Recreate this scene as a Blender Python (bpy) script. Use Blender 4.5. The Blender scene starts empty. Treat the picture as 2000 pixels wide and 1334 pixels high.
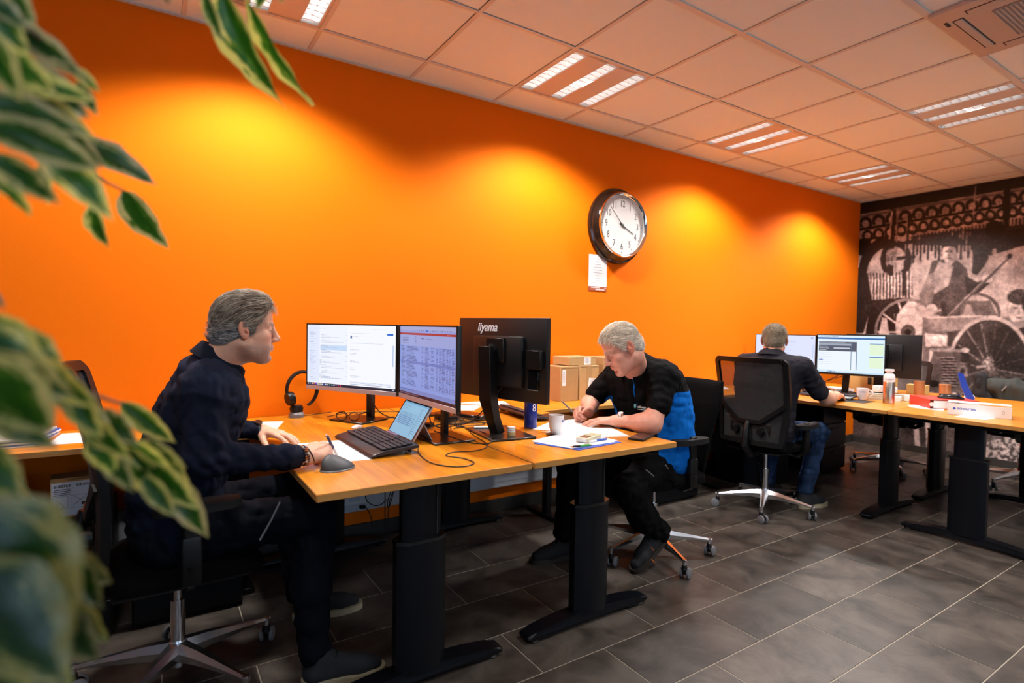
import bpy, bmesh, math, random
import numpy as np
from mathutils import Vector, Matrix, Euler

random.seed(7)
rng = np.random.default_rng(7)
C = bpy.context.scene.collection
PI = math.pi

# ------------------------------------------------------------------ camera
YAW, PITCH, ROLL, FPX, CAMZ = 0.9961, -0.0272, 0.0165, 1079.46, 1.2926
_F = np.array([math.cos(PITCH)*math.cos(YAW), math.cos(PITCH)*math.sin(YAW), math.sin(PITCH)])
_r0 = np.array([math.sin(YAW), -math.cos(YAW), 0.0])
_u0 = np.cross(_r0, _F)
_R = math.cos(ROLL)*_r0 + math.sin(ROLL)*_u0
_U = np.cross(_R, _F)
cam = bpy.data.cameras.new('camera')
cam.sensor_width = 36.0
cam.lens = FPX/2000*36.0
cam.clip_start = 0.02
cam.dof.use_dof = True
cam.dof.focus_distance = 2.55
cam.dof.aperture_fstop = 3.0
cam_o = bpy.data.objects.new('camera', cam)
C.objects.link(cam_o)
cam_o.matrix_world = Matrix(((_R[0], _U[0], -_F[0], 0), (_R[1], _U[1], -_F[1], 0), (_R[2], _U[2], -_F[2], CAMZ), (0, 0, 0, 1)))
bpy.context.scene.camera = cam_o

def _ray(px, py):
    return _F + _R*(px-1000)/FPX + _U*(667-py)/FPX
def onz(px, py, z):
    d = _ray(px, py); t = (z-CAMZ)/d[2]; return Vector((t*d[0], t*d[1], z))
def ony(px, py, y):
    d = _ray(px, py); t = y/d[1]; return Vector((t*d[0], y, CAMZ+t*d[2]))
def onx(px, py, x):
    d = _ray(px, py); t = x/d[0]; return Vector((x, t*d[1], CAMZ+t*d[2]))
def ondist(px, py, dist):
    d = _ray(px, py); d = d/np.linalg.norm(d); return Vector((d[0]*dist, d[1]*dist, CAMZ+d[2]*dist))

# ------------------------------------------------------------------ view, world, main lights
sc = bpy.context.scene
sc.view_settings.view_transform = 'Standard'
sc.view_settings.look = 'None'
sc.view_settings.exposure = 0.0
sc.view_settings.gamma = 1.0
sc.view_settings.use_curve_mapping = False
world = bpy.data.worlds.new('world')
sc.world = world
world.use_nodes = True
world.node_tree.nodes['Background'].inputs[0].default_value = (0.55, 0.72, 1.0, 1)
world.node_tree.nodes['Background'].inputs[1].default_value = 1.6

SPOT_W, SPOT_ANGLE, SPOT_BLEND = 215.0, 142.0, 0.5
LAMP_COL = (1.0, 0.97, 0.94)
def lamp(x, y, z, w=SPOT_W, ang=SPOT_ANGLE):
    l = bpy.data.lights.new('tube_light', 'SPOT')
    l.energy = w; l.spot_size = math.radians(ang); l.spot_blend = SPOT_BLEND
    l.shadow_soft_size = 0.10; l.color = LAMP_COL
    o = bpy.data.objects.new('tube_light', l); C.objects.link(o)
    o.location = (x, y, z)
    return o
def daylight(name, loc, rot, sx, sy, w, col):
    l = bpy.data.lights.new(name, 'AREA')
    l.shape = 'RECTANGLE'; l.size = sx; l.size_y = sy; l.energy = w; l.color = col
    o = bpy.data.objects.new(name, l); C.objects.link(o)
    o.location = loc; o.rotation_euler = rot
    return o
# daylight coming in through the two windows of the wall behind the photographer
daylight('window_daylight', (-1.0, -2.93, 1.6), (math.radians(90), 0, PI), 1.9, 1.3, 120, (0.50, 0.72, 1.0))
daylight('window_daylight', (2.4, -2.93, 1.6), (math.radians(90), 0, PI), 1.9, 1.3, 110, (0.50, 0.72, 1.0))

# ------------------------------------------------------------------ materials
MATS = {}
def new_mat(name):
    m = bpy.data.materials.new(name); m.use_nodes = True
    nt = m.node_tree; b = nt.nodes['Principled BSDF']
    MATS[name] = m
    return m, nt, b
def N(nt, typ, **kw):
    n = nt.nodes.new(typ)
    for k, v in kw.items():
        if k in n.inputs: n.inputs[k].default_value = v
        else: setattr(n, k, v)
    return n
def mat(name, col, rough=0.5, metal=0.0, spec=0.5, noise=0.0, scale=20.0, bump=0.0, bscale=200.0, sheen=0.0, coat=0.0, trans=0.0, alpha=1.0):
    m, nt, b = new_mat(name)
    b.inputs['Base Color'].default_value = (*col, 1)
    b.inputs['Roughness'].default_value = rough
    b.inputs['Metallic'].default_value = metal
    b.inputs['Specular IOR Level'].default_value = spec
    b.inputs['Sheen Weight'].default_value = sheen
    b.inputs['Coat Weight'].default_value = coat
    b.inputs['Transmission Weight'].default_value = trans
    b.inputs['Alpha'].default_value = alpha
    tc = N(nt, 'ShaderNodeTexCoord')
    if noise > 0:
        n = N(nt, 'ShaderNodeTexNoise', Scale=scale, Detail=4.0)
        nt.links.new(tc.outputs['Object'], n.inputs['Vector'])
        mr = N(nt, 'ShaderNodeMapRange'); mr.inputs[3].default_value = 1-noise; mr.inputs[4].default_value = 1+noise
        nt.links.new(n.outputs['Fac'], mr.inputs[0])
        mx = N(nt, 'ShaderNodeVectorMath', operation='SCALE'); mx.inputs[0].default_value = col
        nt.links.new(mr.outputs[0], mx.inputs['Scale'])
        nt.links.new(mx.outputs[0], b.inputs['Base Color'])
    if bump > 0:
        n2 = N(nt, 'ShaderNodeTexNoise', Scale=bscale, Detail=3.0)
        nt.links.new(tc.outputs['Object'], n2.inputs['Vector'])
        bp = N(nt, 'ShaderNodeBump', Strength=bump, Distance=0.002)
        nt.links.new(n2.outputs['Fac'], bp.inputs['Height'])
        nt.links.new(bp.outputs[0], b.inputs['Normal'])
    return m
def emat(name, col, strength):
    m, nt, b = new_mat(name)
    b.inputs['Base Color'].default_value = (*col, 1)
    b.inputs['Emission Color'].default_value = (*col, 1)
    b.inputs['Emission Strength'].default_value = strength
    return m
def amat(name, rough=0.6, emit=0.0, spec=0.5, mult=1.0, bump=0.0, bscale=300.0, sheen=0.0, sss=0.0):
    """colour read from the mesh's own colour attribute"""
    m, nt, b = new_mat(name)
    a = N(nt, 'ShaderNodeAttribute', attribute_name='Col')
    if emit > 0:
        b.inputs['Base Color'].default_value = (0.01, 0.01, 0.012, 1)
        nt.links.new(a.outputs['Color'], b.inputs['Emission Color'])
        b.inputs['Emission Strength'].default_value = emit
    else:
        nt.links.new(a.outputs['Color'], b.inputs['Base Color'])
    b.inputs['Roughness'].default_value = rough
    b.inputs['Specular IOR Level'].default_value = spec if emit == 0 else 0.15
    b.inputs['Sheen Weight'].default_value = sheen
    if sss: 
        b.inputs['Subsurface Weight'].default_value = sss
        b.inputs['Subsurface Radius'].default_value = (0.012, 0.004, 0.002)
        b.inputs['Subsurface Scale'].default_value = 0.6
    if bump > 0:
        tc = N(nt, 'ShaderNodeTexCoord')
        n2 = N(nt, 'ShaderNodeTexNoise', Scale=bscale, Detail=3.0)
        nt.links.new(tc.outputs['Object'], n2.inputs['Vector'])
        bp = N(nt, 'ShaderNodeBump', Strength=bump, Distance=0.002)
        nt.links.new(n2.outputs['Fac'], bp.inputs['Height'])
        nt.links.new(bp.outputs[0], b.inputs['Normal'])
    return m
def thin_glass(name, gloss=0.10):
    m, nt, b = new_mat(name)
    t = N(nt, 'ShaderNodeBsdfTransparent'); g = N(nt, 'ShaderNodeBsdfGlossy', Roughness=0.03); x = N(nt, 'ShaderNodeMixShader'); x.inputs[0].default_value = gloss*0.6; nt.links.new(t.outputs[0], x.inputs[1]); nt.links.new(g.outputs[0], x.inputs[2])
    nt.links.new(x.outputs[0], nt.nodes['Material Output'].inputs[0]); return m
def wood_mat(name, c1, c2, along='Y', rough=0.32):
    m, nt, b = new_mat(name)
    tc = N(nt, 'ShaderNodeTexCoord'); mp = N(nt, 'ShaderNodeMapping')
    mp.inputs['Scale'].default_value = (26, 1.6, 26) if along == 'Y' else (1.6, 26, 26)
    nt.links.new(tc.outputs['Object'], mp.inputs[0])
    n = N(nt, 'ShaderNodeTexNoise', Scale=1.3, Detail=6.0, Roughness=0.6, Distortion=0.6)
    nt.links.new(mp.outputs[0], n.inputs['Vector'])
    r = N(nt, 'ShaderNodeValToRGB')
    r.color_ramp.elements[0].position = 0.36; r.color_ramp.elements[0].color = (*c1, 1)
    r.color_ramp.elements[1].position = 0.66; r.color_ramp.elements[1].color = (*c2, 1)
    nt.links.new(n.outputs['Fac'], r.inputs[0]); nt.links.new(r.outputs[0], b.inputs['Base Color'])
    b.inputs['Roughness'].default_value = rough
    b.inputs['Coat Weight'].default_value = 0.12
    b.inputs['Coat Roughness'].default_value = 0.18
    bp = N(nt, 'ShaderNodeBump', Strength=0.06, Distance=0.001)
    nt.links.new(n.outputs['Fac'], bp.inputs['Height']); nt.links.new(bp.outputs[0], b.inputs['Normal'])
    return m

# ------------------------------------------------------------------ object helpers
def tag(o, label=None, cat=None, group=None, kind=None):
    if label: o['label'] = label
    if cat: o['category'] = cat
    if group: o['group'] = group
    if kind: o['kind'] = kind
    return o
def thing(name, loc=(0, 0, 0), rz=0.0, label=None, cat=None, group=None):
    o = bpy.data.objects.new(name, None); C.objects.link(o)
    o.empty_display_size = 0.05
    o.location = loc; o.rotation_euler = (0, 0, rz)
    return tag(o, label, cat, group)
def link_mesh(name, me, m, parent=None):
    o = bpy.data.objects.new(name, me); C.objects.link(o)
    if m is not None and len(me.materials) == 0: me.materials.append(m)
    if parent is not None: o.parent = parent
    return o
def copy_tree(o, parent=None):
    c = o.copy(); C.objects.link(c); c.parent = parent
    for ch in list(o.children): copy_tree(ch, c)
    return c

class P:
    """collects shapes for ONE mesh object"""
    def __init__(s): s.bm = bmesh.new()
    def _mark(s): s.n0 = len(s.bm.verts); s.v0 = set()
    def box(s, c, size, bev=0.0, rot=None, seg=1, about=None):
        r = bmesh.ops.create_cube(s.bm, size=1.0); vs = r['verts']
        bmesh.ops.scale(s.bm, verts=vs, vec=size)
        if bev > 0:
            es = list({e for v in vs for e in v.link_edges})
            r2 = bmesh.ops.bevel(s.bm, geom=es, offset=bev, segments=seg, affect='EDGES', profile=0.5)
            vs = list({v for f in r2['faces'] for v in f.verts} | {v for v in vs if v.is_valid})
        M = Matrix.Translation(c)
        if rot is not None: M = M @ Euler(rot).to_matrix().to_4x4()
        bmesh.ops.transform(s.bm, matrix=M, verts=vs)
        return s
    def tube(s, pts, r, seg=8, cap=True, close=False):
        pts = [Vector(p) for p in pts]; n = len(pts)
        rs = r if isinstance(r, (list, tuple)) else [r]*n
        rings = []; up = None
        for i, p in enumerate(pts):
            if i == 0: t = pts[1]-pts[0]
            elif i == n-1: t = pts[-1]-pts[-2]
            else: t = (pts[i+1]-pts[i-1])
            if t.length < 1e-9: t = Vector((0, 0, 1))
            t.normalize()
            if up is None:
                up = t.orthogonal().normalized()
            else:
                up = (up - t*up.dot(t))
                up = up.normalized() if up.length > 1e-6 else t.orthogonal().normalized()
            b = t.cross(up)
            rings.append([s.bm.verts.new(p + (up*math.cos(a)+b*math.sin(a))*rs[i]) for a in [2*PI*k/seg for k in range(seg)]])
        for i in range(n-1):
            for k in range(seg):
                s.bm.faces.new((rings[i][k], rings[i][(k+1) % seg], rings[i+1][(k+1) % seg], rings[i+1][k]))
        if cap:
            s.bm.faces.new(rings[0][::-1]); s.bm.faces.new(rings[-1])
        return s
    def cyl(s, p0, p1, r0, r1=None, seg=20):
        return s.tube([p0, p1], [r0, r0 if r1 is None else r1], seg)
    def lathe(s, prof, c=(0, 0, 0), seg=28, M=None):
        """prof = [(r, z) ...] about local Z at c; M a rotation applied first"""
        c = Vector(c); rings = []
        for (r, z) in prof:
            if r < 1e-6:
                p = Vector((0, 0, z)); p = (M @ p if M else p)+c
                rings.append([s.bm.verts.new(p)])
            else:
                ring = []
                for k in range(seg):
                    a = 2*PI*k/seg; p = Vector((r*math.cos(a), r*math.sin(a), z)); p = (M @ p if M else p)+c
                    ring.append(s.bm.verts.new(p))
                rings.append(ring)
        for i in range(len(rings)-1):
            A, B = rings[i], rings[i+1]
            for k in range(seg):
                k2 = (k+1) % seg
                if len(A) == 1 and len(B) == 1: continue
                if len(A) == 1: s.bm.faces.new((A[0], B[k2], B[k]))
                elif len(B) == 1: s.bm.faces.new((A[k], A[k2], B[0]))
                else: s.bm.faces.new((A[k], A[k2], B[k2], B[k]))
        return s
    def prism(s, poly, h0, h1, M=None):
        """poly [(u,v)] extruded between h0 and h1; M maps (u,v,h) to local"""
        M = M or Matrix.Identity(4)
        a = [s.bm.verts.new(M @ Vector((u, v, h0))) for u, v in poly]
        b = [s.bm.verts.new(M @ Vector((u, v, h1))) for u, v in poly]
        n = len(poly)
        for i in range(n): s.bm.faces.new((a[i], a[(i+1) % n], b[(i+1) % n], b[i]))
        s.bm.faces.new(a[::-1]); s.bm.faces.new(b)
        return s
    def ell(s, c, r, seg=16, rot=None):
        q = bmesh.ops.create_uvsphere(s.bm, u_segments=seg, v_segments=max(6, seg//2), radius=1.0)
        M = Matrix.Translation(c)
        if rot is not None: M = M @ Euler(rot).to_matrix().to_4x4()
        M = M @ Matrix.Diagonal((r[0], r[1], r[2], 1)) if not isinstance(r, (int, float)) else M @ Matrix.Scale(r, 4)
        bmesh.ops.transform(s.bm, matrix=M, verts=q['verts'])
        return s
    def sheet(s, pts, th):
        """thin sheet: list of 4+ corner points in order, thickness th along their normal"""
        pts = [Vector(p) for p in pts]; n = (pts[1]-pts[0]).cross(pts[2]-pts[0]).normalized()*th
        a = [s.bm.verts.new(p) for p in pts]; b = [s.bm.verts.new(p+n) for p in pts]; k = len(pts)
        for i in range(k): s.bm.faces.new((a[i], a[(i+1) % k], b[(i+1) % k], b[i]))
        s.bm.faces.new(a[::-1]); s.bm.faces.new(b)
        return s
    def grid(s, fn, nu, nv, wrap=False):
        g = [[s.bm.verts.new(fn(i/nu, j/nv)) for j in range(nv+1)] for i in range(nu+(0 if wrap else 1))]
        for i in range(nu):
            i2 = (i+1) % len(g)
            for j in range(nv): s.bm.faces.new((g[i][j], g[i2][j], g[i2][j+1], g[i][j+1]))
        return s
    def xform(s, M): bmesh.ops.transform(s.bm, matrix=M, verts=s.bm.verts[:]); return s
    def solid(s, th):
        bmesh.ops.recalc_face_normals(s.bm, faces=s.bm.faces[:])
        bmesh.ops.solidify(s.bm, geom=s.bm.faces[:], thickness=th); return s
    def done(s, name, m, parent=None, ang=38.0):
        bm = s.bm
        bmesh.ops.recalc_face_normals(bm, faces=bm.faces[:])
        lim = math.radians(ang)
        for f in bm.faces: f.smooth = True
        for e in bm.edges:
            e.smooth = not (len(e.link_faces) != 2 or e.calc_face_angle(0) > lim)
        me = bpy.data.meshes.new(name); bm.to_mesh(me); bm.free()
        return link_mesh(name, me, m, parent)

def spline(pts, n=8):
    """Catmull-Rom through the points"""
    pts = [Vector(p) for p in pts]; out = []
    q = [pts[0]*2-pts[1]]+pts+[pts[-1]*2-pts[-2]]
    for i in range(1, len(q)-2):
        for k in range(n):
            t = k/n; a, b, c, d = q[i-1], q[i], q[i+1], q[i+2]
            out.append(0.5*((2*b)+(c-a)*t+(2*a-5*b+4*c-d)*t*t+(3*b-a-3*c+d)*t*t*t))
    out.append(pts[-1]); return out
def cable(name, pts, r, m, parent=None, n=8, seg=6):
    return P().tube(spline(pts, n), r, seg).done(name, m, parent)

def pix_mesh(name, W, H, img, corner, eu, ev, m, parent=None):
    """a flat grid of W x H cells carrying a painted picture in its colour attribute; img[row from top, col, rgb] linear"""
    u = np.linspace(0, 1, W+1); v = np.linspace(0, 1, H+1)
    uu, vv = np.meshgrid(u, v)
    pos = np.array(corner)[None, None]+uu[..., None]*np.array(eu)+vv[..., None]*np.array(ev)
    idx = np.arange((W+1)*(H+1)).reshape(H+1, W+1)
    quads = np.stack([idx[:-1, :-1], idx[:-1, 1:], idx[1:, 1:], idx[1:, :-1]], -1).reshape(-1, 4)
    me = np_mesh(name, pos.reshape(-1, 3), quads)
    col = me.color_attributes.new('Col', 'FLOAT_COLOR', 'CORNER')
    fc = img[::-1].reshape(-1, 3)
    cc = np.ones((len(quads), 4, 4), np.float32); cc[..., :3] = fc[:, None, :]
    col.data.foreach_set('color', cc.ravel())
    return link_mesh(name, me, m, parent)
def np_mesh(name, verts, quads, smooth=False):
    me = bpy.data.meshes.new(name)
    k = quads.shape[1]
    me.vertices.add(len(verts)); me.vertices.foreach_set('co', np.asarray(verts, np.float32).ravel())
    me.loops.add(len(quads)*k); me.loops.foreach_set('vertex_index', quads.astype(np.int32).ravel())
    me.polygons.add(len(quads)); me.polygons.foreach_set('loop_start', np.arange(0, len(quads)*k, k, dtype=np.int32))
    if smooth: me.polygons.foreach_set('use_smooth', np.ones(len(quads), bool))
    me.update(calc_edges=True)
    return me
def text(name, s, size, M, m, parent=None, depth=0.0006, sx=1.0, align='CENTER', shear=0.0, bold=0.0):
    cu = bpy.data.curves.new(name, 'FONT'); cu.body = s; cu.size = size; cu.extrude = depth
    cu.align_x = align; cu.align_y = 'CENTER'; cu.shear = shear; cu.offset = bold; cu.resolution_u = 3
    t = bpy.data.objects.new(name, cu); C.objects.link(t)
    dg = bpy.context.evaluated_depsgraph_get()
    me = bpy.data.meshes.new_from_object(t.evaluated_get(dg))
    bpy.data.objects.remove(t); bpy.data.curves.remove(cu)
    me.transform(M @ Matrix.Diagonal((sx, 1, 1, 1)))
    me.materials.clear()
    return link_mesh(name, me, m, parent)
def frame(o, x, y):
    """matrix with origin o, axes x, y (z = x cross y)"""
    x = Vector(x).normalized(); y = Vector(y); y = (y-x*y.dot(x)).normalized(); z = x.cross(y)
    return Matrix(((x.x, y.x, z.x, o[0]), (x.y, y.y, z.y, o[1]), (x.z, y.z, z.z, o[2]), (0, 0, 0, 1)))
def srgb(r, g, b):
    f = lambda c: (c/255/12.92) if c/255 <= 0.04045 else ((c/255+0.055)/1.055)**2.4
    return (f(r), f(g), f(b))

# ------------------------------------------------------------------ signed-distance modelling for people
class SDF:
    def __init__(s): s.ops = []
    def cap(s, a, b, ra, rb, k=0.02, op='+', flat=None):
        """round cone a-b; flat=(axis vector, factor) squashes it along an axis"""
        s.ops.append(('cap', np.array(a, float), np.array(b, float), ra, rb, k, op, flat)); return s
    def ell(s, c, r, k=0.02, op='+', R=None):
        s.ops.append(('ell', np.array(c, float), np.array(r, float), R, None, k, op, None)); return s
    def mesh(s, h, ymir=False):
        los, his = [], []
        for o in s.ops:
            if o[0] == 'cap':
                m = max(o[3], o[4]); lo = np.minimum(o[1], o[2])-m; hi = np.maximum(o[1], o[2])+m
            else:
                m = o[2].max(); lo = o[1]-m; hi = o[1]+m
            los.append(lo-0.012-o[5]); his.append(hi+0.012+o[5])
        adds = [i for i, o in enumerate(s.ops) if o[6] == '+']
        L = np.min([los[i] for i in adds], 0); Hh = np.max([his[i] for i in adds], 0)
        n = np.ceil((Hh-L)/h).astype(int)+1
        D = np.full(n, 0.05, np.float32)
        ax = [L[i]+h*np.arange(n[i]) for i in range(3)]
        for o, lo, hi in zip(s.ops, los, his):
            i0 = np.clip(np.floor((lo-L)/h).astype(int), 0, n-1); i1 = np.clip(np.ceil((hi-L)/h).astype(int)+1, 1, n)
            if (i1 <= i0).any(): continue
            sl = tuple(slice(i0[i], i1[i]) for i in range(3))
            X = ax[0][sl[0]][:, None, None]; Y = ax[1][sl[1]][None, :, None]; Z = ax[2][sl[2]][None, None, :]
            if o[0] == 'cap':
                a, b, ra, rb = o[1:5]; ab = b-a; l2 = max(ab@ab, 1e-9)
                dx, dy, dz = X-a[0], Y-a[1], Z-a[2]
                t = np.clip((dx*ab[0]+dy*ab[1]+dz*ab[2])/l2, 0, 1)
                ex, ey, ez = dx-t*ab[0], dy-t*ab[1], dz-t*ab[2]
                if o[7] is not None:
                    w = np.array(o[7][0], float); w /= np.linalg.norm(w)
                    q = (ex*w[0]+ey*w[1]+ez*w[2])*(o[7][1]-1)
                    ex, ey, ez = ex+q*w[0], ey+q*w[1], ez+q*w[2]
                d = np.sqrt(ex*ex+ey*ey+ez*ez)-(ra+t*(rb-ra))
            else:
                c, r, R = o[1], o[2], o[3]
                dx, dy, dz = np.broadcast_arrays(X-c[0], Y-c[1], Z-c[2])
                if R is not None:
                    q = [dx*R[0][i]+dy*R[1][i]+dz*R[2][i] for i in range(3)]; dx, dy, dz = q
                k0 = np.sqrt((dx/r[0])**2+(dy/r[1])**2+(dz/r[2])**2)
                k1 = np.sqrt((dx/r[0]**2)**2+(dy/r[1]**2)**2+(dz/r[2]**2)**2)+1e-9
                d = k0*(k0-1)/k1
            A = D[sl]; k = o[5]
            if o[6] == '+':
                hh = np.clip(k-np.abs(A-d), 0, None); D[sl] = np.minimum(A, d)-hh*hh/(4*k)
            else:
                d = -d; hh = np.clip(k-np.abs(A-d), 0, None); D[sl] = np.maximum(A, d)+hh*hh/(4*k)
        return surface_nets(D, L, h)

def surface_nets(D, L, h):
    n = np.array(D.shape); S = D < 0
    c = np.zeros(n-1, np.int8)
    for a in (0, 1):
        for b in (0, 1):
            for d in (0, 1):
                c += S[a:n[0]-1+a, b:n[1]-1+b, d:n[2]-1+d]
    act = (c > 0) & (c < 8)
    ids = -np.ones(n-1, np.int64); I = np.argwhere(act); ids[act] = np.arange(len(I))
    acc = np.zeros((len(I), 3)); cnt = np.zeros(len(I))
    corners = [(a, b, d) for a in (0, 1) for b in (0, 1) for d in (0, 1)]
    val = {q: D[I[:, 0]+q[0], I[:, 1]+q[1], I[:, 2]+q[2]] for q in corners}
    for q in corners:
        for axs in range(3):
            if q[axs] == 0:
                q2 = list(q); q2[axs] = 1; q2 = tuple(q2)
                v0, v1 = val[q], val[q2]; m = (v0 < 0) != (v1 < 0)
                t = np.where(m, v0/(v0-v1+1e-12), 0)
                p = np.tile(np.array(q, float), (len(I), 1)); p[:, axs] += t
                acc[m] += p[m]; cnt[m] += 1
    V = L+h*(I+acc/np.maximum(cnt, 1)[:, None])
    Q = []
    for axs in range(3):
        o1, o2 = [(1, 2), (2, 0), (0, 1)][axs]
        sl0 = [slice(None)]*3; sl1 = [slice(None)]*3
        sl0[axs] = slice(0, n[axs]-1); sl1[axs] = slice(1, n[axs])
        s0, s1 = S[tuple(sl0)], S[tuple(sl1)]
        E = np.argwhere(s0 != s1)
        E = E[(E[:, o1] > 0) & (E[:, o2] > 0) & (E[:, o1] < n[o1]-1) & (E[:, o2] < n[o2]-1)]
        fl = s0[E[:, 0], E[:, 1], E[:, 2]]
        def idx(d1, d2):
            J = E.copy(); J[:, o1] -= d1; J[:, o2] -= d2; return ids[J[:, 0], J[:, 1], J[:, 2]]
        a, b, cc, d = idx(0, 0), idx(1, 0), idx(1, 1), idx(0, 1)
        q = np.stack([a, b, cc, d], 1); q[~fl] = q[~fl][:, ::-1]
        q = q[(q >= 0).all(1)]; Q.append(q)
    return V, np.concatenate(Q)
def vnormals(V, Q):
    n = np.cross(V[Q[:, 2]]-V[Q[:, 0]], V[Q[:, 3]]-V[Q[:, 1]])
    out = np.zeros_like(V)
    for k in range(4): np.add.at(out, Q[:, k], n)
    return out/(np.linalg.norm(out, axis=1)[:, None]+1e-12)
def relax(V, Q, it=2, lam=0.5):
    V = V.copy()
    for _ in range(it):
        acc = np.zeros_like(V); cnt = np.zeros(len(V))
        for k in range(4):
            a, b = Q[:, k], Q[:, (k+1) % 4]
            np.add.at(acc, a, V[b]); np.add.at(cnt, a, 1); np.add.at(acc, b, V[a]); np.add.at(cnt, b, 1)
        V += lam*(acc/np.maximum(cnt, 1)[:, None]-V)
    return V
def vnoise(Pt, f, seed=0):
    """cheap smooth value noise in 0..1 for arrays of points"""
    p = Pt*f+seed*17.31; i = np.floor(p).astype(np.int64); t = p-i; t = t*t*(3-2*t)
    def hsh(a, b, c):
        x = (a*73856093) ^ (b*19349663) ^ (c*83492791); x = (x*2654435761) & 0xffffffff
        x ^= x >> 15; x = (x*2246822519) & 0xffffffff; x ^= x >> 13
        return (x & 0xffff)/65535.0
    r = 0
    for a in (0, 1):
        for b in (0, 1):
            for c in (0, 1):
                w = (t[..., 0] if a else 1-t[..., 0])*(t[..., 1] if b else 1-t[..., 1])*(t[..., 2] if c else 1-t[..., 2])
                r = r+w*hsh(i[..., 0]+a, i[..., 1]+b, i[..., 2]+c)
    return r
def organic(name, V, Q, m, parent, col=None):
    o = link_mesh(name, np_mesh(name, V, Q, True), m, parent)
    if col is not None:
        ca = o.data.color_attributes.new('Col', 'FLOAT_COLOR', 'POINT')
        c4 = np.ones((len(V), 4), np.float32); c4[:, :3] = col
        ca.data.foreach_set('color', c4.ravel())
    return o
def adopt(o, parent):
    """parent o but keep it where it stands (parent has not been evaluated yet, so use its own transform)"""
    M = Matrix.Translation(parent.location) @ parent.rotation_euler.to_matrix().to_4x4()
    o.parent = parent; o.matrix_parent_inverse = M.inverted(); return o

# ------------------------------------------------------------------ the room
YW, XM, CEIL = 3.265, 6.944, 2.814          # orange wall, mural wall, ceiling
X0, Y0 = -3.2, -3.0
GX, GY, T = 1.9249, 2.9843, 0.6             # ceiling grid origin
FX, FY = 2.122, 1.3321                      # floor tile grid origin

def wall_paint(name, col, rough=0.75, bump=0.12, sc_=130):
    m, nt, b = new_mat(name)
    tc = N(nt, 'ShaderNodeTexCoord')
    n = N(nt, 'ShaderNodeTexNoise', Scale=sc_, Detail=4.0); nt.links.new(tc.outputs['Object'], n.inputs['Vector'])
    bp = N(nt, 'ShaderNodeBump', Strength=bump, Distance=0.002)
    nt.links.new(n.outputs['Fac'], bp.inputs['Height']); nt.links.new(bp.outputs[0], b.inputs['Normal'])
    b.inputs['Base Color'].default_value = (*col, 1); b.inputs['Roughness'].default_value = rough
    b.inputs['Specular IOR Level'].default_value = 0.12
    return m
m_orange = wall_paint('orange_wall_paint', (0.86, 0.168, 0.0005))
m_grey_wall = wall_paint('grey_wall_paint', (0.26, 0.25, 0.24))
m_grout = mat('floor_grout', (0.30, 0.26, 0.20), 0.8)
m_skirt = mat('skirting_tile', (0.035, 0.032, 0.028), 0.5, noise=0.3, scale=9)
m_rail = mat('ceiling_rail', (0.62, 0.66, 0.67), 0.5)
m_ctile = mat('ceiling_tile', (0.80, 0.93, 0.97), 0.9, spec=0.1, bump=0.35, bscale=700)
m_white = mat('white_plastic', (0.72, 0.72, 0.72), 0.4)
m_duct = mat('trunking_plastic', (0.55, 0.58, 0.62), 0.45)

# floor tiles: dark slate look with cloudy variation, one random tone per tile
m_tile, nt, b = new_mat('slate_floor_tile')
tc = N(nt, 'ShaderNodeTexCoord'); oi = N(nt, 'ShaderNodeObjectInfo')
off = N(nt, 'ShaderNodeVectorMath', operation='SCALE'); off.inputs['Scale'].default_value = 23.0
cmb = N(nt, 'ShaderNodeCombineXYZ'); nt.links.new(oi.outputs['Random'], cmb.inputs[0]); nt.links.new(oi.outputs['Random'], cmb.inputs[1]); nt.links.new(cmb.outputs[0], off.inputs[0])
add = N(nt, 'ShaderNodeVectorMath', operation='ADD'); nt.links.new(tc.outputs['Object'], add.inputs[0]); nt.links.new(off.outputs[0], add.inputs[1])
n1 = N(nt, 'ShaderNodeTexNoise', Scale=5.0, Detail=8.0, Roughness=0.66, Distortion=0.5); nt.links.new(add.outputs[0], n1.inputs['Vector'])
rp = N(nt, 'ShaderNodeValToRGB'); rp.color_ramp.elements[0].position = 0.34; rp.color_ramp.elements[0].color = (0.021, 0.016, 0.013, 1)
rp.color_ramp.elements[1].position = 0.72; rp.color_ramp.elements[1].color = (0.098, 0.080, 0.066, 1)
nt.links.new(n1.outputs['Fac'], rp.inputs[0])
mr = N(nt, 'ShaderNodeMapRange'); mr.inputs[3].default_value = 0.8; mr.inputs[4].default_value = 1.2; nt.links.new(oi.outputs['Random'], mr.inputs[0])
sca = N(nt, 'ShaderNodeVectorMath', operation='SCALE'); nt.links.new(rp.outputs[0], sca.inputs[0]); nt.links.new(mr.outputs[0], sca.inputs['Scale'])
nt.links.new(sca.outputs[0], b.inputs['Base Color'])
n2 = N(nt, 'ShaderNodeTexNoise', Scale=60.0, Detail=4.0); nt.links.new(add.outputs[0], n2.inputs['Vector'])
bp = N(nt, 'ShaderNodeBump', Strength=0.12, Distance=0.002); nt.links.new(n2.outputs['Fac'], bp.inputs['Height']); nt.links.new(bp.outputs[0], b.inputs['Normal'])
b.inputs['Roughness'].default_value = 0.42; b.inputs['Specular IOR Level'].default_value = 0.35

floor = tag(P().box(((X0+XM)/2, (Y0+YW)/2, -0.0515), (XM-X0+0.2, YW-Y0+0.2, 0.1)).done('floor', m_grout), kind='structure')
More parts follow.
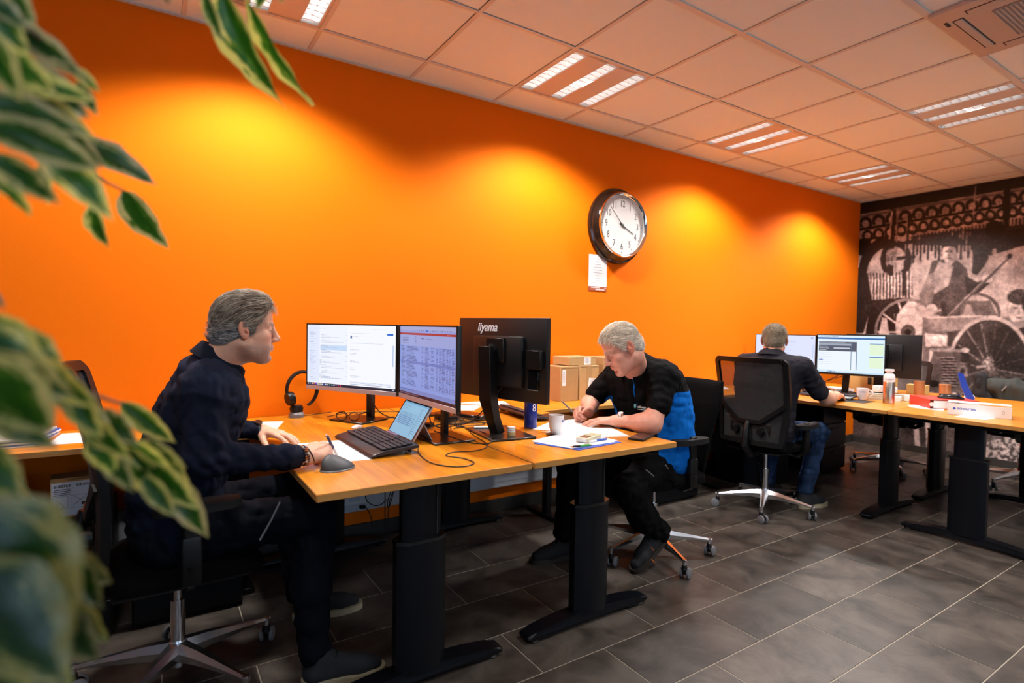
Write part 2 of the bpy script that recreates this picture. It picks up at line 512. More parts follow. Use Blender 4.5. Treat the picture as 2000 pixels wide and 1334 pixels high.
# a floor of 0.6 x 0.3 m tiles in half bond; each a part (those the picture can show)
def clip_tile(x0, x1, y0, y1):
    return max(x0, X0), min(x1, XM), max(y0, Y0), min(y1, YW)
g = 0.0022
full = P().box((0, 0, -0.003), (T-2*g, 0.3-2*g, 0.006), bev=0.0008).done('tile', m_tile, floor)
full_me = full.data; bpy.data.objects.remove(full)
rest = P()
for r in range(-7, 16):                        # rows, from the wall outwards
    yb = FY + 0.2973*0 - r*0.3
    yt = yb+0.3
    if yb > YW or yt < Y0: continue
    offx = 0.3 if (r % 2) else 0.0
    for k in range(-10, 10):
        xl = FX + offx + k*T
        a, b2, c2, d2 = clip_tile(xl+g, xl+T-g, yb+g, yt-g)
        if b2-a < 0.02 or d2-c2 < 0.02: continue
        cx, cy = (a+b2)/2, (c2+d2)/2
        v = np.array([cx, cy, -CAMZ]); dd = v@_F
        px = 1000+FPX*(v@_R)/max(dd, 0.05); py = 667-FPX*(v@_U)/max(dd, 0.05)
        vis = dd > 0.3 and -350 < px < 2450 and py < 1650
        if not vis:
            rest.box((cx, cy, -0.003), (b2-a, d2-c2, 0.006)); continue
        if abs((b2-a)-(T-2*g)) < 1e-4 and abs((d2-c2)-(0.3-2*g)) < 1e-4:
            o = link_mesh('tile', full_me, None, floor); o.location = (cx, cy, 0)
        else:
            o = P().box((0, 0, -0.003), (b2-a, d2-c2, 0.006)).done('tile', m_tile, floor); o.location = (cx, cy, 0)
tag(rest.done('outer_tiles', m_tile, floor), kind='stuff')

tag(P().box(((X0+XM)/2, YW+0.06, 1.5), (XM-X0+0.24, 0.12, 3.2)).done('wall_back', m_orange), kind='structure')
tag(P().box((X0-0.06, (Y0+YW)/2, 1.5), (0.12, YW-Y0, 3.2)).done('wall_left', m_grey_wall), kind='structure')
wf = P()
zc = 1.45
for (a, b2, z0, z1) in [(X0, -2.0, 0, 3.1), (0.0, 1.4, 0, 3.1), (3.4, XM, 0, 3.1), (-2.0, 0.0, 0, 0.9), (-2.0, 0.0, 2.3, 3.1), (1.4, 3.4, 0, 0.9), (1.4, 3.4, 2.3, 3.1)]:
    wf.box(((a+b2)/2, Y0-0.06, (z0+z1)/2), (b2-a, 0.12, z1-z0))
tag(wf.done('wall_front', m_grey_wall), kind='structure')
m_glass = thin_glass('window_glass')
for i, (a, b2) in enumerate([(-2.0, 0.0), (1.4, 3.4)]):
    w = P()
    for (x, z, sx, sz) in [(a+0.03, 1.6, 0.06, 1.4), (b2-0.03, 1.6, 0.06, 1.4), ((a+b2)/2, 0.93, 2.0, 0.06), ((a+b2)/2, 2.27, 2.0, 0.06), ((a+b2)/2, 1.6, 0.05, 1.4)]:
        w.box((x, Y0-0.06, z), (sx, 0.07, sz))
    wo = tag(w.done('window_%d' % (i+1), m_white), kind='structure')
    adopt(P().box(((a+b2)/2, Y0-0.06, 1.6), (1.9, 0.006, 1.3)).done('pane', m_glass), wo)
# the mural wall: the print itself is flat on the wall
wr = tag(P().box((XM+0.06, (Y0+YW)/2, 1.5), (0.12, YW-Y0, 3.2)).done('wall_right', m_grey_wall), kind='structure')
tag(P().box((XM-0.006, (Y0+YW)/2, 0.036), (0.012, YW-Y0-0.002, 0.072), bev=0.002).done('baseboard_right', m_skirt), kind='structure')
tag(P().box(((X0+XM)/2-0.01, YW-0.006, 0.045), (XM-X0-0.03, 0.012, 0.09), bev=0.002).done('baseboard_back', m_skirt), kind='structure')

# ------------------------------------------------------------------ ceiling
ceiling = tag(P().box(((X0+XM)/2, (Y0+YW)/2, 3.02), (XM-X0+0.24, YW-Y0+0.24, 0.06)).done('ceiling', m_white), kind='structure')
cell = lambda i, j: (GX+i*T, GX+(i+1)*T, GY-(j+1)*T, GY-j*T)     # column i, row j (0 = first full row off the wall)
LIGHT_CELLS = [(-6, 0), (-3, 0), (0, 0), (3, 0), (6, 0), (4, 2), (0, 3), (-4, 3), (7, 5), (3, 6), (-1, 6)]
AC_CELL = (2, 3)
used = set(LIGHT_CELLS) | {AC_CELL}
tileme = P().box((0, 0, 0.006), (T-0.024, T-0.024, 0.012), bev=0.003).done('ceiling_tile', m_ctile)
tme = tileme.data; bpy.data.objects.remove(tileme)
for j in range(-1, 10):
    for i in range(-9, 9):
        a, b2, c2, d2 = cell(i, j)
        a, b2, c2, d2 = max(a, X0), min(b2, XM), max(c2, Y0), min(d2, YW)
        if b2-a < 0.03 or d2-c2 < 0.03 or (i, j) in used: continue
        cx, cy = (a+b2)/2, (c2+d2)/2
        if b2-a > T-0.001 and d2-c2 > T-0.001:
            o = link_mesh('ceiling_tile', tme, None, ceiling)
        else:
            o = P().box((0, 0, 0.006), (b2-a-0.02, d2-c2-0.02, 0.012), bev=0.002).done('ceiling_tile', m_ctile, ceiling)
        o.location = (cx, cy, CEIL-0.002)
# T-rails, a little below the tiles
for i in range(-8, 9):
    x = GX+i*T
    if X0 < x < XM: adopt(P().box((x, (Y0+YW)/2, CEIL-0.004), (0.022, YW-Y0, 0.006), bev=0.001).done('rail', m_rail), ceiling)
for j in range(0, 10):
    y = GY-j*T
    if y > Y0: adopt(P().box(((X0+XM)/2, y, CEIL-0.0045), (XM-X0, 0.022 if j not in (2, 3) else 0.034, 0.006), bev=0.001).done('rail', m_rail), ceiling)
adopt(P().box(((X0+XM)/2, YW-0.012, CEIL-0.006), (XM-X0, 0.024, 0.006)).done('edge_rail', m_rail), ceiling)
adopt(P().box((XM-0.012, (Y0+YW)/2, CEIL-0.0065), (0.024, YW-Y0, 0.006)).done('edge_rail', m_rail), ceiling)

# ceiling lights: a white panel with three mirrored louvre strips, a tube above each
m_lpanel = mat('light_panel', (0.62, 0.62, 0.60), 0.35, bump=0.1)
m_mirror = mat('louvre_mirror', (0.93, 0.93, 0.93), 0.16, metal=1.0)
m_blade = mat('louvre_blade', (0.9, 0.9, 0.88), 0.25, metal=0.35)
m_tube = emat('fluorescent_tube', (1.0, 0.97, 0.95), 5.0)
def ceiling_light():
    t = thing('ceiling_light', (0, 0, 0))
    z = 0.0
    pb = P()
    xs = [-0.235, 0.0, 0.235]; w = 0.085; e = T/2-0.012
    edges = [-e]+[q for x in xs for q in (x-w/2, x+w/2)]+[e]
    for k in range(0, len(edges), 2):
        pb.box(((edges[k]+edges[k+1])/2, 0, z+0.004), (edges[k+1]-edges[k], 2*e, 0.008))
    pb.box((0, e-0.008, z+0.004), (2*e, 0.016, 0.008)).box((0, -e+0.008, z+0.004), (2*e, 0.016, 0.008))
    pb.done('panel', m_lpanel, t)
    P().box((0, 0, z+0.085), (2*e, 2*e, 0.01)).box((-e, 0, z+0.045), (0.006, 2*e, 0.08)).box((e, 0, z+0.045), (0.006, 2*e, 0.08)).box((0, e, z+0.045), (2*e, 0.006, 0.08)).box((0, -e, z+0.045), (2*e, 0.006, 0.08)).done('housing', m_white, t)
    for x in xs:
        lv = P()
        L = 2*e-0.034
        # two curved reflectors
        for sgn in (-1, 1):
            def fn(u, v, sgn=sgn):
                a = v*1.35
                return Vector((x+sgn*(w/2-0.001-0.024*(1-math.cos(a))), -L/2+u*L, z+0.004+0.052*math.sin(a)))
            lv.grid(fn, 1, 6)
        lo = lv.done('louvre_strip', m_mirror, t)
        bl = P()
        for k in range(11):
            y = -L/2+L*(k+0.5)/11
            # each blade is a V of thin white metal with a curved lower edge
            bl.prism([(-w/2+0.002, 0.03), (-w/2+0.002, 0.004), (0, 0.009), (w/2-0.002, 0.004), (w/2-0.002, 0.03)], -0.0022, 0.0022,
                     Matrix(((1, 0, 0, x), (0, 0, 1, y), (0, 1, 0, z), (0, 0, 0, 1))))
        tag(bl.done('blades', m_blade, lo), kind='stuff')
        P().cyl((x, -L/2+0.01, z+0.046), (x, L/2-0.01, z+0.046), 0.008, seg=10).done('tube', m_tube, lo)
    return t
cl0 = ceiling_light(); first = True
names = {(-6, 0): None, (-3, 0): 'square louvred ceiling light cut off by the top picture edge, beside the hanging leaves',
 (0, 0): 'square ceiling light with three louvre strips, near the orange wall and left of the clock',
 (3, 0): 'square ceiling light with three louvre strips, near the orange wall just right of the clock',
 (6, 0): 'small far ceiling light with three louvre strips, closest to the corner with the mural',
 (4, 2): 'ceiling light with three louvre strips below the air conditioner, reaching the right picture edge'}
for (i, j) in LIGHT_CELLS:
    o = cl0 if first else copy_tree(cl0); first = False
    a, b2, c2, d2 = cell(i, j)
    o.location = ((a+b2)/2, (c2+d2)/2, CEIL-0.006)
    lb = names.get((i, j))
    tag(o, lb or 'louvred ceiling light outside the picture, lighting the rest of the office', 'ceiling light', 'louvred ceiling lights')
    w = {(-6, 0): 60.0, (0, 3): 125.0, (-4, 3): 60.0, (-1, 6): 60.0}.get((i, j), SPOT_W if j == 0 else 190.0)
    lo = lamp((a+b2)/2, (c2+d2)/2, CEIL-0.014, w); adopt(lo, o)

# ceiling cassette air conditioner
m_ac = mat('ac_plastic', (0.52, 0.49, 0.46), 0.45)
m_acg = mat('ac_grille', (0.30, 0.30, 0.32), 0.5)
m_dark = mat('dark_gap', (0.02, 0.02, 0.02), 0.7)
a, b2, c2, d2 = cell(*AC_CELL)
# the unit is 0.6 wide along the wall and spreads 0.95 m towards the window side
ac = thing('air_conditioner', ((a+b2)/2, d2-0.36, CEIL-0.006), 0, 'cream square ceiling cassette air conditioner with grey mesh grille, top right corner', 'air conditioner')
s = 0.36
P().box((0, 0, -0.008), (2*s-0.06, 2*s, 0.026), bev=0.008, seg=2).done('panel', m_ac, ac)
gr = P().box((0.0, -0.02, -0.022), (0.36, 0.36, 0.006), bev=0.002).done('grille', m_acg, ac)
gl = P()
for k in range(22):
    y = -0.19+0.36*(k+0.5)/22; gl.box((0, y, -0.0265), (0.35, 0.006, 0.003))
gl.done('grille_bars', m_ac, gr)
for (cx, cy, sx, sy) in [(-0.25, 0, 0.035, 0.46), (0.25, 0, 0.035, 0.46), (0, -0.28, 0.42, 0.035), (0, 0.28, 0.42, 0.035)]:
    f = P().box((cx, cy, -0.022), (sx, sy, 0.008), bev=0.003).done('flap', m_ac, ac)
    P().box((cx, cy, -0.0205), (sx+0.010, sy+0.010, 0.004)).done('outlet', m_dark, f)
P().box((-0.2, 0.325, -0.0225), (0.05, 0.012, 0.004)).done('sensor', m_dark, ac)

# ------------------------------------------------------------------ cable trunking on the orange wall
tr = thing('cable_trunking', (2.2, YW-0.03, 0.28), 0, 'pale plastic cable trunking along the orange wall under the desks', 'trunking')
P().box((-0.9, 0, 0), (7.6, 0.058, 0.19), bev=0.004).box((-0.9, -0.01, -0.088), (7.6, 0.05, 0.012), bev=0.003).done('channel', m_duct, tr)
P().box((-0.9, -0.0305, 0), (7.6, 0.004, 0.115), bev=0.001).done('cover', m_duct, tr)
for x in (-1.36, -1.21, 0.9, 1.05, 2.4):
    so = P().box((x, -0.034, 0), (0.13, 0.006, 0.10), bev=0.003).done('socket_plate', m_white, tr)
    P().box((x, -0.038, 0), (0.062, 0.004, 0.062), bev=0.002).done('socket', m_duct, so)
for xx in (2.62,):
    pass

# ------------------------------------------------------------------ the mural (old workshop photograph printed on the wall)
def mural():
    W, H = 460, 520
    s = (np.arange(W)+0.5)/W*2.6; z = CEIL-0.015-(np.arange(H)+0.5)/H*(CEIL-0.015-0.072)
    S, Z = np.meshgrid(s, z)
    # the wall point expressed in the coordinates in which the drawing below was sketched
    yy = YW-S
    vx, vy, vz = np.full_like(S, XM), yy, Z-CAMZ
    dd = vx*_F[0]+vy*_F[1]+vz*_F[2]
    X = (1000+FPX*(vx*_R[0]+vy*_R[1]+vz*_R[2])/dd-1640)*2.383
    Y = (667-FPX*(vx*_U[0]+vy*_U[1]+vz*_U[2])/dd-340)*2.383
    P3 = np.stack([X/100, Y/100, X*0], -1)
    nz = vnoise(P3, 1.3, 1)*0.6+vnoise(P3, 4.1, 2)*0.4; fine = vnoise(P3, 14.0, 3); fine2 = vnoise(P3, 33.0, 5)
    I = np.full(S.shape, 0.56)+0.16*(nz-0.5)
    def put(mask, v, soft=None):
        I[mask] = v if np.isscalar(v) else v[mask]
    def seg(x0, y0, x1, y1, w):
        dx, dy = x1-x0, y1-y0; t = np.clip(((X-x0)*dx+(Y-y0)*dy)/(dx*dx+dy*dy), 0, 1)
        return np.hypot(X-x0-t*dx, Y-y0-t*dy) < w/2
    def ell(cx, cy, rx, ry): return ((X-cx)/rx)**2+((Y-cy)/ry)**2 < 1
    def ring(cx, cy, rx, ry, w):
        q = np.sqrt(((X-cx)/rx)**2+((Y-cy)/ry)**2); return np.abs(q-1) < w/2/rx
    def poly(pts):
        inside = np.zeros(S.shape, bool); n = len(pts)
        for i in range(n):
            (xa, ya), (xb, yb) = pts[i], pts[(i+1) % n]
            c = ((ya > Y) != (yb > Y)) & (X < (xb-xa)*(Y-ya)/((yb-ya) if yb != ya else 1e-9)+xa); inside ^= c
        return inside
    k = -0.165
    yl = lambda x, y0: y0+k*(x-100)         # lines that follow the ceiling
    band = lambda y0, y1: (Y > yl(X, y0)) & (Y < yl(X, y1))
    put(Y < yl(X, 300), 0.40+0.25*nz)
    put(Y < yl(X, 180), 0.06+0.08*nz)
    put(band(192, 203), 0.34); put(band(180, 186), 0.3*nz)
    for x in range(100, 1150, 62):          # upper row of collars on pegs
        y = yl(x, 232) 
        put(ell(x+20, y, 25, 27), 0.42+0.2*fine); put(ring(x+20, y, 24, 26, 13) & (Y < y+15), 0.07)
    put(band(252, 263), 0.08); put(band(263, 268), 0.5)
    for x in range(110, 1150, 52):
        y = yl(x, 290)
        put(ell(x+20, y, 19, 21), 0.45+0.2*fine); put(ring(x+20, y, 20, 22, 11), 0.1)
    put(band(305, 312), 0.12)
    # vertical posts and hanging tools
    put(seg(632, 60, 622, 190, 9), 0.5); put(seg(780, 30, 775, 260, 30), 0.05)
    put(poly([(330, 292), (560, 262), (858, 235), (1100, 200), (1100, 300), (860, 330), (700, 380), (600, 330), (340, 330)]) & (nz > 0.25), 0.10+0.1*fine)
    for x in range(345, 860, 17):
        h = 60+70*((x*37) % 97)/97; y = yl(x, 350)
        put(seg(x, y-20, x-3, y+h, 9), 0.10+0.08*fine)
    put(ell(722, 262, 46, 44), 0.05); put(poly([(620, 300), (700, 290), (690, 400), (640, 470), (615, 460)]), 0.12+0.08*fine)
    put(poly([(760, 270), (1100, 200), (1100, 340), (800, 330)]), 0.07)
    # drilling machine on the left
    put(ell(110, 340, 40, 40), 0.07)
    put(ring(232, 480, 128, 165, 40) & (X < 245), 0.09+0.06*nz)
    put(ring(262, 400, 60, 75, 24), 0.10)
    put(poly([(82, 480), (130, 460), (150, 600), (110, 740), (78, 740)]), 0.10+0.05*nz)
    m = poly([(140, 462), (335, 452), (340, 560), (320, 590), (150, 595)]); put(m, np.where(np.sin(X*0.42+nz*2) > 0, 0.60, 0.16)+0.1*fine)
    put(poly([(105, 590), (330, 575), (270, 650), (120, 660)]), 0.11+0.06*fine)
    put(poly([(135, 650), (200, 650), (180, 748), (120, 748)]), 0.09); put(poly([(215, 640), (250, 640), (262, 748), (232, 748)]), 0.1)
    put(seg(248, 165, 236, 460, 26), 0.10); put(seg(243, 175, 232, 300, 10), 0.58); put(seg(268, 160, 258, 460, 8), 0.45)
    put(seg(322, 185, 296, 560, 15), 0.14); put(seg(316, 190, 302, 400, 5), 0.55)
    put(seg(215, 330, 345, 315, 15), 0.12); put(seg(200, 400, 345, 385, 14), 0.13); put(ell(240, 385, 26, 40), 0.3+0.3*fine)
    put(seg(270, 580, 250, 748, 9), 0.1); put(seg(120, 160, 520, 100, 16), 0.12); put(seg(250, 165, 560, 120, 8), 0.32)
    # spoked wheel behind
    m = (Y > 590) & (X > 150) & (X < 430) & (Y < 760); put(m & (I > 0.4), 0.52+0.2*nz)
    for a in np.arange(0, 2*PI, PI/5): put(seg(318, 735, 318+150*math.cos(a), 735+150*math.sin(a), 9) & (Y < 900), 0.66)
    put(ring(318, 735, 150, 150, 14), 0.42); put(ell(318, 735, 34, 34), 0.28); put(ell(318, 735, 14, 14), 0.1)
    put(ring(630, 650, 112, 92, 16) & (Y < 665), 0.30); put(poly([(560, 590), (700, 590), (735, 660), (560, 660)]) & (nz > 0.45), 0.36)
    # the smith
    put(poly([(430, 405), (480, 398), (545, 400), (590, 440), (604, 500), (590, 560), (565, 600), (560, 664), (470, 664), (430, 640), (400, 560), (412, 470)]), 0.20+0.12*nz)
    put(poly([(462, 405), (530, 430), (505, 520), (440, 560), (420, 500)]), 0.42+0.18*nz)
    put(poly([(412, 470), (440, 455), (440, 560), (425, 610), (372, 612), (372, 560)]), 0.34+0.16*nz)
    put(poly([(580, 470), (640, 505), (690, 480), (700, 505), (650, 550), (590, 560)]), 0.13+0.06*nz)
    put(ell(686, 487, 25, 20), 0.62+0.1*fine); put(ell(428, 628, 27, 24), 0.66); put(seg(440, 640, 492, 628, 12), 0.55); put(seg(482, 600, 486, 658, 20), 0.18)
    put(seg(508, 662, 792, 382, 15), 0.30); put(seg(504, 658, 788, 378, 4), 0.62); put(ell(790, 382, 12, 12), 0.15)
    put(ell(508, 368, 33, 46), 0.60+0.1*nz); put(ell(522, 372, 22, 42), 0.40+0.08*nz); put(poly([(474, 350), (480, 322), (510, 312), (540, 322), (545, 350), (530, 336), (490, 338)]), 0.16)
    put(ell(496, 360, 7, 3), 0.12); put(ell(520, 360, 7, 3), 0.12); put(seg(500, 392, 518, 392, 4), 0.22); put(seg(506, 362, 506, 380, 4), 0.34)
    put(poly([(485, 405), (530, 405), (520, 425), (500, 425)]), 0.56)
    # cart, big wheel and gear press
    put((Y > 668) & (X > 385), 0.30+0.22*nz)
    put(poly([(408, 668), (660, 660), (640, 712), (560, 735), (440, 732)]), 0.44+0.1*nz); put(seg(408, 668, 660, 661, 8), 0.7)
    put(poly([(395, 740), (500, 750), (500, 800), (400, 805)]), 0.66+0.1*fine); put(poly([(500, 735), (640, 715), (560, 810), (500, 800)]), 0.20+0.1*nz)
    m = ell(700, 905, 180, 220); put(m, 0.17+0.12*nz)
    for a in np.arange(0.15, 2*PI, PI/8): put(seg(700, 905, 700+184*math.cos(a), 905+224*math.sin(a), 6) & (fine > 0.25), 0.5)
    put(ring(700, 905, 190, 232, 20), 0.56+0.12*nz); put(ring(700, 905, 180, 222, 5), 0.2)
    put(seg(640, 900, 1000, 835, 13), 0.62); put(seg(690, 870, 900, 900, 8), 0.5); put(ell(700, 880, 34, 30), 0.5*fine+0.3)
    put(poly([(420, 815), (565, 828), (560, 930), (575, 1020), (405, 1010)]), 0.26+0.14*nz)
    put(poly([(420, 815), (440, 815), (415, 890), (412, 900)]), 0.72); put(seg(430, 818, 590, 822, 16), 0.55); put(ell(585, 820, 18, 12), 0.74)
    m = poly([(470, 850), (540, 850), (552, 990), (480, 1000)]); put(m, np.where(np.sin(Y*0.48) > 0, 0.50, 0.14))
    put(ell(572, 918, 24, 30), 0.46); put(ell(572, 918, 10, 14), 0.2); put(ell(440, 975, 22, 16), 0.05)
    # the boy at the right
    put(poly([(690, 740), (780, 700), (858, 690), (1150, 700), (1150, 1000), (720, 900)]) & ~ring(700, 905, 190, 232, 24), 0.13+0.06*nz)
    for a in np.arange(0.15, 2*PI, PI/8): put(seg(700, 905, 700+184*math.cos(a), 905+224*math.sin(a), 4) & (X > 700) & (fine > 0.35), 0.32)
    put(ell(832, 630, 48, 68), 0.64+0.08*nz); put(ell(838, 572, 60, 36), 0.16+0.16*fine); put(ell(875, 600, 26, 50), 0.2)
    put(seg(812, 622, 826, 622, 5), 0.15); put(seg(846, 622, 860, 622, 5), 0.15); put(seg(836, 628, 832, 652, 4), 0.42); put(seg(822, 668, 846, 668, 4), 0.3)
    put(poly([(800, 690), (860, 680), (900, 705), (830, 720)]), 0.5)
    # ground, planks and rubble
    put(Y > yl(X, 1080)+0.31*(X-100), 0.22+0.2*nz)
    put((Y > 1130) & (X < 470), 0.16+0.2*nz)
    for q in (340, 395, 440): put(poly([(q, 1140), (q+26, 1140), (q+34, 1275), (q+10, 1275)]), 0.62+0.1*fine)
    put((X > 560) & (Y > 1190), 0.24+0.2*nz)
    put((X > 600) & (Y > 1225+14*np.sin(X*0.03)+30*(nz-0.5)), np.where(fine > 0.42, 0.66, 0.30))
    I[:] = I*(0.80+0.40*vnoise(P3, 2.3, 8))*(0.88+0.24*vnoise(P3, 7.0, 9))
    for _ in range(2):                       # the print is slightly soft
        J = I.copy(); J[1:-1] = (I[:-2]+2*I[1:-1]+I[2:])/4; K = J.copy(); K[:, 1:-1] = (J[:, :-2]+2*J[:, 1:-1]+J[:, 2:])/4; I = K
    I = np.clip(I+0.08*(fine-0.5)+0.09*(fine2-0.5), 0.03, 1)
    lin = np.clip((I-0.05)*1.25, 0.02, 1.1)**2.3
    tint = np.stack([np.interp(I, [0, 1], [1.15, 1.12]), np.interp(I, [0, 1], [0.86, 0.93]), np.interp(I, [0, 1], [0.82, 0.84])], -1)
    img = (lin[..., None]*tint*1.0+0.003)[:, ::-1]
    # built with u running from the far-left (corner) outwards; columns are stored corner-last
    return W, H, img[:, ::-1]
W, H, img = mural()
m_mural = amat('mural_print', rough=0.45, spec=0.4)
mo = pix_mesh('mural_print', W, H, img, (XM-0.004, YW-0.002, 0.072), (0, -2.6, 0), (0, 0, CEIL-0.015-0.072), m_mural)
adopt(mo, wr); mo['label'] = 'black and white workshop photograph printed over the whole wall'
# ------------------------------------------------------------------ shared furniture materials
DZ = 0.775                                   # desk top height
m_desk = wood_mat('cherry_desk_laminate', (0.50, 0.165, 0.008), (0.70, 0.265, 0.012), 'Y')
m_deskx = wood_mat('cherry_desk_laminate_lengthwise', (0.50, 0.165, 0.008), (0.70, 0.265, 0.012), 'X')
m_edge = wood_mat('desk_edge_band', (0.42, 0.18, 0.035), (0.52, 0.25, 0.06), 'X', 0.45)
m_steel = mat('anthracite_steel', (0.0016, 0.0024, 0.0045), 0.36, metal=0.0, spec=0.28, bump=0.05, bscale=900)
m_black = mat('black_plastic', (0.002, 0.002, 0.0023), 0.42, spec=0.35)
m_blackg = mat('glossy_black_plastic', (0.008, 0.008, 0.009), 0.2)
m_blackr = mat('black_rubber', (0.004, 0.004, 0.004), 0.7, spec=0.3)
m_fabric = mat('black_chair_fabric', (0.0018, 0.0018, 0.002), 0.95, spec=0.06, sheen=0.0, bump=0.4, bscale=900)
m_chrome = mat('polished_aluminium', (0.74, 0.76, 0.80), 0.24, metal=1.0)
m_chromed = mat('chrome', (0.75, 0.76, 0.78), 0.06, metal=1.0)
m_grey = mat('grey_plastic', (0.16, 0.16, 0.17), 0.45)
m_paper = mat('paper', (0.86, 0.86, 0.87), 0.7, spec=0.2)
m_ink = mat('grey_print', (0.32, 0.32, 0.36), 0.7)
m_mesh, nt, b = new_mat('chair_mesh_fabric')
b.inputs['Base Color'].default_value = (0.012, 0.012, 0.013, 1); b.inputs['Roughness'].default_value = 0.8
tr_ = N(nt, 'ShaderNodeBsdfTransparent'); mxs = N(nt, 'ShaderNodeMixShader')
mxs.inputs[0].default_value = 0.76
nt.links.new(tr_.outputs[0], mxs.inputs[1]); nt.links.new(b.outputs[0], mxs.inputs[2])
nt.links.new(mxs.outputs[0], nt.nodes['Material Output'].inputs[0])

# ------------------------------------------------------------------ height-adjustable desks
def desk(cx, cy, L, W, rz, label, wood=None, near_only=False):
    """long axis local Y (length L), width W along local X; T-legs near both ends, feet along X"""
    t = thing('height_adjustable_desk', (cx, cy, 0), rz, label, 'desk', 'cherry wood office desks')
    wood = wood or m_desk
    P().box((0, 0, DZ-0.0125), (W, L, 0.025), bev=0.0015).done('tabletop', wood, t)
    eb = P()
    eb.box((0, -L/2-0.0006, DZ-0.0125), (W-0.004, 0.0012, 0.021)).box((0, L/2+0.0006, DZ-0.0125), (W-0.004, 0.0012, 0.021))
    eb.box((-W/2-0.0006, 0, DZ-0.0125), (0.0012, L-0.004, 0.021)).box((W/2+0.0006, 0, DZ-0.0125), (0.0012, L-0.004, 0.021))
    eb.done('edge_band', m_edge, t)
    P().box((-0.11, 0, DZ-0.055), (0.04, L-0.34, 0.05), bev=0.004).box((0.11, 0, DZ-0.055), (0.04, L-0.34, 0.05), bev=0.004).done('crossbeam', m_steel, t)
    for sg in ((-1, 1) if not near_only else (-1,)):
        y = sg*(L/2-0.135)
        P().box((0, y, DZ-0.045), (W-0.12, 0.05, 0.03), bev=0.004).done('support_arm', m_steel, t)
        # chamfered column: long in X, thin in Y
        def oct_(w, d, c): return [(-w/2, -d/2+c), (-w/2+c*1.6, -d/2), (w/2-c*1.6, -d/2), (w/2, -d/2+c), (w/2, d/2-c), (w/2-c*1.6, d/2), (-w/2+c*1.6, d/2), (-w/2, d/2-c)]
        M = Matrix.Translation((0, y, 0))
        P().prism(oct_(0.190, 0.088, 0.026), 0.05, 0.528, M).done('column_sleeve', m_steel, t)
        P().prism(oct_(0.196, 0.094, 0.027), 0.518, 0.530, M).done('sleeve_collar', m_blackg, t)
        up = P().prism(oct_(0.150, 0.064, 0.018), 0.45, DZ-0.03, M).done('inner_column', m_steel, t)
        P().box((0.052, y-0.0325, 0.64), (0.004, 0.003, 0.2)).done('groove', m_dark, up)
        # arched foot, running along X
        prof = []
        n = 16; Lf = 0.69
        for k in range(n+1):
            u = -1+2*k/n; prof.append((u*Lf/2, 0.062-0.030*abs(u)**2.2))
        bot = [(Lf/2, 0.012), (Lf/2-0.07, 0.008), (0.16, 0.018), (-0.16, 0.018), (-Lf/2+0.07, 0.008), (-Lf/2, 0.012)]
        f = P().prism(prof+bot, -0.036, 0.036, Matrix.Translation((0, y, 0)) @ Matrix(((1, 0, 0, 0), (0, 0, 1, 0), (0, 1, 0, 0), (0, 0, 0, 1))))
        es = [e for e in f.bm.edges if len(e.link_faces) == 2]
        bmesh.ops.bevel(f.bm, geom=es, offset=0.012, segments=3, affect='EDGES', profile=0.6)
        fo = f.done('foot', m_steel, t, 50)
        for q in (-1, 1):
            P().lathe([(0, 0), (0.034, 0), (0.036, 0.005), (0.028, 0.013), (0, 0.014)], (q*(Lf/2-0.045), y, 0), 20).done('glide', m_black, fo)
    return t
LAB = 1.555
desk(0.807, 1.703+LAB/2, LAB, 0.792, 0, 'nearest cherry wood desk with its pale corner towards the man in the navy shirt')
desk(1.613, 1.703+LAB/2, LAB, 0.798, 0, 'cherry wood desk under the man in the black and blue polo shirt')
desk(4.477, 1.715+0.77, 1.54, 0.80, 0, 'cherry wood desk with two lit monitors, used by the man seen from behind')
desk(5.285, 1.715+0.77, 1.54, 0.80, 0, 'cherry wood desk behind the two lit monitors, carrying the dark switched-off monitor')
desk(4.077+0.80, 1.303, 1.6, 0.80, PI/2, 'cherry wood desk at the right picture edge carrying the white and red binders', wood=m_deskx)
# fixed worktops along the orange wall
def worktop(x0, x1, y0, label, legs):
    t = thing('wall_worktop', ((x0+x1)/2, (y0+YW)/2, 0), 0, label, 'desk', 'worktops along the orange wall')
    w = x1-x0; d = YW-y0-0.003
    P().box((0, 0, DZ-0.0125), (w, d, 0.025), bev=0.0015).done('tabletop', m_deskx, t)
    P().box((0, -d/2-0.0006, DZ-0.0125), (w-0.004, 0.0012, 0.021)).done('edge_band', m_edge, t)
    P().box((0, 0.05, DZ-0.05), (w-0.1, 0.04, 0.05), bev=0.004).done('crossbeam', m_steel, t)
    for lx in legs:
        P().box((lx-(x0+x1)/2, 0, 0.37), (0.05, 0.05, 0.72), bev=0.005).box((lx-(x0+x1)/2, 0, 0.012), (0.06, d-0.12, 0.024), bev=0.005).done('leg', m_steel, t)
    return t
worktop(-1.7, 0.402, 2.79, 'cherry wood worktop along the wall at far left, holding loose papers', [-1.55, -0.75, 0.373])
worktop(2.02, 4.07, 2.745, 'cherry wood worktop along the wall behind the man in the polo shirt', [2.25, 3.85])

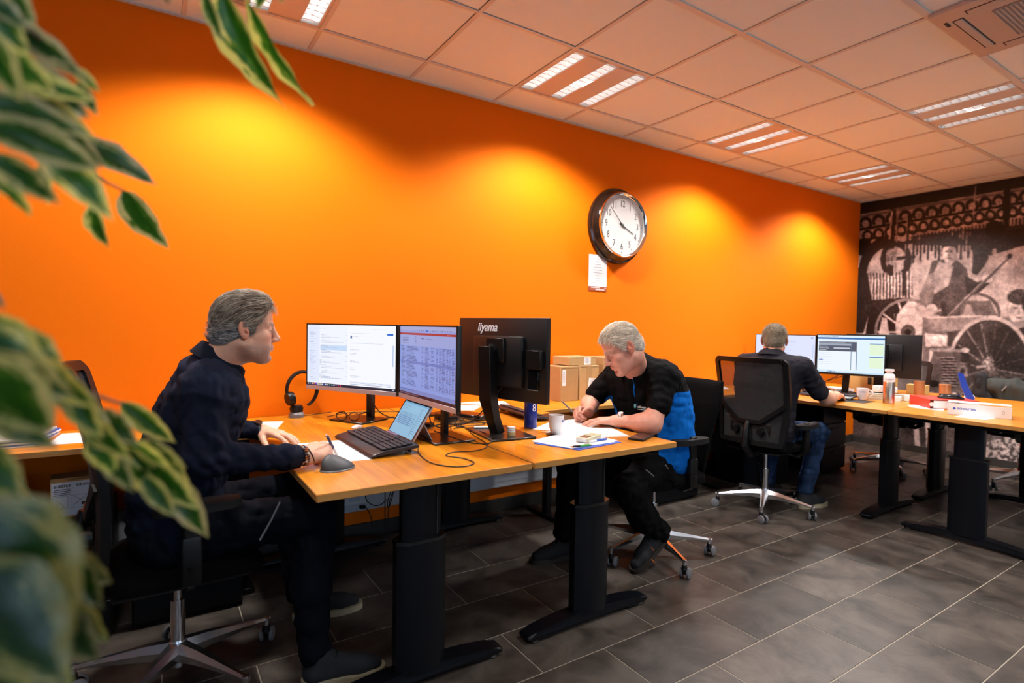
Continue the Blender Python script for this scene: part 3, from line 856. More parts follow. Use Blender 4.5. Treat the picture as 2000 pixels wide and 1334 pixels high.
# ------------------------------------------------------------------ office chairs
def base(t, metal=m_chrome, R=0.335, gas=0.44, angs=(0, 72, 144, 216, 288)):
    for k, dg in enumerate(angs):
        a = math.radians(dg); M = Matrix.Rotation(a, 4, 'Z')
        bm = P()
        # tapered arm: wide and deep at the hub, narrow at the tip
        secs = [(0.018, 0.030, 0.085, 0.150), (0.10, 0.024, 0.092, 0.142), (0.22, 0.016, 0.092, 0.120), (R-0.02, 0.0115, 0.086, 0.103), (R+0.004, 0.008, 0.088, 0.100)]
        rings = []
        for (x, hw, zb, zt) in secs:
            zm = zb+(zt-zb)*0.55
            rings.append([bm.bm.verts.new(M @ Vector(q)) for q in [(x, -hw*0.75, zb), (x, hw*0.75, zb), (x, hw, zm), (x, hw*0.45, zt), (x, -hw*0.45, zt), (x, -hw, zm)]])
        for i in range(len(rings)-1):
            for q in range(6): bm.bm.faces.new((rings[i][q], rings[i][(q+1) % 6], rings[i+1][(q+1) % 6], rings[i+1][q]))
        bm.bm.faces.new(rings[0]); bm.bm.faces.new(rings[-1])
        bm.cyl(M @ Vector((R-0.012, 0, 0.102)), M @ Vector((R-0.012, 0, 0.060)), 0.0115, seg=12)
        bm.done('base_leg', metal, t, 30)
        # twin-wheel caster, swivelled a little differently on each leg
        sw = a+0.9+1.3*k; cx, cy = (R-0.012)*math.cos(a), (R-0.012)*math.sin(a)
        off = Vector((math.cos(sw), math.sin(sw), 0)); sd = Vector((-math.sin(sw), math.cos(sw), 0)); c = Vector((cx, cy, 0.0275))+off*0.016
        cs = P()
        cs.cyl(Vector((cx, cy, 0.072)), Vector((cx, cy, 0.048)), 0.0125, 0.016, 12)
        cs.cyl(c-sd*0.009+Vector((0, 0, 0.006)), c+sd*0.009+Vector((0, 0, 0.006)), 0.019, seg=14)
        co = cs.done('caster', m_blackg, t)
        for q in (-1, 1):
            P().tube([c+sd*q*0.011, c+sd*q*0.014, c+sd*q*0.024, c+sd*q*0.027], [0.024, 0.0275, 0.0275, 0.021], 20).done('wheel', m_grey if metal is m_chrome else m_black, co)
    P().lathe([(0.0, 0.075), (0.030, 0.078), (0.034, 0.10), (0.034, 0.135), (0.027, 0.155), (0.0, 0.157)], (0, 0, 0), 24).done('hub', metal, t)
    P().cyl((0, 0, 0.06), (0, 0, 0.30), 0.024, seg=20).done('gas_sleeve', m_black if metal is not m_chrome else m_chromed, t)
    P().cyl((0, 0, 0.30), (0, 0, gas), 0.0135, seg=16).done('gas_rod', m_chromed, t)
    P().box((0.0, 0, gas+0.0), (0.20, 0.14, 0.045), bev=0.012, seg=2).cyl((0.02, -0.07, gas), (0.02, -0.20, gas-0.015), 0.007, seg=8).box((0.02, -0.21, gas-0.016), (0.03, 0.05, 0.014), bev=0.005).done('tilt_mechanism', m_black, t)
def cushion(c, size, th, m, name, t, crown=0.02, edge=0.03, front=0.02):
    n = 20
    def top(u, v):
        x, y = (u-.5)*2, (v-.5)*2
        # squircle outline
        k = max(abs(x), abs(y)); r = (abs(x)**4+abs(y)**4)**.25 if k > 0 else 1
        s_ = k/r if r > 0 else 1
        X_, Y_ = x*s_*size[0]/2, y*s_*size[1]/2
        return X_, Y_, k
    def f(u, v):
        X_, Y_, k = top(u, v); drop = edge*max(0, (k-0.72)/0.28)**2+front*max(0, X_/(size[0]/2))**3
        return Vector((c[0]+X_, c[1]+Y_, c[2]+th/2+crown*(1-k*k)*0.5-drop))
    def g_(u, v):
        X_, Y_, k = top(u, v); return Vector((c[0]+X_, c[1]+Y_, c[2]-th/2+edge*0.5*max(0, (k-0.72)/0.28)**2-front*0.5*max(0, X_/(size[0]/2))**3))
    p = P(); p.grid(f, n, n); p.grid(g_, n, n)
    bmesh.ops.remove_doubles(p.bm, verts=p.bm.verts[:], dist=1e-5)
    be = [e for e in p.bm.edges if len(e.link_faces) == 1]
    bmesh.ops.bridge_loops(p.bm, edges=be)
    return p.done(name, m, t, 60)
def arm(t, sgn, zpad=0.70, x=0.02, m=m_black):
    y = sgn*0.27
    P().tube([(x, sgn*0.10, 0.44), (x, sgn*0.22, 0.435), (x, y-sgn*0.01, 0.46), (x, y, 0.52)], [0.016, 0.018, 0.022, 0.024], 12).box((x, y, 0.53), (0.058, 0.034, 0.16), bev=0.010, seg=2).done('armrest_post', m, t)
    P().box((x, y, (0.60+zpad)/2), (0.046, 0.024, zpad-0.55), bev=0.006).done('armrest_slide', m, t)
    p = P(); n = 14
    out = []
    for k in range(n):
        a = 2*PI*k/n; out.append((0.125*math.copysign(abs(math.cos(a))**0.7, math.cos(a)), 0.043*math.copysign(abs(math.sin(a))**0.7, math.sin(a))))
    p.prism(out, zpad-0.012, zpad+0.016, Matrix.Translation((x+0.02, y, 0)))
    bmesh.ops.bevel(p.bm, geom=[e for e in p.bm.edges if e.calc_face_angle(0) > 1.0], offset=0.008, segments=2, affect='EDGES')
    p.done('armrest_pad', m_blackr, t, 45)
def mesh_chair(loc, rz, angs, label, back_tilt=0.14, metal=m_chrome, top=1.085, wid=0.50, zpad=0.70, seatz=0.475, arms=True):
    t = thing('office_chair', loc, rz, label, 'chair', 'black office chairs')
    base(t, metal, angs=[q-math.degrees(rz) for q in angs])
    cushion((0.02, 0, seatz+0.02), (0.49, 0.50), 0.07, m_fabric, 'seat', t)
    P().box((0.01, 0, seatz-0.025), (0.40, 0.38, 0.02), bev=0.008).done('seat_shell', m_black, t)
    if arms:
        for sg in (-1, 1): arm(t, sg, zpad)
    # backrest, modelled upright in (y, z) then curved and tilted
    zb, zt, zv = 0.50, top, 0.665
    hw = wid/2
    def bend(y, z, d=0.0):
        u = (z-zb)/(zt-zb)
        x = -0.235-(z-zb)*back_tilt+0.035*math.sin(u*PI)*0.8+0.045*(y/hw)**2-0.02*u*u
        return Vector((x-d, y, z))
    def bar(pts, w, dpt, name, m, parent, n=8):
        pp = []
        for i in range(len(pts)-1):
            for k in range(n): 
                tt = k/n; pp.append((pts[i][0]*(1-tt)+pts[i+1][0]*tt, pts[i][1]*(1-tt)+pts[i+1][1]*tt))
        pp.append(pts[-1])
        p = P(); rings = []
        for i, (y, z) in enumerate(pp):
            a = pp[min(i+1, len(pp)-1)]; b_ = pp[max(i-1, 0)]; ty, tz = a[0]-b_[0], a[1]-b_[1]; l = math.hypot(ty, tz); ny, nz_ = -tz/l, ty/l
            rings.append([p.bm.verts.new(bend(y+ny*w/2*s1, z+nz_*w/2*s1, s2)) for s1, s2 in ((-1, 0), (1, 0), (1, dpt), (-1, dpt))])
        for i in range(len(rings)-1):
            for q in range(4): p.bm.faces.new((rings[i][q], rings[i][(q+1) % 4], rings[i+1][(q+1) % 4], rings[i+1][q]))
        p.bm.faces.new(rings[0]); p.bm.faces.new(rings[-1])
        return p.done(name, m, parent, 40)
    fr = bar([(-hw+0.02, zt-0.01), (hw-0.02, zt-0.01), (hw, zt-0.03), (hw-0.005, 0.80), (hw-0.03, zb+0.02), (-hw+0.03, zb+0.02), (-hw+0.005, 0.80), (-hw, zt-0.03), (-hw+0.02, zt-0.01)], 0.034, 0.026, 'back_frame', m_black, t)
    bar([(-hw+0.01, 0.79), (-0.085, zv), (0.085, zv), (hw-0.01, 0.79)], 0.026, 0.034, 'back_brace', m_black, t)
    p = P(); p.grid(lambda u, v: bend((u-.5)*(wid-0.02-(0.05*(1-v))), zb+0.02+v*(zt-zb-0.03), 0.010), 14, 16)
    p.done('back_mesh', m_mesh, t, 60)
    # spine and lumbar pad with two knobs
    sp = P().tube([(-0.06, 0, 0.435), (-0.20, 0, 0.43), (-0.285, 0, 0.50), bend(0, 0.60, 0.05), bend(0, zv, 0.03)], [0.026, 0.028, 0.026, 0.022, 0.016], 12).done('back_spine', m_black, t)
    lb = P().box(bend(0, 0.60, -0.012), (0.02, 0.30, 0.12), bev=0.009, seg=2).done('lumbar_pad', m_black, t)
    for sg in (-1, 1): P().cyl(bend(sg*0.09, 0.60, 0.012), bend(sg*0.09, 0.60, 0.045), 0.026, 0.022, 18).done('lumbar_knob', m_black, lb)
    return t
c1 = mesh_chair((0.07, 2.28, 0), math.radians(2), (17.5, 89.5, 161.5, 233.5, 305.5), 'black mesh office chair with polished star base under the man in the navy shirt', back_tilt=0.10, top=1.14, zpad=0.70, wid=0.47, seatz=0.44)
c3 = mesh_chair((3.71, 2.33, 0), math.radians(4), (209, 281, 353, 65, 137), 'black mesh-back office chair of the man seen from behind', top=1.10, wid=0.50, zpad=0.64, back_tilt=0.05)
c4 = mesh_chair((5.80, 2.42, 0), math.radians(188), (150, 222, 294, 6, 78), 'empty black mesh office chair beyond the dark switched-off monitor', top=1.02, zpad=0.64)
# upholstered chair
def padded_chair(loc, rz, angs, label):
    t = thing('office_chair', loc, rz, label, 'chair', 'black office chairs')
    base(t, m_chrome, gas=0.42, angs=[q-math.degrees(rz) for q in angs])
    cushion((0.02, 0, 0.475), (0.49, 0.49), 0.08, m_fabric, 'seat', t)
    for sg in (-1, 1): arm(t, sg, 0.70, x=-0.01)
    p = P()
    def bk(side):
        def f(u, v):
            y, z = (u-.5)*2, v
            hw = 0.235-0.035*(1-z)**2-0.03*max(0, z-0.8)/0.2
            x = -0.215-0.13*z+0.03*math.sin(z*PI)+0.035*y*y
            k = max(abs(y), abs(2*z-1)); ed = max(0, (k-0.8)/0.2)**2*0.02
            return Vector((x+(0.032-ed if side > 0 else -0.032+ed), y*hw, 0.50+0.50*z))
        return f
    p.grid(bk(1), 16, 18); p.grid(bk(-1), 16, 18)
    be = [e for e in p.bm.edges if len(e.link_faces) == 1]; bmesh.ops.bridge_loops(p.bm, edges=be)
    p.done('backrest', m_fabric, t, 60)
    P().tube([(-0.06, 0, 0.42), (-0.20, 0, 0.41), (-0.285, 0, 0.50), (-0.30, 0, 0.66)], [0.03, 0.03, 0.028, 0.026], 12).done('back_spine', m_black, t)
    return t
c2 = padded_chair((2.40, 2.19, 0), PI-0.05, (-35, -107, -179, 109, 37), 'black padded office chair of the man in the polo shirt')
# chair with a dark jacket over it, by the mural
c5 = mesh_chair((6.15, 1.55, 0), math.radians(10), (20, 92, 164, 236, 308), 'black office chair with a dark jacket hung over it, at the right edge', top=0.93, zpad=0.64)

# drawer cabinet at the left, under the worktop
cb = thing('drawer_cabinet', (-0.36, 2.97, 0), 0, 'low black drawer cabinet under the left worktop, holding a labelled box', 'cabinet')
P().box((0, 0, 0.245), (0.43, 0.46, 0.47), bev=0.004).done('body', m_black, cb)
for k in range(3):
    d = P().box((0, -0.237, 0.085+0.155*k), (0.42, 0.016, 0.148), bev=0.003).done('drawer', m_steel, cb)
    P().box((0, -0.249, 0.135+0.155*k), (0.14, 0.010, 0.012), bev=0.003).done('handle', m_black, d)
P().cyl((0.145, -0.245, 0.425), (0.145, -0.252, 0.425), 0.009, seg=16).done('lock', m_chromed, cb)
for (x, y) in ((-.18, -.19), (.18, -.19), (-.18, .19), (.18, .19)): P().box((x, y, 0.0065), (0.04, 0.04, 0.013), bev=0.003).done('glide', m_black, cb)
def added_cabinet(x, y, w, h, label):  # black cabinets added to cover the lit wall and darken the space under the tops
    t = thing('drawer_cabinet', (x, y, 0), 0, label, 'cabinet', 'added black cabinets along the orange wall')
    P().box((0, 0, h/2+0.006), (w, 0.40, h-0.012), bev=0.004).done('body', m_steel, t)
    for k in range(3):
        d = P().box((0, -0.207, h*(0.17+0.32*k)+0.01), (w-0.012, 0.014, h*0.30), bev=0.003).done('drawer', m_steel, t)
        P().box((0, -0.217, h*(0.27+0.32*k)), (0.14, 0.008, 0.010), bev=0.002).done('handle', m_black, d)
    P().box((0, 0, 0.006), (w-0.04, 0.36, 0.012)).done('plinth', m_black, t)
added_cabinet(0.13, 2.96, 0.42, 0.70, 'added black drawer cabinet darkening the gap under the left worktop, behind the man in the navy shirt')
added_cabinet(3.22, 2.97, 0.60, 0.70, 'added black drawer cabinet darkening the gap under the worktop, behind the padded chair')
added_cabinet(4.32, 2.85, 0.44, 0.68, 'added black drawer cabinet darkening the orange wall left of the far desk legs')
added_cabinet(5.27, 2.85, 0.42, 0.68, 'added black drawer cabinet darkening the far corner under the far desks')
# vertical clutter standing in the low cabinet: a tray with folders
# ------------------------------------------------------------------ pictures on the screens
def _canvas(W, H, c): a = np.empty((H, W, 3), np.float32); a[:] = srgb(*c); return a
def _r(a, x0, y0, x1, y1, c):
    H, W = a.shape[:2]; a[int(y0*H):max(int(y1*H), int(y0*H)+1), int(x0*W):max(int(x1*W), int(x0*W)+1)] = srgb(*c)
def _line(a, x, y, w, c, h=0.006, seed=0):
    """a line of illegible small print"""
    r = random.Random(seed); x1 = x+w
    while x < x1:
        l = r.uniform(0.006, 0.02); _r(a, x, y, min(x+l, x1), y+h, c); x += l+0.004
def scr_mail(W=330, H=200):
    a = _canvas(W, H, (246, 249, 255)); g = (190, 200, 222); dk = (110, 125, 165)
    _r(a, 0, 0, 0.15, 0.94, (226, 235, 255)); _r(a, 0.15, 0, 0.48, 0.94, (240, 245, 255))
    _line(a, 0.03, 0.055, 0.2, g, seed=1); _line(a, 0.76, 0.06, 0.16, g, seed=2)
    for i in range(28): _line(a, 0.035, 0.11+0.029*i, 0.03+0.05*((i*37) % 10)/10, (165, 178, 212), seed=i+5)
    _r(a, 0.16, 0.33, 0.47, 0.41, (200, 222, 248))
    for i in range(9):
        y = 0.16+0.083*i
        for q in range(3): _line(a, 0.17, y+0.02*q, [0.07, 0.12, 0.24][q]*(0.7+0.5*((i*7+q) % 5)/5), (150, 165, 200), seed=i*3+q)
        _r(a, 0.455, y, 0.47, y+0.006, g)
    _r(a, 0.155, 0.56, 0.158, 0.66, dk); _r(a, 0.155, 0.80, 0.158, 0.87, dk)
    _line(a, 0.51, 0.125, 0.22, g, seed=90); _r(a, 0.91, 0.12, 0.975, 0.15, (40, 110, 215)); _r(a, 0.51, 0.165, 0.53, 0.21, (60, 90, 150))
    _line(a, 0.54, 0.175, 0.06, g, seed=91); _line(a, 0.51, 0.28, 0.36, (175, 188, 215), seed=92)
    for y, w in ((.34, .03), (.38, .09), (.40, .1), (.44, .07), (.46, .06), (.56, .05), (.58, .1), (.67, .03), (.695, .05), (.80, .1), (.82, .08)): _line(a, 0.51, y, w, (140, 155, 195), seed=int(y*100))
    _r(a, 0.97, 0.30, 0.977, 0.62, (120, 160, 215))
    for y in (.895, .912): _line(a, 0.51, y, 0.44, (120, 150, 205), seed=int(y*1000))
    _r(a, 0.51, 0.93, 0.95, 0.937, (20, 90, 175))
    _r(a, 0, 0.955, 1, 1, (32, 30, 48))
    cols = [(230, 230, 240), (90, 150, 230), (200, 200, 210), (235, 110, 80), (120, 90, 220), (240, 240, 250), (240, 230, 200), (235, 240, 240), (40, 120, 220), (220, 230, 245), (200, 210, 230), (60, 190, 170), (120, 200, 220), (240, 240, 240), (110, 90, 200), (210, 50, 60), (220, 60, 90)]
    for i, c in enumerate(cols): _r(a, 0.008+0.024*i, 0.968, 0.020+0.024*i, 0.988, c)
    _r(a, 0.965, 0.968, 0.99, 0.985, (200, 210, 240))
    return W, H, a
def scr_sheet(W=330, H=200):
    a = _canvas(W, H, (142, 164, 232)); dk = (62, 76, 140)
    _r(a, 0, 0, 1, 0.06, (170, 178, 225)); _r(a, 0, 0.06, 1, 0.085, (150, 165, 230))
    for i in range(24): _line(a, 0.02+i*0.04, 0.05, 0.014, dk, 0.012, seed=i)
    _r(a, 0.5, 0.045, 0.55, 0.07, (60, 120, 220)); _r(a, 0, 0.092, 1, 0.122, (176, 52, 50)); _line(a, 0.86, 0.105, 0.08, (240, 220, 230), seed=77)
    _r(a, 0, 0.122, 1, 0.27, (158, 172, 228))
    for i in range(5): _line(a, 0.06, 0.14+0.024*i, 0.12, dk, 0.008, seed=i+40); _line(a, 0.30, 0.14+0.024*i, 0.03, dk, 0.008, seed=i+50)
    _line(a, 0.42, 0.16, 0.05, (40, 50, 90), 0.014, seed=3); _line(a, 0.5, 0.165, 0.12, dk, 0.009, seed=31)
    cx = [(0.04, .09), (0.14, .24), (0.44, .03), (0.50, .08), (0.60, .07), (0.70, .02), (0.74, .04), (0.79, .06), (0.86, .035), (0.905, .03), (0.945, .04)]
    for i in range(30):
        y = 0.29+0.0192*i
        if i in (11, 12): _r(a, 0.02, y-0.004, 0.99, y+0.014, (112, 132, 205))
        for q, (x, w) in enumerate(cx):
            if q in (2, 4) and (i*5+q) % 3 == 0: continue
            _line(a, x, y, w*(0.55+0.45*((i*31+q*17) % 10)/10), dk, 0.008, seed=i*20+q)
    for x in (0.135, 0.43, 0.49, 0.69, 0.78, 0.85): _r(a, x, 0.28, x+0.003, 0.87, (120, 140, 210))
    _r(a, 0, 0.90, 1, 0.95, (126, 142, 205)); _r(a, 0.02, 0.91, 0.3, 0.92, (100, 112, 180))
    _r(a, 0, 0.955, 1, 1, (52, 22, 32))
    for i in range(17): _r(a, 0.008+0.022*i, 0.968, 0.018+0.022*i, 0.988, (150, 120, 150))
    return W, H, a
def scr_doc(W=160, H=110):
    a = _canvas(W, H, (150, 205, 238)); dk = (70, 120, 170)
    _r(a, 0, 0, 1, 0.05, (120, 180, 222)); _line(a, .05, .12, .3, dk, .012, 1); _line(a, .05, .2, .2, dk, .012, 2)
    for i in range(7): _r(a, 0.06, 0.33+0.055*i, 0.72, 0.345+0.055*i, (80, 130, 185)); _line(a, .08, .355+.055*i, .5, (110, 160, 205), .012, i)
    _r(a, 0.79, 0.1, 0.80, 0.95, dk)
    for i in range(12): _line(a, .83, .12+.065*i, .1, dk, .012, i+30)
    return W, H, a
def scr_text(W=220, H=130):
    a = _canvas(W, H, (222, 230, 255))
    for i in range(9): _line(a, 0.5, 0.08+0.05*i, 0.2*((i*7) % 5+1)/5, (160, 175, 215), seed=i)
    _r(a, 0.93, 0.05, 0.97, 0.075, (40, 90, 180)); _r(a, 0.965, 0.25, 0.972, 0.6, (150, 175, 220)); _r(a, 0, 0.96, 1, 1, (30, 35, 60))
    return W, H, a
def scr_app(W=220, H=130):
    a = _canvas(W, H, (226, 244, 255))
    _r(a, 0, 0.06, 1, 0.10, (45, 110, 175)); _r(a, 0, 0.10, 1, 0.14, (235, 246, 255)); _line(a, .02, .03, .3, (120, 150, 180), .015, 4)
    _r(a, 0.02, 0.17, 0.60, 0.43, (84, 90, 108)); _r(a, 0.02, 0.22, 0.53, 0.27, (160, 170, 188)); _line(a, .03, .19, .4, (190, 195, 205), .014, 5)
    _line(a, .04, .30, .12, (200, 205, 215), .014, 6); _line(a, .04, .34, .14, (200, 205, 215), .014, 7); _r(a, 0.25, 0.33, 0.5, 0.36, (205, 212, 224)); _r(a, 0.04, 0.385, 0.14, 0.40, (210, 216, 226))
    _r(a, 0.02, 0.43, 0.51, 0.92, (240, 248, 255)); _r(a, 0.515, 0.17, 0.525, 0.92, (90, 110, 140)); _r(a, 0.53, 0.43, 0.595, 0.92, (236, 246, 255)); _r(a, 0.595, 0.43, 0.605, 0.92, (110, 130, 160))
    for i in range(7): _line(a, .03, .47+.05*i, .2, (190, 205, 225), .01, i+9)
    _r(a, 0.03, 0.66, 0.09, 0.68, (40, 90, 190))
    for y in (0.20, 0.54): _r(a, 0.79, y, 0.985, y+0.022, (50, 120, 185)); _r(a, 0.79, y+0.022, 0.985, y+0.30, (228, 246, 214))
    _r(a, 0, 0.965, 1, 1, (200, 226, 245))
    for i in range(6): _r(a, 0.16+0.022*i, 0.965, 0.175+0.022*i, 0.99, [(30, 40, 80), (40, 100, 210), (30, 40, 60), (70, 140, 230), (210, 90, 90), (60, 90, 200)][i])
    return W, H, a

m_screen = amat('lit_screen', rough=0.35, emit=1.0)
m_screen_dim = amat('lit_screen_dim', rough=0.3, emit=0.85)
m_silver = mat('silver_plastic', (0.42, 0.40, 0.44), 0.35, metal=0.5)
m_off = mat('switched_off_screen', (0.004, 0.004, 0.005), 0.12)
m_backp = mat('monitor_back_plastic', (0.006, 0.006, 0.007), 0.34, bump=0.15, bscale=1500)

def monitor(A, B, zb, zt, scr, label, foot, footsize, footrot, neck, chin=0.018, chinmat=None, th=0.022, neckw=(0.045, 0.022), smat=None, backlogo=None, group='computer monitors'):
    """A,B = left/right lower ends seen from the front (x,y)"""
    A = Vector((A[0], A[1], 0)); B = Vector((B[0], B[1], 0)); u = (B-A); w = u.length; u.normalize(); n = u.cross(Vector((0, 0, 1)))
    mid = (A+B)/2; cz = (zb+zt)/2; h = zt-zb
    t = thing('monitor', (foot[0], foot[1], DZ), 0, label, 'monitor', group)
    base_inv = Matrix.Translation((-foot[0], -foot[1], -DZ))
    F = Matrix(((u.x, 0, n.x, mid.x), (u.y, 0, n.y, mid.y), (0, 1, 0, cz), (0, 0, 0, 1)))  # local (x right, y up, z toward viewer)
    G = base_inv @ F
    def put(p, name, m, parent=t, ang=38): p.xform(G); return p.done(name, m, parent, ang)
    hs = put(P().box((0, 0, -th/2), (w, h, th), bev=0.003, seg=2), 'housing', m_backp)
    bz = 0.007
    p = P()
    for (x, y, sx, sy) in [(0, h/2-bz/2, w, bz), (-w/2+bz/2, 0, bz, h), (w/2-bz/2, 0, bz, h)]: p.box((x, y, 0.0012), (sx, sy, 0.0024))
    put(p, 'bezel', m_black)
    put(P().box((0, -h/2+chin/2, 0.0017), (w, chin, 0.0034), bev=0.0008), 'chin', chinmat or m_black)
    sw, sh = w-2*bz, h-bz-chin
    c0 = G @ Vector((-sw/2, -h/2+chin, 0.0008)); eu = (G.to_3x3() @ Vector((sw, 0, 0))); ev = (G.to_3x3() @ Vector((0, sh, 0)))
    if scr: pix_mesh('screen', scr[0], scr[1], scr[2], c0, eu, ev, smat or m_screen, t)
    else: put(P().box((0, -h/2+chin+sh/2, 0.0004), (sw, sh, 0.0012)), 'screen', m_off)
    # back bulge, vesa plate, neck and foot plate
    put(P().box((0, -0.03*h, -th-0.010), (w*0.56, h*0.62, 0.026), bev=0.010, seg=2), 'back_cover', m_backp, hs)
    put(P().box((0, 0.04, -th-0.028), (0.115, 0.115, 0.016), bev=0.004), 'mount_plate', m_black, t)
    fz = DZ
    nl = [base_inv @ Vector(q) for q in neck]
    rr = []
    P_ = P()
    # rectangular neck swept through the given points
    pts = [Vector(q) for q in nl]; rings = []
    side = Vector((u.x, u.y, 0))
    for i, q in enumerate(pts):
        d = (pts[min(i+1, len(pts)-1)]-pts[max(i-1, 0)]).normalized(); f = d.cross(side).normalized()
        k = neckw[0] if not isinstance(neckw[0], (list, tuple)) else neckw[0][i]
        k2 = neckw[1] if not isinstance(neckw[1], (list, tuple)) else neckw[1][i]
        rings.append([P_.bm.verts.new(q+side*a*k/2+f*b*k2/2) for a, b in ((-1, -1), (1, -1), (1, 1), (-1, 1))])
    for i in range(len(rings)-1):
        for q in range(4): P_.bm.faces.new((rings[i][q], rings[i][(q+1) % 4], rings[i+1][(q+1) % 4], rings[i+1][q]))
    P_.bm.faces.new(rings[0]); P_.bm.faces.new(rings[-1])
    bmesh.ops.bevel(P_.bm, geom=[e for e in P_.bm.edges], offset=0.002, segments=1, affect='EDGES')
    P_.done('neck', m_black, t)
    hub = G @ Vector((0, 0.04, -th-0.03)); P().tube([hub, pts[-1]+(hub-pts[-1])*0.15], 0.017, 12).done('hinge', m_black, t)
    P().box((0, 0, 0.005), (footsize[0], footsize[1], 0.009), bev=0.003, rot=(0, 0, footrot)).done('foot_plate', m_blackf, t)
    if backlogo:
        s, sz, x, y = backlogo
        M = G @ Matrix.Translation((x, y, -th-0.0004)) @ Matrix.Rotation(PI, 4, 'Y')
        lg = text('maker_logo', s, sz, M, m_logo, hs, 0.0005, 0.92, shear=0.25, bold=0.0009)
    return t, G, w, h
m_logo = mat('logo_print', (0.75, 0.75, 0.78), 0.4)
m_blackf = mat('foot_plate_black', (0.009, 0.007, 0.006), 0.3)

W_, H_, im = scr_mail()
mon1, G1, w1, h1 = monitor((0.69, 3.10), (0.993, 2.562), 0.940, 1.292, (W_, H_, im), 'lit monitor with white mail page and silver chin, facing the man in the navy shirt', (0.925, 2.93), (0.235, 0.20), math.atan2(-0.874, 0.486), [(1.0, 2.965, DZ+0.008), (1.0, 2.965, 0.9), (0.985, 2.955, 1.12)], chin=0.022, chinmat=m_silver)
mon2, G2, w2, h2 = monitor((1.003, 2.552), (1.008, 1.955), 0.940, 1.292, scr_sheet(), 'lit monitor showing a blue table with red header bar, turned steeply away', (1.11, 2.27), (0.20, 0.235), 0, [(1.135, 2.32, DZ+0.008), (1.13, 2.31, 0.9), (1.07, 2.28, 1.12)], chin=0.022, chinmat=m_silver, smat=m_screen_dim)
for G_, w_, h_ in ((G1, w1, h1), (G2, w2, h2)):
    pass
mon3, G3, w3, h3 = monitor((1.452, 1.935), (1.312, 2.482), 0.952, 1.332, None, 'large black monitor seen from the back, white maker name at its top', (1.395, 2.25), (0.225, 0.335), -0.12, [(1.375, 2.235, DZ+0.008), (1.345, 2.235, 0.86), (1.315, 2.225, 0.95), (1.300, 2.22, 1.20)], chin=0.02, neckw=((0.055, 0.06, 0.078, 0.078), (0.045, 0.045, 0.05, 0.042)), th=0.024, backlogo=('iiyama', 0.058, 0.085, 0.145))
# usb hub box and card slot on its side, socket recess at the back
hb = P().box((-w3/2+0.055, 0.005, -0.036), (0.085, 0.085, 0.028), bev=0.004).xform(G3).done('side_hub', m_black, mon3)
P().box((-w3/2+0.068, -0.085, -0.028), (0.06, 0.085, 0.010), bev=0.002).xform(G3).done('card_slot', m_off, mon3)
P().box((-w3/2+0.068, -0.13, -0.0285), (0.058, 0.003, 0.012)).xform(G3).done('slot_lip', m_grey, mon3)
mon4, G4, w4, h4 = monitor((1.335, 2.505), (1.60, 3.03), 0.952, 1.325, None, 'black monitor seen edge-on just beyond the back-turned one', (1.44, 2.86), (0.20, 0.22), 0.45, [(1.43, 2.88, DZ+0.008), (1.415, 2.88, 0.95), (1.42, 2.85, 1.2)], chin=0.02)
monitor((4.775, 3.135), (4.745, 2.548), 0.915, 1.262, scr_text(), 'lit monitor half hidden behind the head of the man seen from behind', (4.85, 2.84), (0.20, 0.25), 0, [(4.87, 2.84, DZ+0.008), (4.86, 2.84, 1.1)])
monitor((4.742, 2.54), (4.862, 2.062), 0.935, 1.27, scr_app(), 'lit monitor with grey windows and pale yellow notes, nearest the mural', (4.87, 2.33), (0.20, 0.25), 0.2, [(4.86, 2.36, DZ+0.008), (4.86, 2.34, 1.1)], neckw=(0.05, 0.02))
monitor((5.155, 1.925), (5.10, 2.47), 0.92, 1.277, None, 'dark switched-off monitor seen from behind beside the mural', (5.10, 2.19), (0.18, 0.22), 0.1, [(5.04, 2.18, DZ+0.008), (5.06, 2.18, 1.1)], neckw=(0.08, 0.02))

# ------------------------------------------------------------------ things on the near desk
def flat(name, corners, z, m, label, cat, group=None, th=0.0006, lines=0, curl=0.0):
    c = [Vector((x, y, 0)) for x, y in corners]; ctr = sum(c, Vector())/len(c)
    area = sum(c[i].x*c[(i+1) % len(c)].y-c[(i+1) % len(c)].x*c[i].y for i in range(len(c)))
    if area < 0: c = c[::-1]
    t = thing(name, (ctr.x, ctr.y, z), 0, label, cat, group)
    P().sheet([q-ctr for q in c], th).done('sheet', m, t)
    if lines:
        p = P(); c = [q-ctr for q in c]
        r = random.Random(lines+int(ctr.x*100))
        for i in range(lines):
            v = 0.1+0.8*i/lines; a = 0.08; b_ = 0.08+r.uniform(0.35, 0.82)
            f = lambda uu, vv: (c[0]*(1-uu)+c[1]*uu)*(1-vv)+(c[3]*(1-uu)+c[2]*uu)*vv
            q = [f(a, v), f(b_, v), f(b_, v+0.012), f(a, v+0.012)]
            p.sheet([Vector((k.x, k.y, th+0.0001)) for k in q], 0.00012)
        p.done('print', m_ink, t)
    return t
def pxs(lst, z): return [tuple(onz(x, y, z)[:2]) for x, y in lst]
flat('paper_sheet', [(0.56, 2.07), (0.70, 2.05), (0.705, 2.46), (0.44, 2.47), (0.42, 2.30)], DZ+0.0002, m_paper, 'printed sheet the man in the navy shirt is writing on', 'paper', lines=0)
flat('paper_sheet', [(0.571, 3.07), (0.498, 2.86), (0.33, 2.92), (0.40, 3.13)], DZ+0.0002, m_paper, 'white sheet behind the watch arm, in front of the headset', 'paper', lines=10)
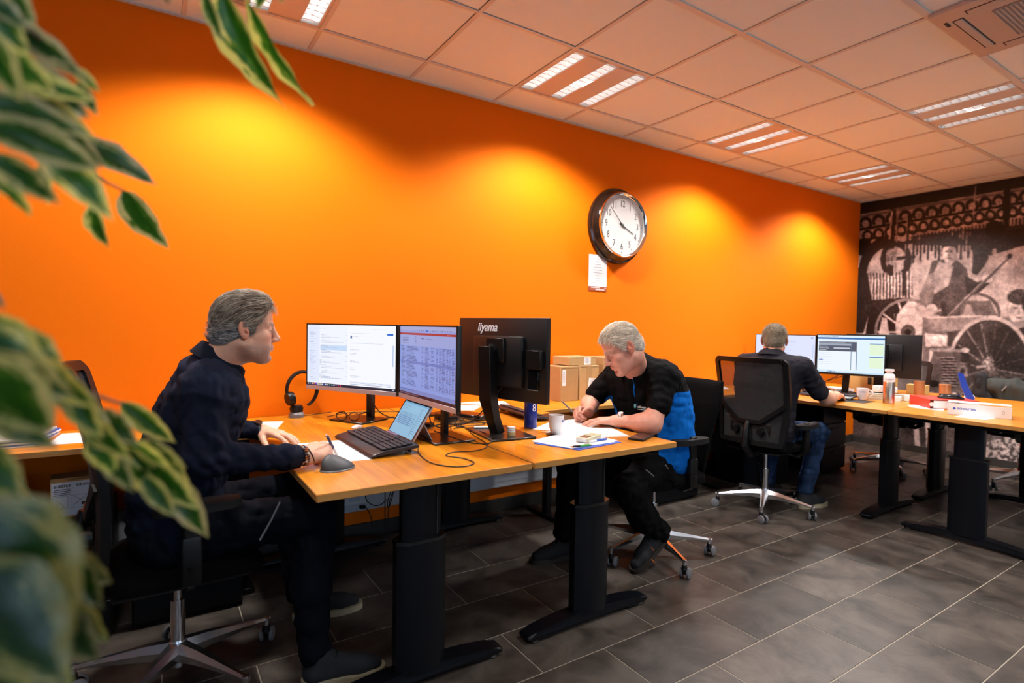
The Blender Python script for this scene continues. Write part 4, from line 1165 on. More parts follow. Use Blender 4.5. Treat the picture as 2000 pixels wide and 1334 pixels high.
# vertical mouse
ms = thing('computer_mouse', (0.548, 1.975, DZ), 0.35, 'dark grey sculpted wireless mouse at the desk corner', 'mouse')
p = P()
def mf(u, v):
    a = u*2*PI; r = 1.0
    t = v*PI/2
    x = math.cos(a)*math.cos(t)*(0.064); y = math.sin(a)*math.cos(t)*(0.040+0.008*math.cos(a)); z = 0.052*math.sin(t)**0.8
    z *= 1-0.38*(x/0.064+0.3)*0.9 if x > -0.02 else 1
    z *= 1+0.30*(y/0.045)
    return Vector((x-0.012*math.sin(t)*0.6, y+0.010*math.sin(t), max(z, 0)+0.002))
p.grid(mf, 28, 10, wrap=True).solid(0.001)
m_mouse = mat('graphite_rubber', (0.055, 0.058, 0.064), 0.55)
m_mouse2 = mat('graphite_light', (0.20, 0.21, 0.23), 0.35)
p.done('shell', m_mouse, ms, 60)
P().lathe([(0, 0), (1, 0), (1.02, 0.003), (0.98, 0.006)], (0, 0, 0.0), 30).xform(Matrix.Diagonal((0.066, 0.046, 1, 1))).done('base_rim', m_mouse2, ms)
P().cyl((0.020, 0.010, 0.030), (0.020, 0.018, 0.031), 0.008, seg=14).done('scroll_wheel', m_silver, ms)
P().box((0.042, 0.014, 0.0205), (0.03, 0.0012, 0.010), rot=(0, 0.5, 0)).done('button_split', m_dark, ms)
# keyboard
def keyboard(c, rz, L, D, label, mk, mcol=None, tilt=0.06, lcd=False):
    t = thing('keyboard', c, rz, label, 'keyboard')
    # local x = away from the typist, y to the typist's left
    R_ = Matrix.Rotation(-tilt, 4, 'Y')
    prof = [(-D/2, 0.006), (-D/2+0.012, 0.014), (-D/2+0.055, 0.020), (D/2-0.02, 0.024), (D/2, 0.020), (D/2, 0.010), (-D/2, 0.002)]
    b_ = P().prism(prof, -L/2, L/2, R_ @ Matrix(((1, 0, 0, 0), (0, 0, 1, 0), (0, 1, 0, 0.006), (0, 0, 0, 1))))
    bmesh.ops.bevel(b_.bm, geom=b_.bm.edges[:], offset=0.003, segments=1, affect='EDGES')
    b_.done('case', mk, t)
    ks = P(); rows = 6; x0 = -D/2+0.052; dx = (D-0.075)/rows
    for r in range(rows):
        y = -L/2+0.012
        while y < L/2-0.02:
            w = 0.0165
            if r == 0 and -0.03 < y < 0.10: w = 0.095 if y < 0.02 else 0.0165
            gap = 0.012 if abs(y+L/2-0.105) < 0.009 else 0.0022
            ks.box((x0+dx*(r+.5), y+w/2, 0.0315+0.0008*r), (dx-0.0035, w, 0.006), bev=0.0015); y += w+gap
    ks.xform(R_); tag(ks.done('keys', mcol or mk, t), kind='stuff')
    if lcd: P().box((D/2-0.012, 0.03, 0.032), (0.018, 0.11, 0.002)).xform(R_).done('display_strip', mat('kb_display', (0.06, 0.14, 0.3), 0.2), t)
    P().box((D/2-0.03, -L/2+0.05, 0.011), (0.012, 0.05, 0.018), bev=0.002).box((D/2-0.03, L/2-0.05, 0.011), (0.012, 0.05, 0.018), bev=0.002).done('tilt_feet', m_black, t)
    return t
m_kb = mat('keyboard_black', (0.012, 0.012, 0.016), 0.38)
m_key = mat('key_black', (0.018, 0.018, 0.024), 0.45)
k1 = keyboard((0.792, 2.29, DZ+0.001), 0.02, 0.47, 0.205, 'large black keyboard with key rows, in front of the tablet', m_kb, m_key, lcd=True)
# tablet on its kickstand
tb = thing('tablet', (0.95, 2.36, DZ), 0, 'silver-edged tablet with pale blue screen leaning on its kickstand', 'tablet')
A = Vector((0.928, 2.515, DZ+0.006)); B_ = Vector((0.926, 2.212, DZ+0.006)); lean = Vector((0.098, 0, 0.158))
u = (B_-A); w = u.length; u.normalize(); v = lean.normalized(); h = lean.length; n = u.cross(v)
G = Matrix(((u.x, v.x, n.x, 0), (u.y, v.y, n.y, 0), (u.z, v.z, n.z, 0), (0, 0, 0, 1))); G.translation = A-Vector((0.95, 2.36, DZ))
P().box((w/2, h/2, -0.0045), (w, h, 0.009), bev=0.003, seg=2).xform(G).done('case', m_silver, tb)
P().box((w/2, h/2, 0.0002), (w-0.004, h-0.004, 0.001)).xform(G).done('bezel', m_blackg, tb)
sd = scr_doc(); pix_mesh('screen', sd[0], sd[1], sd[2], G @ Vector((0.014, 0.013, 0.0012)), G.to_3x3() @ Vector((w-0.028, 0, 0)), G.to_3x3() @ Vector((0, h-0.026, 0)), amat('tablet_screen', 0.3, emit=0.8), tb)
q0 = G @ Vector((0.02, h*0.55, -0.010)); q1 = G @ Vector((w-0.02, h*0.55, -0.010)); e0 = Vector((q0.x+0.045, q0.y, 0.002)); e1 = Vector((q1.x+0.045, q1.y, 0.002))
P().sheet([q0, q1, e1, e0], 0.003).done('kickstand', m_silver, tb)
# headset on its charging stand
hp = thing('headset', (0.655, 3.175, DZ), 0.25, 'black headset hanging on its charging stand against the orange wall', 'headset')
P().lathe([(0, 0), (0.040, 0), (0.041, 0.018), (0.032, 0.030), (0, 0.033)], (0, 0, 0), 30).done('charging_stand', m_grey, hp)
P().lathe([(0, 0.03), (0.033, 0.032), (0.036, 0.05), (0.030, 0.066), (0, 0.07)], (0, 0, 0), 24).done('ear_cushion', m_black, hp)
Mx = Matrix.Rotation(math.radians(80), 4, 'Y')
P().lathe([(0, -0.02), (0.034, -0.018), (0.040, 0), (0.036, 0.016), (0, 0.022)], (-0.035, 0.0, 0.105), 24, Mx.to_3x3()).done('ear_cup', m_black, hp)
ba = [Vector((0.035+0.088*math.cos(a), 0.006, 0.150+0.098*math.sin(a))) for a in np.linspace(math.radians(205), math.radians(-68), 26)]
hb_ = P()
for q in (-0.008, 0.0, 0.008): hb_.tube([p_+Vector((0, q, 0)) for p_ in ba], [0.0045+0.004*math.sin(math.pi*i/25) for i in range(26)], 8)
hb_.done('headband', m_black, hp)
P().tube([ba[0], Vector((-0.045, 0.0, 0.115)), Vector((-0.036, 0, 0.10))], 0.005, 8).done('yoke', m_grey, hp)
adopt(cable('cable', [(0.69, 3.17, DZ+0.006), (0.74, 3.20, DZ+0.004), (0.80, 3.235, DZ+0.003), (0.86, 3.245, DZ+0.003)], 0.002, m_black), hp)
# spectacles
gs = thing('spectacles', (0.86, 2.90, DZ+0.010), 0, 'black-framed spectacles folded open on the monitor foot', 'glasses')
fr = P()
for s_ in (-1, 1):
    c = Vector((-0.012, s_*0.034, 0.021))
    fr.tube([c+Vector((0.004*math.cos(a)*s_*0, 0.027*math.cos(a)*(1+0.1*math.sin(a)), 0.020*math.sin(a))) for a in np.linspace(0, 2*PI, 22)], 0.0024, 6, cap=False)
fr.tube([(-0.012, -0.008, 0.027), (-0.012, 0.008, 0.027)], 0.002, 6)
fr.done('frame', m_blackg, gs); 
for s_ in (-1, 1):
    P().tube([(-0.012, s_*0.062, 0.034), (0.03, s_*0.067, 0.034), (0.09, s_*0.066, 0.030), (0.125, s_*0.062, 0.014), (0.132, s_*0.060, 0.004)], [0.0034, 0.0034, 0.0032, 0.003, 0.0028], 6).done('temple', m_blackg, gs)
m_lens = thin_glass('clear_glass')
for s_ in (-1, 1):
    p = P(); n = 20
    p.prism([(0.025*math.cos(2*PI*k/n), 0.0185*math.sin(2*PI*k/n)) for k in range(n)], -0.0006, 0.0006, Matrix(((0, 0, 1, -0.012), (1, 0, 0, s_*0.034), (0, 1, 0, 0.021), (0, 0, 0, 1)))); p.done('lens', m_lens, gs)
gs.rotation_euler = (0, 0, 0.9)
# earbud case, small clear cup
eb_ = thing('earbud_case', (0.832, 2.665, DZ+0.0), 0.4, 'small glossy white earbud case beside the black foot plate', 'case')
P().ell((0, 0, 0.0125), (0.031, 0.020, 0.0125), 24).done('shell', mat('glossy_white', (0.85, 0.85, 0.86), 0.12), eb_)
P().box((-0.0295, 0, 0.012), (0.003, 0.008, 0.003)).done('port', m_dark, eb_)
cu_ = thing('shot_glass', (0.815, 2.555, DZ), 0, 'small clear drinking glass behind the black keyboard', 'glass')
P().lathe([(0, 0.0), (0.019, 0.0), (0.022, 0.040), (0.0205, 0.040), (0.0178, 0.005), (0, 0.005)], (0, 0, 0), 24).done('glass', m_lens, cu_)
cl_ = thing('hair_clip', (0.862, 2.52, DZ), 0.2, 'tiny silver key tag lying behind the keyboard', 'key tag')
P().box((0, 0, 0.003), (0.012, 0.05, 0.005), bev=0.002).done('tag', m_silver, cl_)
P().tube([Vector((0.0, 0.03+0.006*math.cos(a), 0.003+0.006*math.sin(a))) for a in np.linspace(0, 2*PI, 14)], 0.001, 5, cap=False).done('ring', m_chromed, cl_)
# small jar, marker, blue bottle, mug on coaster on the second desk
jr = thing('cork_jar', (1.40, 2.155, DZ+0.0095), 0, 'small jar with wooden bottom and white screw top on the monitor foot', 'jar')
P().lathe([(0, 0), (0.019, 0), (0.019, 0.017), (0, 0.017)], (0, 0, 0), 24).done('wooden_cup', mat('pale_wood', (0.55, 0.36, 0.14), 0.5, noise=0.2, scale=60), jr)
P().lathe([(0, 0.017), (0.0185, 0.017), (0.0185, 0.022), (0.0165, 0.0235), (0.0185, 0.026), (0.0185, 0.030), (0.0165, 0.0315), (0.0185, 0.034), (0.0185, 0.040), (0, 0.041)], (0, 0, 0), 24).done('screw_top', m_white, jr)
mk = thing('marker_pen', (1.395, 2.36, DZ+0.014), math.radians(-24), 'green and white marker lying behind the monitor neck', 'pen')
m_green = mat('green_plastic', (0.02, 0.42, 0.08), 0.35)
P().cyl((-0.07, 0, 0), (0.005, 0, 0), 0.005, 0.0055, 12).done('barrel', m_paper, mk)
P().cyl((0.005, 0, 0), (0.06, 0, 0), 0.0065, 0.006, 12).done('cap', m_green, mk)
bo = thing('drinking_bottle', (1.62, 2.315, DZ), 0, 'tall cobalt blue drinking bottle half hidden by the black monitor', 'bottle')
m_cobalt, nt, b = new_mat('cobalt_bottle'); b.inputs['Base Color'].default_value = (0.008, 0.035, 0.34, 1); b.inputs['Roughness'].default_value = 0.12; b.inputs['Transmission Weight'].default_value = 0.25
P().lathe([(0, 0.001), (0.030, 0.001), (0.034, 0.004), (0.034, 0.165), (0.033, 0.175), (0.024, 0.190), (0.020, 0.195), (0, 0.195)], (0, 0, 0), 36).done('body', m_cobalt, bo, 50)
P().lathe([(0, 0.19), (0.021, 0.19), (0.021, 0.222), (0.018, 0.228), (0, 0.228)], (0, 0, 0), 28).done('lid', m_cobalt, bo)
cd = Vector((-0.45, -0.9, 0)).normalized(); rt = Vector((0.95, -0.30, 0)).normalized()
n8 = Vector((-0.05, -1.0, 0)).normalized(); Mt = frame(n8*0.0345+Vector((0, 0, 0.105)), (-n8.y, n8.x, 0), (0, 0, 1))
text('number_print', '8', 0.055, Mt, m_paper, bo, 0.0002, 0.8)
mg = thing('coffee_mug', (1.625, 2.105, DZ+0.004), math.radians(0), 'white coffee mug with small blue crest on a dark coaster', 'mug')
m_cer = mat('white_ceramic', (0.80, 0.80, 0.81), 0.12)
P().lathe([(0, 0.0), (0.024, 0.0), (0.027, 0.004), (0.034, 0.035), (0.037, 0.070), (0.0375, 0.092), (0.0355, 0.092), (0.035, 0.070), (0.031, 0.035), (0.024, 0.008), (0, 0.007)], (0, 0, 0), 40).done('cup', m_cer, mg, 60)
P().lathe([(0, 0.078), (0.0345, 0.078)], (0, 0, 0), 32).done('coffee', mat('milky_coffee', (0.45, 0.28, 0.14), 0.2), mg)
P().tube([Vector((0.030*0+0.034+0.022*math.sin(a), 0, 0.052-0.024*math.cos(a))) for a in np.linspace(0.15, PI-0.15, 12)], 0.0045, 8).xform(Matrix.Rotation(math.radians(50), 4, 'Z')).done('handle', m_cer, mg)
blue = mat('blue_print', (0.03, 0.09, 0.45), 0.4)
for k, (a, s_) in enumerate(((-72, 'crest'), (-56, 'n'))):
    aa = math.radians(a); o = Vector((math.cos(aa)*0.0372, math.sin(aa)*0.0372, 0.066))
    M_ = frame(o, (-math.sin(aa), math.cos(aa), 0), (0, 0, 1))
    if s_ == 'crest': P().prism([(-.005, .005), (.005, .005), (.005, -.002), (0, -.007), (-.005, -.002)], -0.0002, 0.0005, M_).done('crest', blue, mg)
    else: P().box((0, 0, 0), (0.011, 0.0028, 0.0008)).xform(M_).done('print', blue, mg)
co_ = thing('coaster', (1.625, 2.105, DZ), 0, 'round dark slate coaster under the white mug', 'coaster')
P().lathe([(0, 0), (0.048, 0), (0.048, 0.004), (0, 0.004)], (0, 0, 0), 32).done('disc', m_skirt, co_)
# paper stack, folder, pens, calculator, phone
fo_ = thing('document_folder', (1.62, 1.93, DZ), 0, 'open blue folder with loose white sheets on top at the desk edge', 'folder')
c = [(1.41, 1.985), (1.50, 1.785), (1.775, 1.815), (1.70, 2.09)]
m_blue = mat('blue_card', (0.03, 0.10, 0.52), 0.5)
P().sheet([Vector((x-1.62, y-1.93, 0.0005)) for x, y in c], 0.0022).done('cover', m_blue, fo_)
for k, (dx, dy, rot, z) in enumerate([(0.015, 0.02, 0.02, 0.0032), (-0.01, 0.012, -0.08, 0.0042), (0.005, 0.026, 0.10, 0.0052), (-0.005, 0.03, -0.03, 0.0062)]):
    M_ = Matrix.Translation((dx, dy, z)) @ Matrix.Rotation(rot, 4, 'Z')
    P().sheet([(M_ @ Vector(((x-1.62)*0.93, (y-1.93)*0.93, 0))) for x, y in c], 0.0009).done('loose_sheet', m_paper, fo_)
flat('paper_sheet', [(1.70, 1.99), (1.915, 1.905), (2.0, 2.13), (1.80, 2.19)], DZ+0.0002, m_paper, 'sheet under the left forearm of the man in the polo shirt', 'paper', lines=0)
flat('paper_sheet', [(1.60, 2.27), (1.73, 2.10), (1.97, 2.19), (1.99, 2.40), (1.86, 2.43)], DZ+0.0010, m_paper, 'sheet behind the white mug being written on', 'paper')
flat('paper_sheet', [(1.60, 2.19), (1.66, 2.06), (1.80, 2.02), (1.86, 2.13)], DZ+0.0018, m_paper, 'curved white slip between the mug and the calculator', 'paper')
ca = thing('calculator', (1.66, 1.905, DZ+0.0075), math.radians(24), 'cream handheld calculator lying on the papers', 'calculator')
m_cream = mat('cream_plastic', (0.62, 0.58, 0.40), 0.4)
P().box((0, 0, 0.011), (0.155, 0.062, 0.020), bev=0.007, seg=2).done('body', m_cream, ca)
P().box((-0.040, 0, 0.0215), (0.048, 0.038, 0.002), bev=0.001).done('display', mat('lcd', (0.16, 0.13, 0.10), 0.2), ca)
P().box((-0.0785, 0, 0.010), (0.004, 0.05, 0.014), bev=0.001).done('end_cap', m_paper, ca)
kk = P()
for i in range(4):
    for j in range(3): kk.box((0.0+0.016*i, -0.016+0.016*j, 0.0215), (0.010, 0.011, 0.003), bev=0.001)
tag(kk.done('keys', m_cream, ca), kind='stuff')
def pen(a, b_, r, mats, label, name='ballpoint_pen'):
    a, b_ = Vector(a), Vector(b_); d = (b_-a)
    t = thing(name, a, 0, label, 'pen')
    cuts = [0, 0.10, 0.42, 0.60, 1.0]
    P().cyl(d*0.0, d*0.12, 0.0008, r, 12).done('tip', mats[0], t)
    P().cyl(d*0.12, d*0.45, r, r, 12).done('grip', mats[1], t)
    P().cyl(d*0.45, d*0.94, r, r*0.95, 12).done('barrel', mats[2], t)
    P().cyl(d*0.94, d*1.0, r*0.55, r*0.5, 10).done('button', mats[0], t)
    sdv = d.orthogonal().normalized()
    if sdv.z < 0: sdv = -sdv
    P().tube([d*0.92, d*0.90+sdv*r*1.5, d*0.66+sdv*r*1.3], 0.0011, 5).done('clip', mats[0], t)
    return t
pen((1.60, 1.855, DZ+0.0125), (1.74, 1.868, DZ+0.0125), 0.0048, (m_white, m_paper, blue), 'blue and white ballpoint lying beside the calculator')
pen((1.475, 1.815, DZ+0.0125), (1.585, 1.80, DZ+0.0125), 0.0045, (mat('orange_plastic', (0.7, 0.16, 0.02), 0.4), m_black, m_green), 'black and orange fineliner sticking out of the blue folder')
ph = thing('smartphone', (1.93, 1.845, DZ), math.radians(24), 'dark smartphone lying face up at the desk corner', 'phone')
P().box((0, 0, 0.0055), (0.152, 0.076, 0.011), bev=0.004, seg=3).done('case', m_black, ph)
P().box((0, 0, 0.0112), (0.143, 0.068, 0.0008)).done('screen', m_off, ph)
# far side of the second desk
flat('paper_sheet', pxs([(895, 788), (1003, 797), (985, 785), (930, 783)], DZ), DZ+0.0002, m_paper, 'stack of loose white sheets behind the back-turned monitor', 'paper', th=0.004)
flat('paper_sheet', pxs([(893, 802), (925, 802), (940, 794), (893, 791)], DZ), DZ+0.0002, m_paper, 'crumpled white sheet left of the monitor neck', 'paper', th=0.003)
flat('paper_sheet', pxs([(1079, 775), (1101, 781), (1121, 780), (1102, 774)], DZ), DZ+0.0002, m_paper, 'small white note in front of the brown cartons', 'paper')
flat('paper_sheet', pxs([(1388, 751), (1391, 762), (1424, 760), (1408, 752)], DZ), DZ+0.0002, m_paper, 'white sheet on the worktop beyond the padded chair', 'paper', th=0.003)
keyboard((1.80, 2.66, DZ+0.001), PI-0.10, 0.45, 0.14, 'dark keyboard behind the blue bottle, in front of the man in the polo shirt', m_kb, m_key, tilt=0.04)
mp_ = thing('mouse_pad', (2.0-0.06, 2.52, DZ), 0.2, 'thin dark mouse pad beside the writing hand of the man in the polo shirt', 'mouse pad')
P().box((0, 0, 0.0015), (0.19, 0.22, 0.003), bev=0.001).done('pad', m_blackf, mp_)
dk = thing('docking_station', (1.49, 2.70, DZ), 0.35, 'flat black docking box among the cables between the monitors', 'docking station')
P().box((0, 0, 0.015), (0.10, 0.20, 0.028), bev=0.005).done('case', m_blackg, dk)
db = thing('power_brick', (1.33, 2.70, DZ), 0.2, 'black power brick tangled in cables beside the docking box', 'power supply')
P().box((0, 0, 0.017), (0.06, 0.14, 0.033), bev=0.007, seg=2).done('case', m_black, db)
ub = thing('usb_adapter', (1.16, 2.60, DZ), 0.7, 'small black adapter behind the tilted tablet', 'adapter')
P().box((0, 0, 0.010), (0.05, 0.09, 0.02), bev=0.004).done('case', m_black, ub)

# cables: each one a thing
m_cable = mat('cable_black', (0.008, 0.008, 0.009), 0.5)
def cab(pts, r, label, n=8): 
    o = cable('cable', [Vector(p) for p in pts], r, m_cable, None, n)
    return tag(o, label, 'cable', 'black desk cables')
Z1 = DZ+0.003
def zpx(lst, z=Z1): return [onz(x, y, z) for x, y in lst]
cab(zpx([(796, 863)], 0.80)+zpx([(815, 868), (818, 885), (838, 902), (870, 910), (905, 911), (926, 904), (905, 895), (872, 890), (885, 883), (930, 880), (952, 872), (945, 862), (925, 850), (908, 835), (885, 828)]), 0.0022, 'long black cable looping across the near desk towards the joint')
cab([(0.93, 2.80, 0.955), (0.97, 2.80, 0.86), (1.05, 2.82, 0.80), (1.2, 2.85, Z1), (1.35, 2.86, Z1), (1.46, 2.80, Z1)], 0.003, 'thick cable drooping from the white-page monitor to the docking box')
cab([(0.985, 2.90, 0.945), (0.985, 2.90, 0.89), (0.985, 2.90, 0.83), (1.01, 2.92, Z1), (1.12, 2.93, Z1)], 0.003, 'short black cable hanging beside the neck of the white-page monitor')
P_tmp = P().tube([(0.985, 2.90, 0.905), (0.985, 2.90, 0.875)], 0.006, 10)
tag(P_tmp.done('ferrite_bead', m_cable), 'black bead on the cable hanging by the monitor neck', 'cable bead')
cab([(1.03, 2.93, Z1), (1.15, 2.88, Z1), (1.19, 2.76, Z1), (1.10, 2.62, Z1), (1.03, 2.60, Z1), (1.02, 2.68, Z1), (1.12, 2.76, Z1)], 0.002, 'thin cable coiled between the tablet and the two lit monitors')
cab([(0.80, 3.10, Z1), (0.90, 3.17, Z1), (1.0, 3.18, Z1), (1.3, 3.05, Z1), (1.45, 2.86, Z1)], 0.002, 'thin cable running along the wall side behind the monitor foot')
cab([(1.06, 2.30, 1.02), (1.09, 2.38, 0.93), (1.13, 2.46, 0.82), (1.22, 2.5, Z1), (1.33, 2.55, Z1), (1.45, 2.60, Z1)], 0.003, 'cable from the blue-table monitor down to the cable tangle')
cab([(1.36, 2.18, 1.01), (1.33, 2.24, 0.93), (1.32, 2.36, 0.84), (1.33, 2.50, Z1+0.01), (1.25, 2.60, Z1), (1.12, 2.5, Z1)], 0.0035, 'cable hanging under the back-turned black monitor')
for k in range(5):
    r = random.Random(40+k); pts = [(1.22+0.03*k, 2.42+0.03*k, Z1+0.002*k)]
    for q in range(5): pts.append((1.25+0.30*r.random(), 2.46+0.36*r.random(), Z1+0.004+0.014*r.random()))
    cab(pts, 0.0022, ['topmost black cable of the tangle between the monitors', 'cable of the tangle touching the docking box', 'cable of the tangle nearest the monitor neck', 'cable of the tangle nearest the tablet', 'lowest cable of the tangle by the power brick'][k])
cab([(1.33, 2.53, 1.23), (1.27, 2.54, 1.10), (1.24, 2.52, 0.98), (1.28, 2.55, 0.90)], 0.003, 'cable curving down beside the edge-on monitor')
cab([(1.05, 2.25, 0.82), (1.10, 2.20, 0.80), (1.17, 2.12, Z1), (1.24, 2.08, Z1), (1.30, 2.2, Z1+0.012), (1.33, 2.4, Z1), (1.30, 2.5, Z1)], 0.0025, 'cable looping over the foot of the blue-table monitor')
# cables hanging below the near desk in front of the trunking
yb = 2.95
def ypx(lst, y): return [ony(a, b_, y) for a, b_ in lst]
cab(ypx([(713, 945), (715, 975), (730, 987), (745, 985), (755, 975)], 3.05), 0.003, 'cable sagging under the near desk in front of the trunking')
cab(ypx([(752, 945), (752, 1000), (752, 1045)], 3.0), 0.003, 'straight cable hanging down under the near desk')
cab(ypx([(765, 955), (757, 980), (759, 992), (765, 975), (768, 960), (762, 975), (759, 995), (758, 1012), (755, 1025)], 3.0), 0.0028, 'twisted cable bunch hanging under the near desk')
cab([ony(709, 990, 3.19), ony(716, 993, 3.17), ony(724, 1008, 3.17), ony(727, 1030, 3.17)], 0.0028, 'cable plugged into the trunking socket')
tag(P().box(ony(708, 990, 3.195), (0.035, 0.03, 0.018), bev=0.004).done('plug', m_black), 'black plug in the trunking socket under the near desk', 'plug')
cab([(1.93, 2.9, 0.74), (1.91, 2.93, 0.62), (1.84, 2.96, 0.50), (1.76, 2.98, 0.42)], 0.003, 'cable hanging from below the second desk')

# ------------------------------------------------------------------ cartons by the wall
m_card = mat('brown_cardboard', (0.42, 0.25, 0.10), 0.8, noise=0.12, scale=30)
m_card2 = mat('light_cardboard', (0.50, 0.31, 0.13), 0.8, noise=0.12, scale=30)
m_tape = mat('packing_tape', (0.46, 0.29, 0.13), 0.25)
m_bar = mat('barcode_black', (0.03, 0.03, 0.03), 0.6)
def carton(x0, x1, y0, y1, z0, z1, m, label, name='cardboard_box'):
    t = thing(name, ((x0+x1)/2, (y0+y1)/2, z0), 0, label, 'box', 'brown cartons by the wall' if m in (m_card, m_card2) else None)
    w, d, h = x1-x0, y1-y0, z1-z0
    P().box((0, 0, h/2), (w, d, h), bev=0.002).done('body', m, t)
    P().box((0, 0, h+0.0006), (w*0.98, 0.0015, 0.0008)).box((0, -d/2-0.0004, h*0.96), (w*0.96, 0.0008, 0.0012)).done('flap_seam', m_bar, t)
    return t, w, d, h
def label_on(t, x, z, w, h, yoff, bars=0, lines=0, rot=0.0, name='label'):
    M = Matrix.Translation((x, yoff, z)) @ Matrix.Rotation(rot, 4, 'Y') @ Matrix.Rotation(PI/2, 4, 'X')
    l = P().box((0, 0, 0), (w, h, 0.0012)).xform(M).done(name, m_paper, t)
    if bars or lines:
        p = P()
        for i in range(bars):
            r = random.Random(i).uniform(0.3, 0.8); p.box((-w*0.35+w*0.7*i/max(bars-1, 1), 0.0, 0.0008), (w*0.7/bars*r, h*0.55, 0.0006))
        for i in range(lines): p.box((-w*0.05, h*0.36-h*0.72*i/lines, 0.0008), (w*0.75*random.Random(i+3).uniform(0.6, 1), h*0.03, 0.0006))
        p.xform(M).done('print', m_bar if bars else m_ink, l)
    return l
t, w, d, h = carton(2.362, 2.520, 3.02, 3.24, DZ, 1.018, m_card, 'tall narrow brown carton on the left of the carton group')
label_on(t, -w/2+0.03, h*0.68, 0.03, 0.11, -d/2-0.0008, lines=6)
t, w, d, h = carton(2.532, 2.712, 3.02, 3.24, DZ, 1.022, m_card2, 'tall brown carton with slanted white label')
P().box((0.0, -d/2-0.0006, h*0.5), (0.05, 0.001, h), bev=0).done('tape', m_tape, t)
label_on(t, 0.035, h*0.48, 0.085, 0.07, -d/2-0.0014, lines=7, rot=0.12)
t, w, d, h = carton(2.455, 2.70, 3.04, 3.235, 1.023, 1.082, m_card2, 'flat brown carton lying on top of the two tall ones')
label_on(t, 0.04, h*0.5, 0.062, 0.052, -d/2-0.0008, lines=6)
t, w, d, h = carton(2.775, 3.02, 3.04, 3.24, DZ+0.083, 1.075, m_card, 'brown carton with barcode partly behind the face of the seated man')
label_on(t, -w/2+0.045, 0.035, 0.042, 0.04, -d/2-0.0008, bars=7)
P().box((0, -d/2-0.0004, 0.10), (w, 0.0008, 0.002)).done('crease', m_bar, t)
t, w, d, h = carton(2.745, 2.99, 3.03, 3.2, DZ, DZ+0.052, m_white, 'flat white box at the bottom of the pile behind the seated man', 'white_box')
P().box((0.02, -d/2-0.0006, 0.028), (0.005, 0.0006, 0.020)).box((0.034, -d/2-0.0006, 0.025), (0.012, 0.0006, 0.012)).done('box_print', m_bar, t)
carton(2.77, 3.0, 3.04, 3.2, DZ+0.053, DZ+0.081, m_white, 'flat white box lying on the lower white box behind the seated man', 'white_box')

# ------------------------------------------------------------------ wall clock and notice
ck = thing('wall_clock', (3.075, YW-0.001, 2.098), 0, 'big round wall clock with dark rim and white dial on the orange wall', 'clock')
Mc = Matrix.Rotation(PI/2, 3, 'X')         # local z of the lathe -> -y (towards the room)
P().lathe([(0, 0.0), (0.292, 0.0), (0.298, 0.012), (0.292, 0.030), (0.276, 0.036), (0.272, 0.050), (0.262, 0.058), (0.256, 0.078), (0.248, 0.084), (0.248, 0.07), (0, 0.07)], (0, 0, 0), 72, Mc).done('rim', mat('dark_brown_lacquer', (0.018, 0.009, 0.006), 0.12), ck, 50)
P().lathe([(0.236, 0.085), (0.250, 0.083), (0.253, 0.094), (0.247, 0.104), (0.236, 0.100), (0.229, 0.088)], (0, 0, 0), 72, Mc).done('bezel', m_chromed, ck, 60)
P().lathe([(0, 0.0735), (0.238, 0.0735), (0.238, 0.088), (0.232, 0.0735)], (0, 0, 0), 64, Mc).done('dial', mat('dial_white', (0.66, 0.64, 0.62), 0.5), ck)
m_num = mat('numeral_black', (0.03, 0.028, 0.026), 0.5)
Fm = Matrix(((1, 0, 0, 0), (0, 0, -1, 0), (0, 1, 0, 0), (0, 0, 0, 1)))
for k in range(1, 13):
    a = math.radians(90-30*k); r = 0.166
    text('numeral', str(k), 0.074, Fm @ Matrix.Translation((r*math.cos(a), r*math.sin(a)-0.001, 0.0742)), m_num, ck, 0.0003, 0.74)
tk = P()
for k in range(60):
    a = math.radians(6*k); big = k % 5 == 0
    c, s_ = math.cos(a), math.sin(a); L = 0.012 if big else 0.007; wd = 0.0045 if big else 0.0012; r = 0.210
    M_ = Fm @ Matrix.Rotation(a, 4, 'Z'); q = P(); 
    tk.bm.verts.ensure_lookup_table()
    n0 = len(tk.bm.verts); tk.box((0, 0, 0), (L, wd, 0.0006)); vs = tk.bm.verts[:][n0:]
    bmesh.ops.transform(tk.bm, matrix=M_ @ Matrix.Translation((r, 0, 0.0742)), verts=vs)
tag(tk.done('minute_marks', m_num, ck), kind='stuff')
def hand(ang, L, tail, w, z, name):
    M_ = Fm @ Matrix.Rotation(math.radians(90-ang), 4, 'Z')
    P().prism([(-tail, -w*0.8), (-tail, w*0.8), (0, w), (L*0.25, w*0.45), (L, w*0.3), (L, -w*0.3), (L*0.25, -w*0.45), (0, -w)], z, z+0.0015, M_).done(name, m_num, ck)
hand(116, 0.135, 0.03, 0.0075, 0.0765, 'hour_hand'); hand(316, 0.185, 0.035, 0.0055, 0.0790, 'minute_hand')
P().lathe([(0, 0.075), (0.011, 0.075), (0.011, 0.083), (0, 0.084)], (0, 0, 0), 20, Mc).done('centre_cap', m_num, ck)
P().lathe([(0.2355, 0.0925), (0.12, 0.094), (0, 0.0945)], (0, 0, 0), 48, Mc).done('glass', m_lens, ck, 60)
nt_ = thing('wall_notice', (2.897, YW-0.001, 1.725), 0, 'white printed notice with red-brown foot strip taped below the clock', 'notice')
P().box((0, -0.002, 0.012), (0.185, 0.0012, 0.245)).done('sheet', m_paper, nt_)
pz = P()
for i, w_ in enumerate((.02, .05, .06, .085, .09, .09, .05, .03, .05, .02)): pz.box((0.0, -0.003, 0.10-0.021*i), (w_, 0.0006, 0.003))
pz.box((-0.04, -0.003, -0.08), (0.05, 0.0006, 0.002)).box((0.04, -0.003, -0.08), (0.05, 0.0006, 0.002))
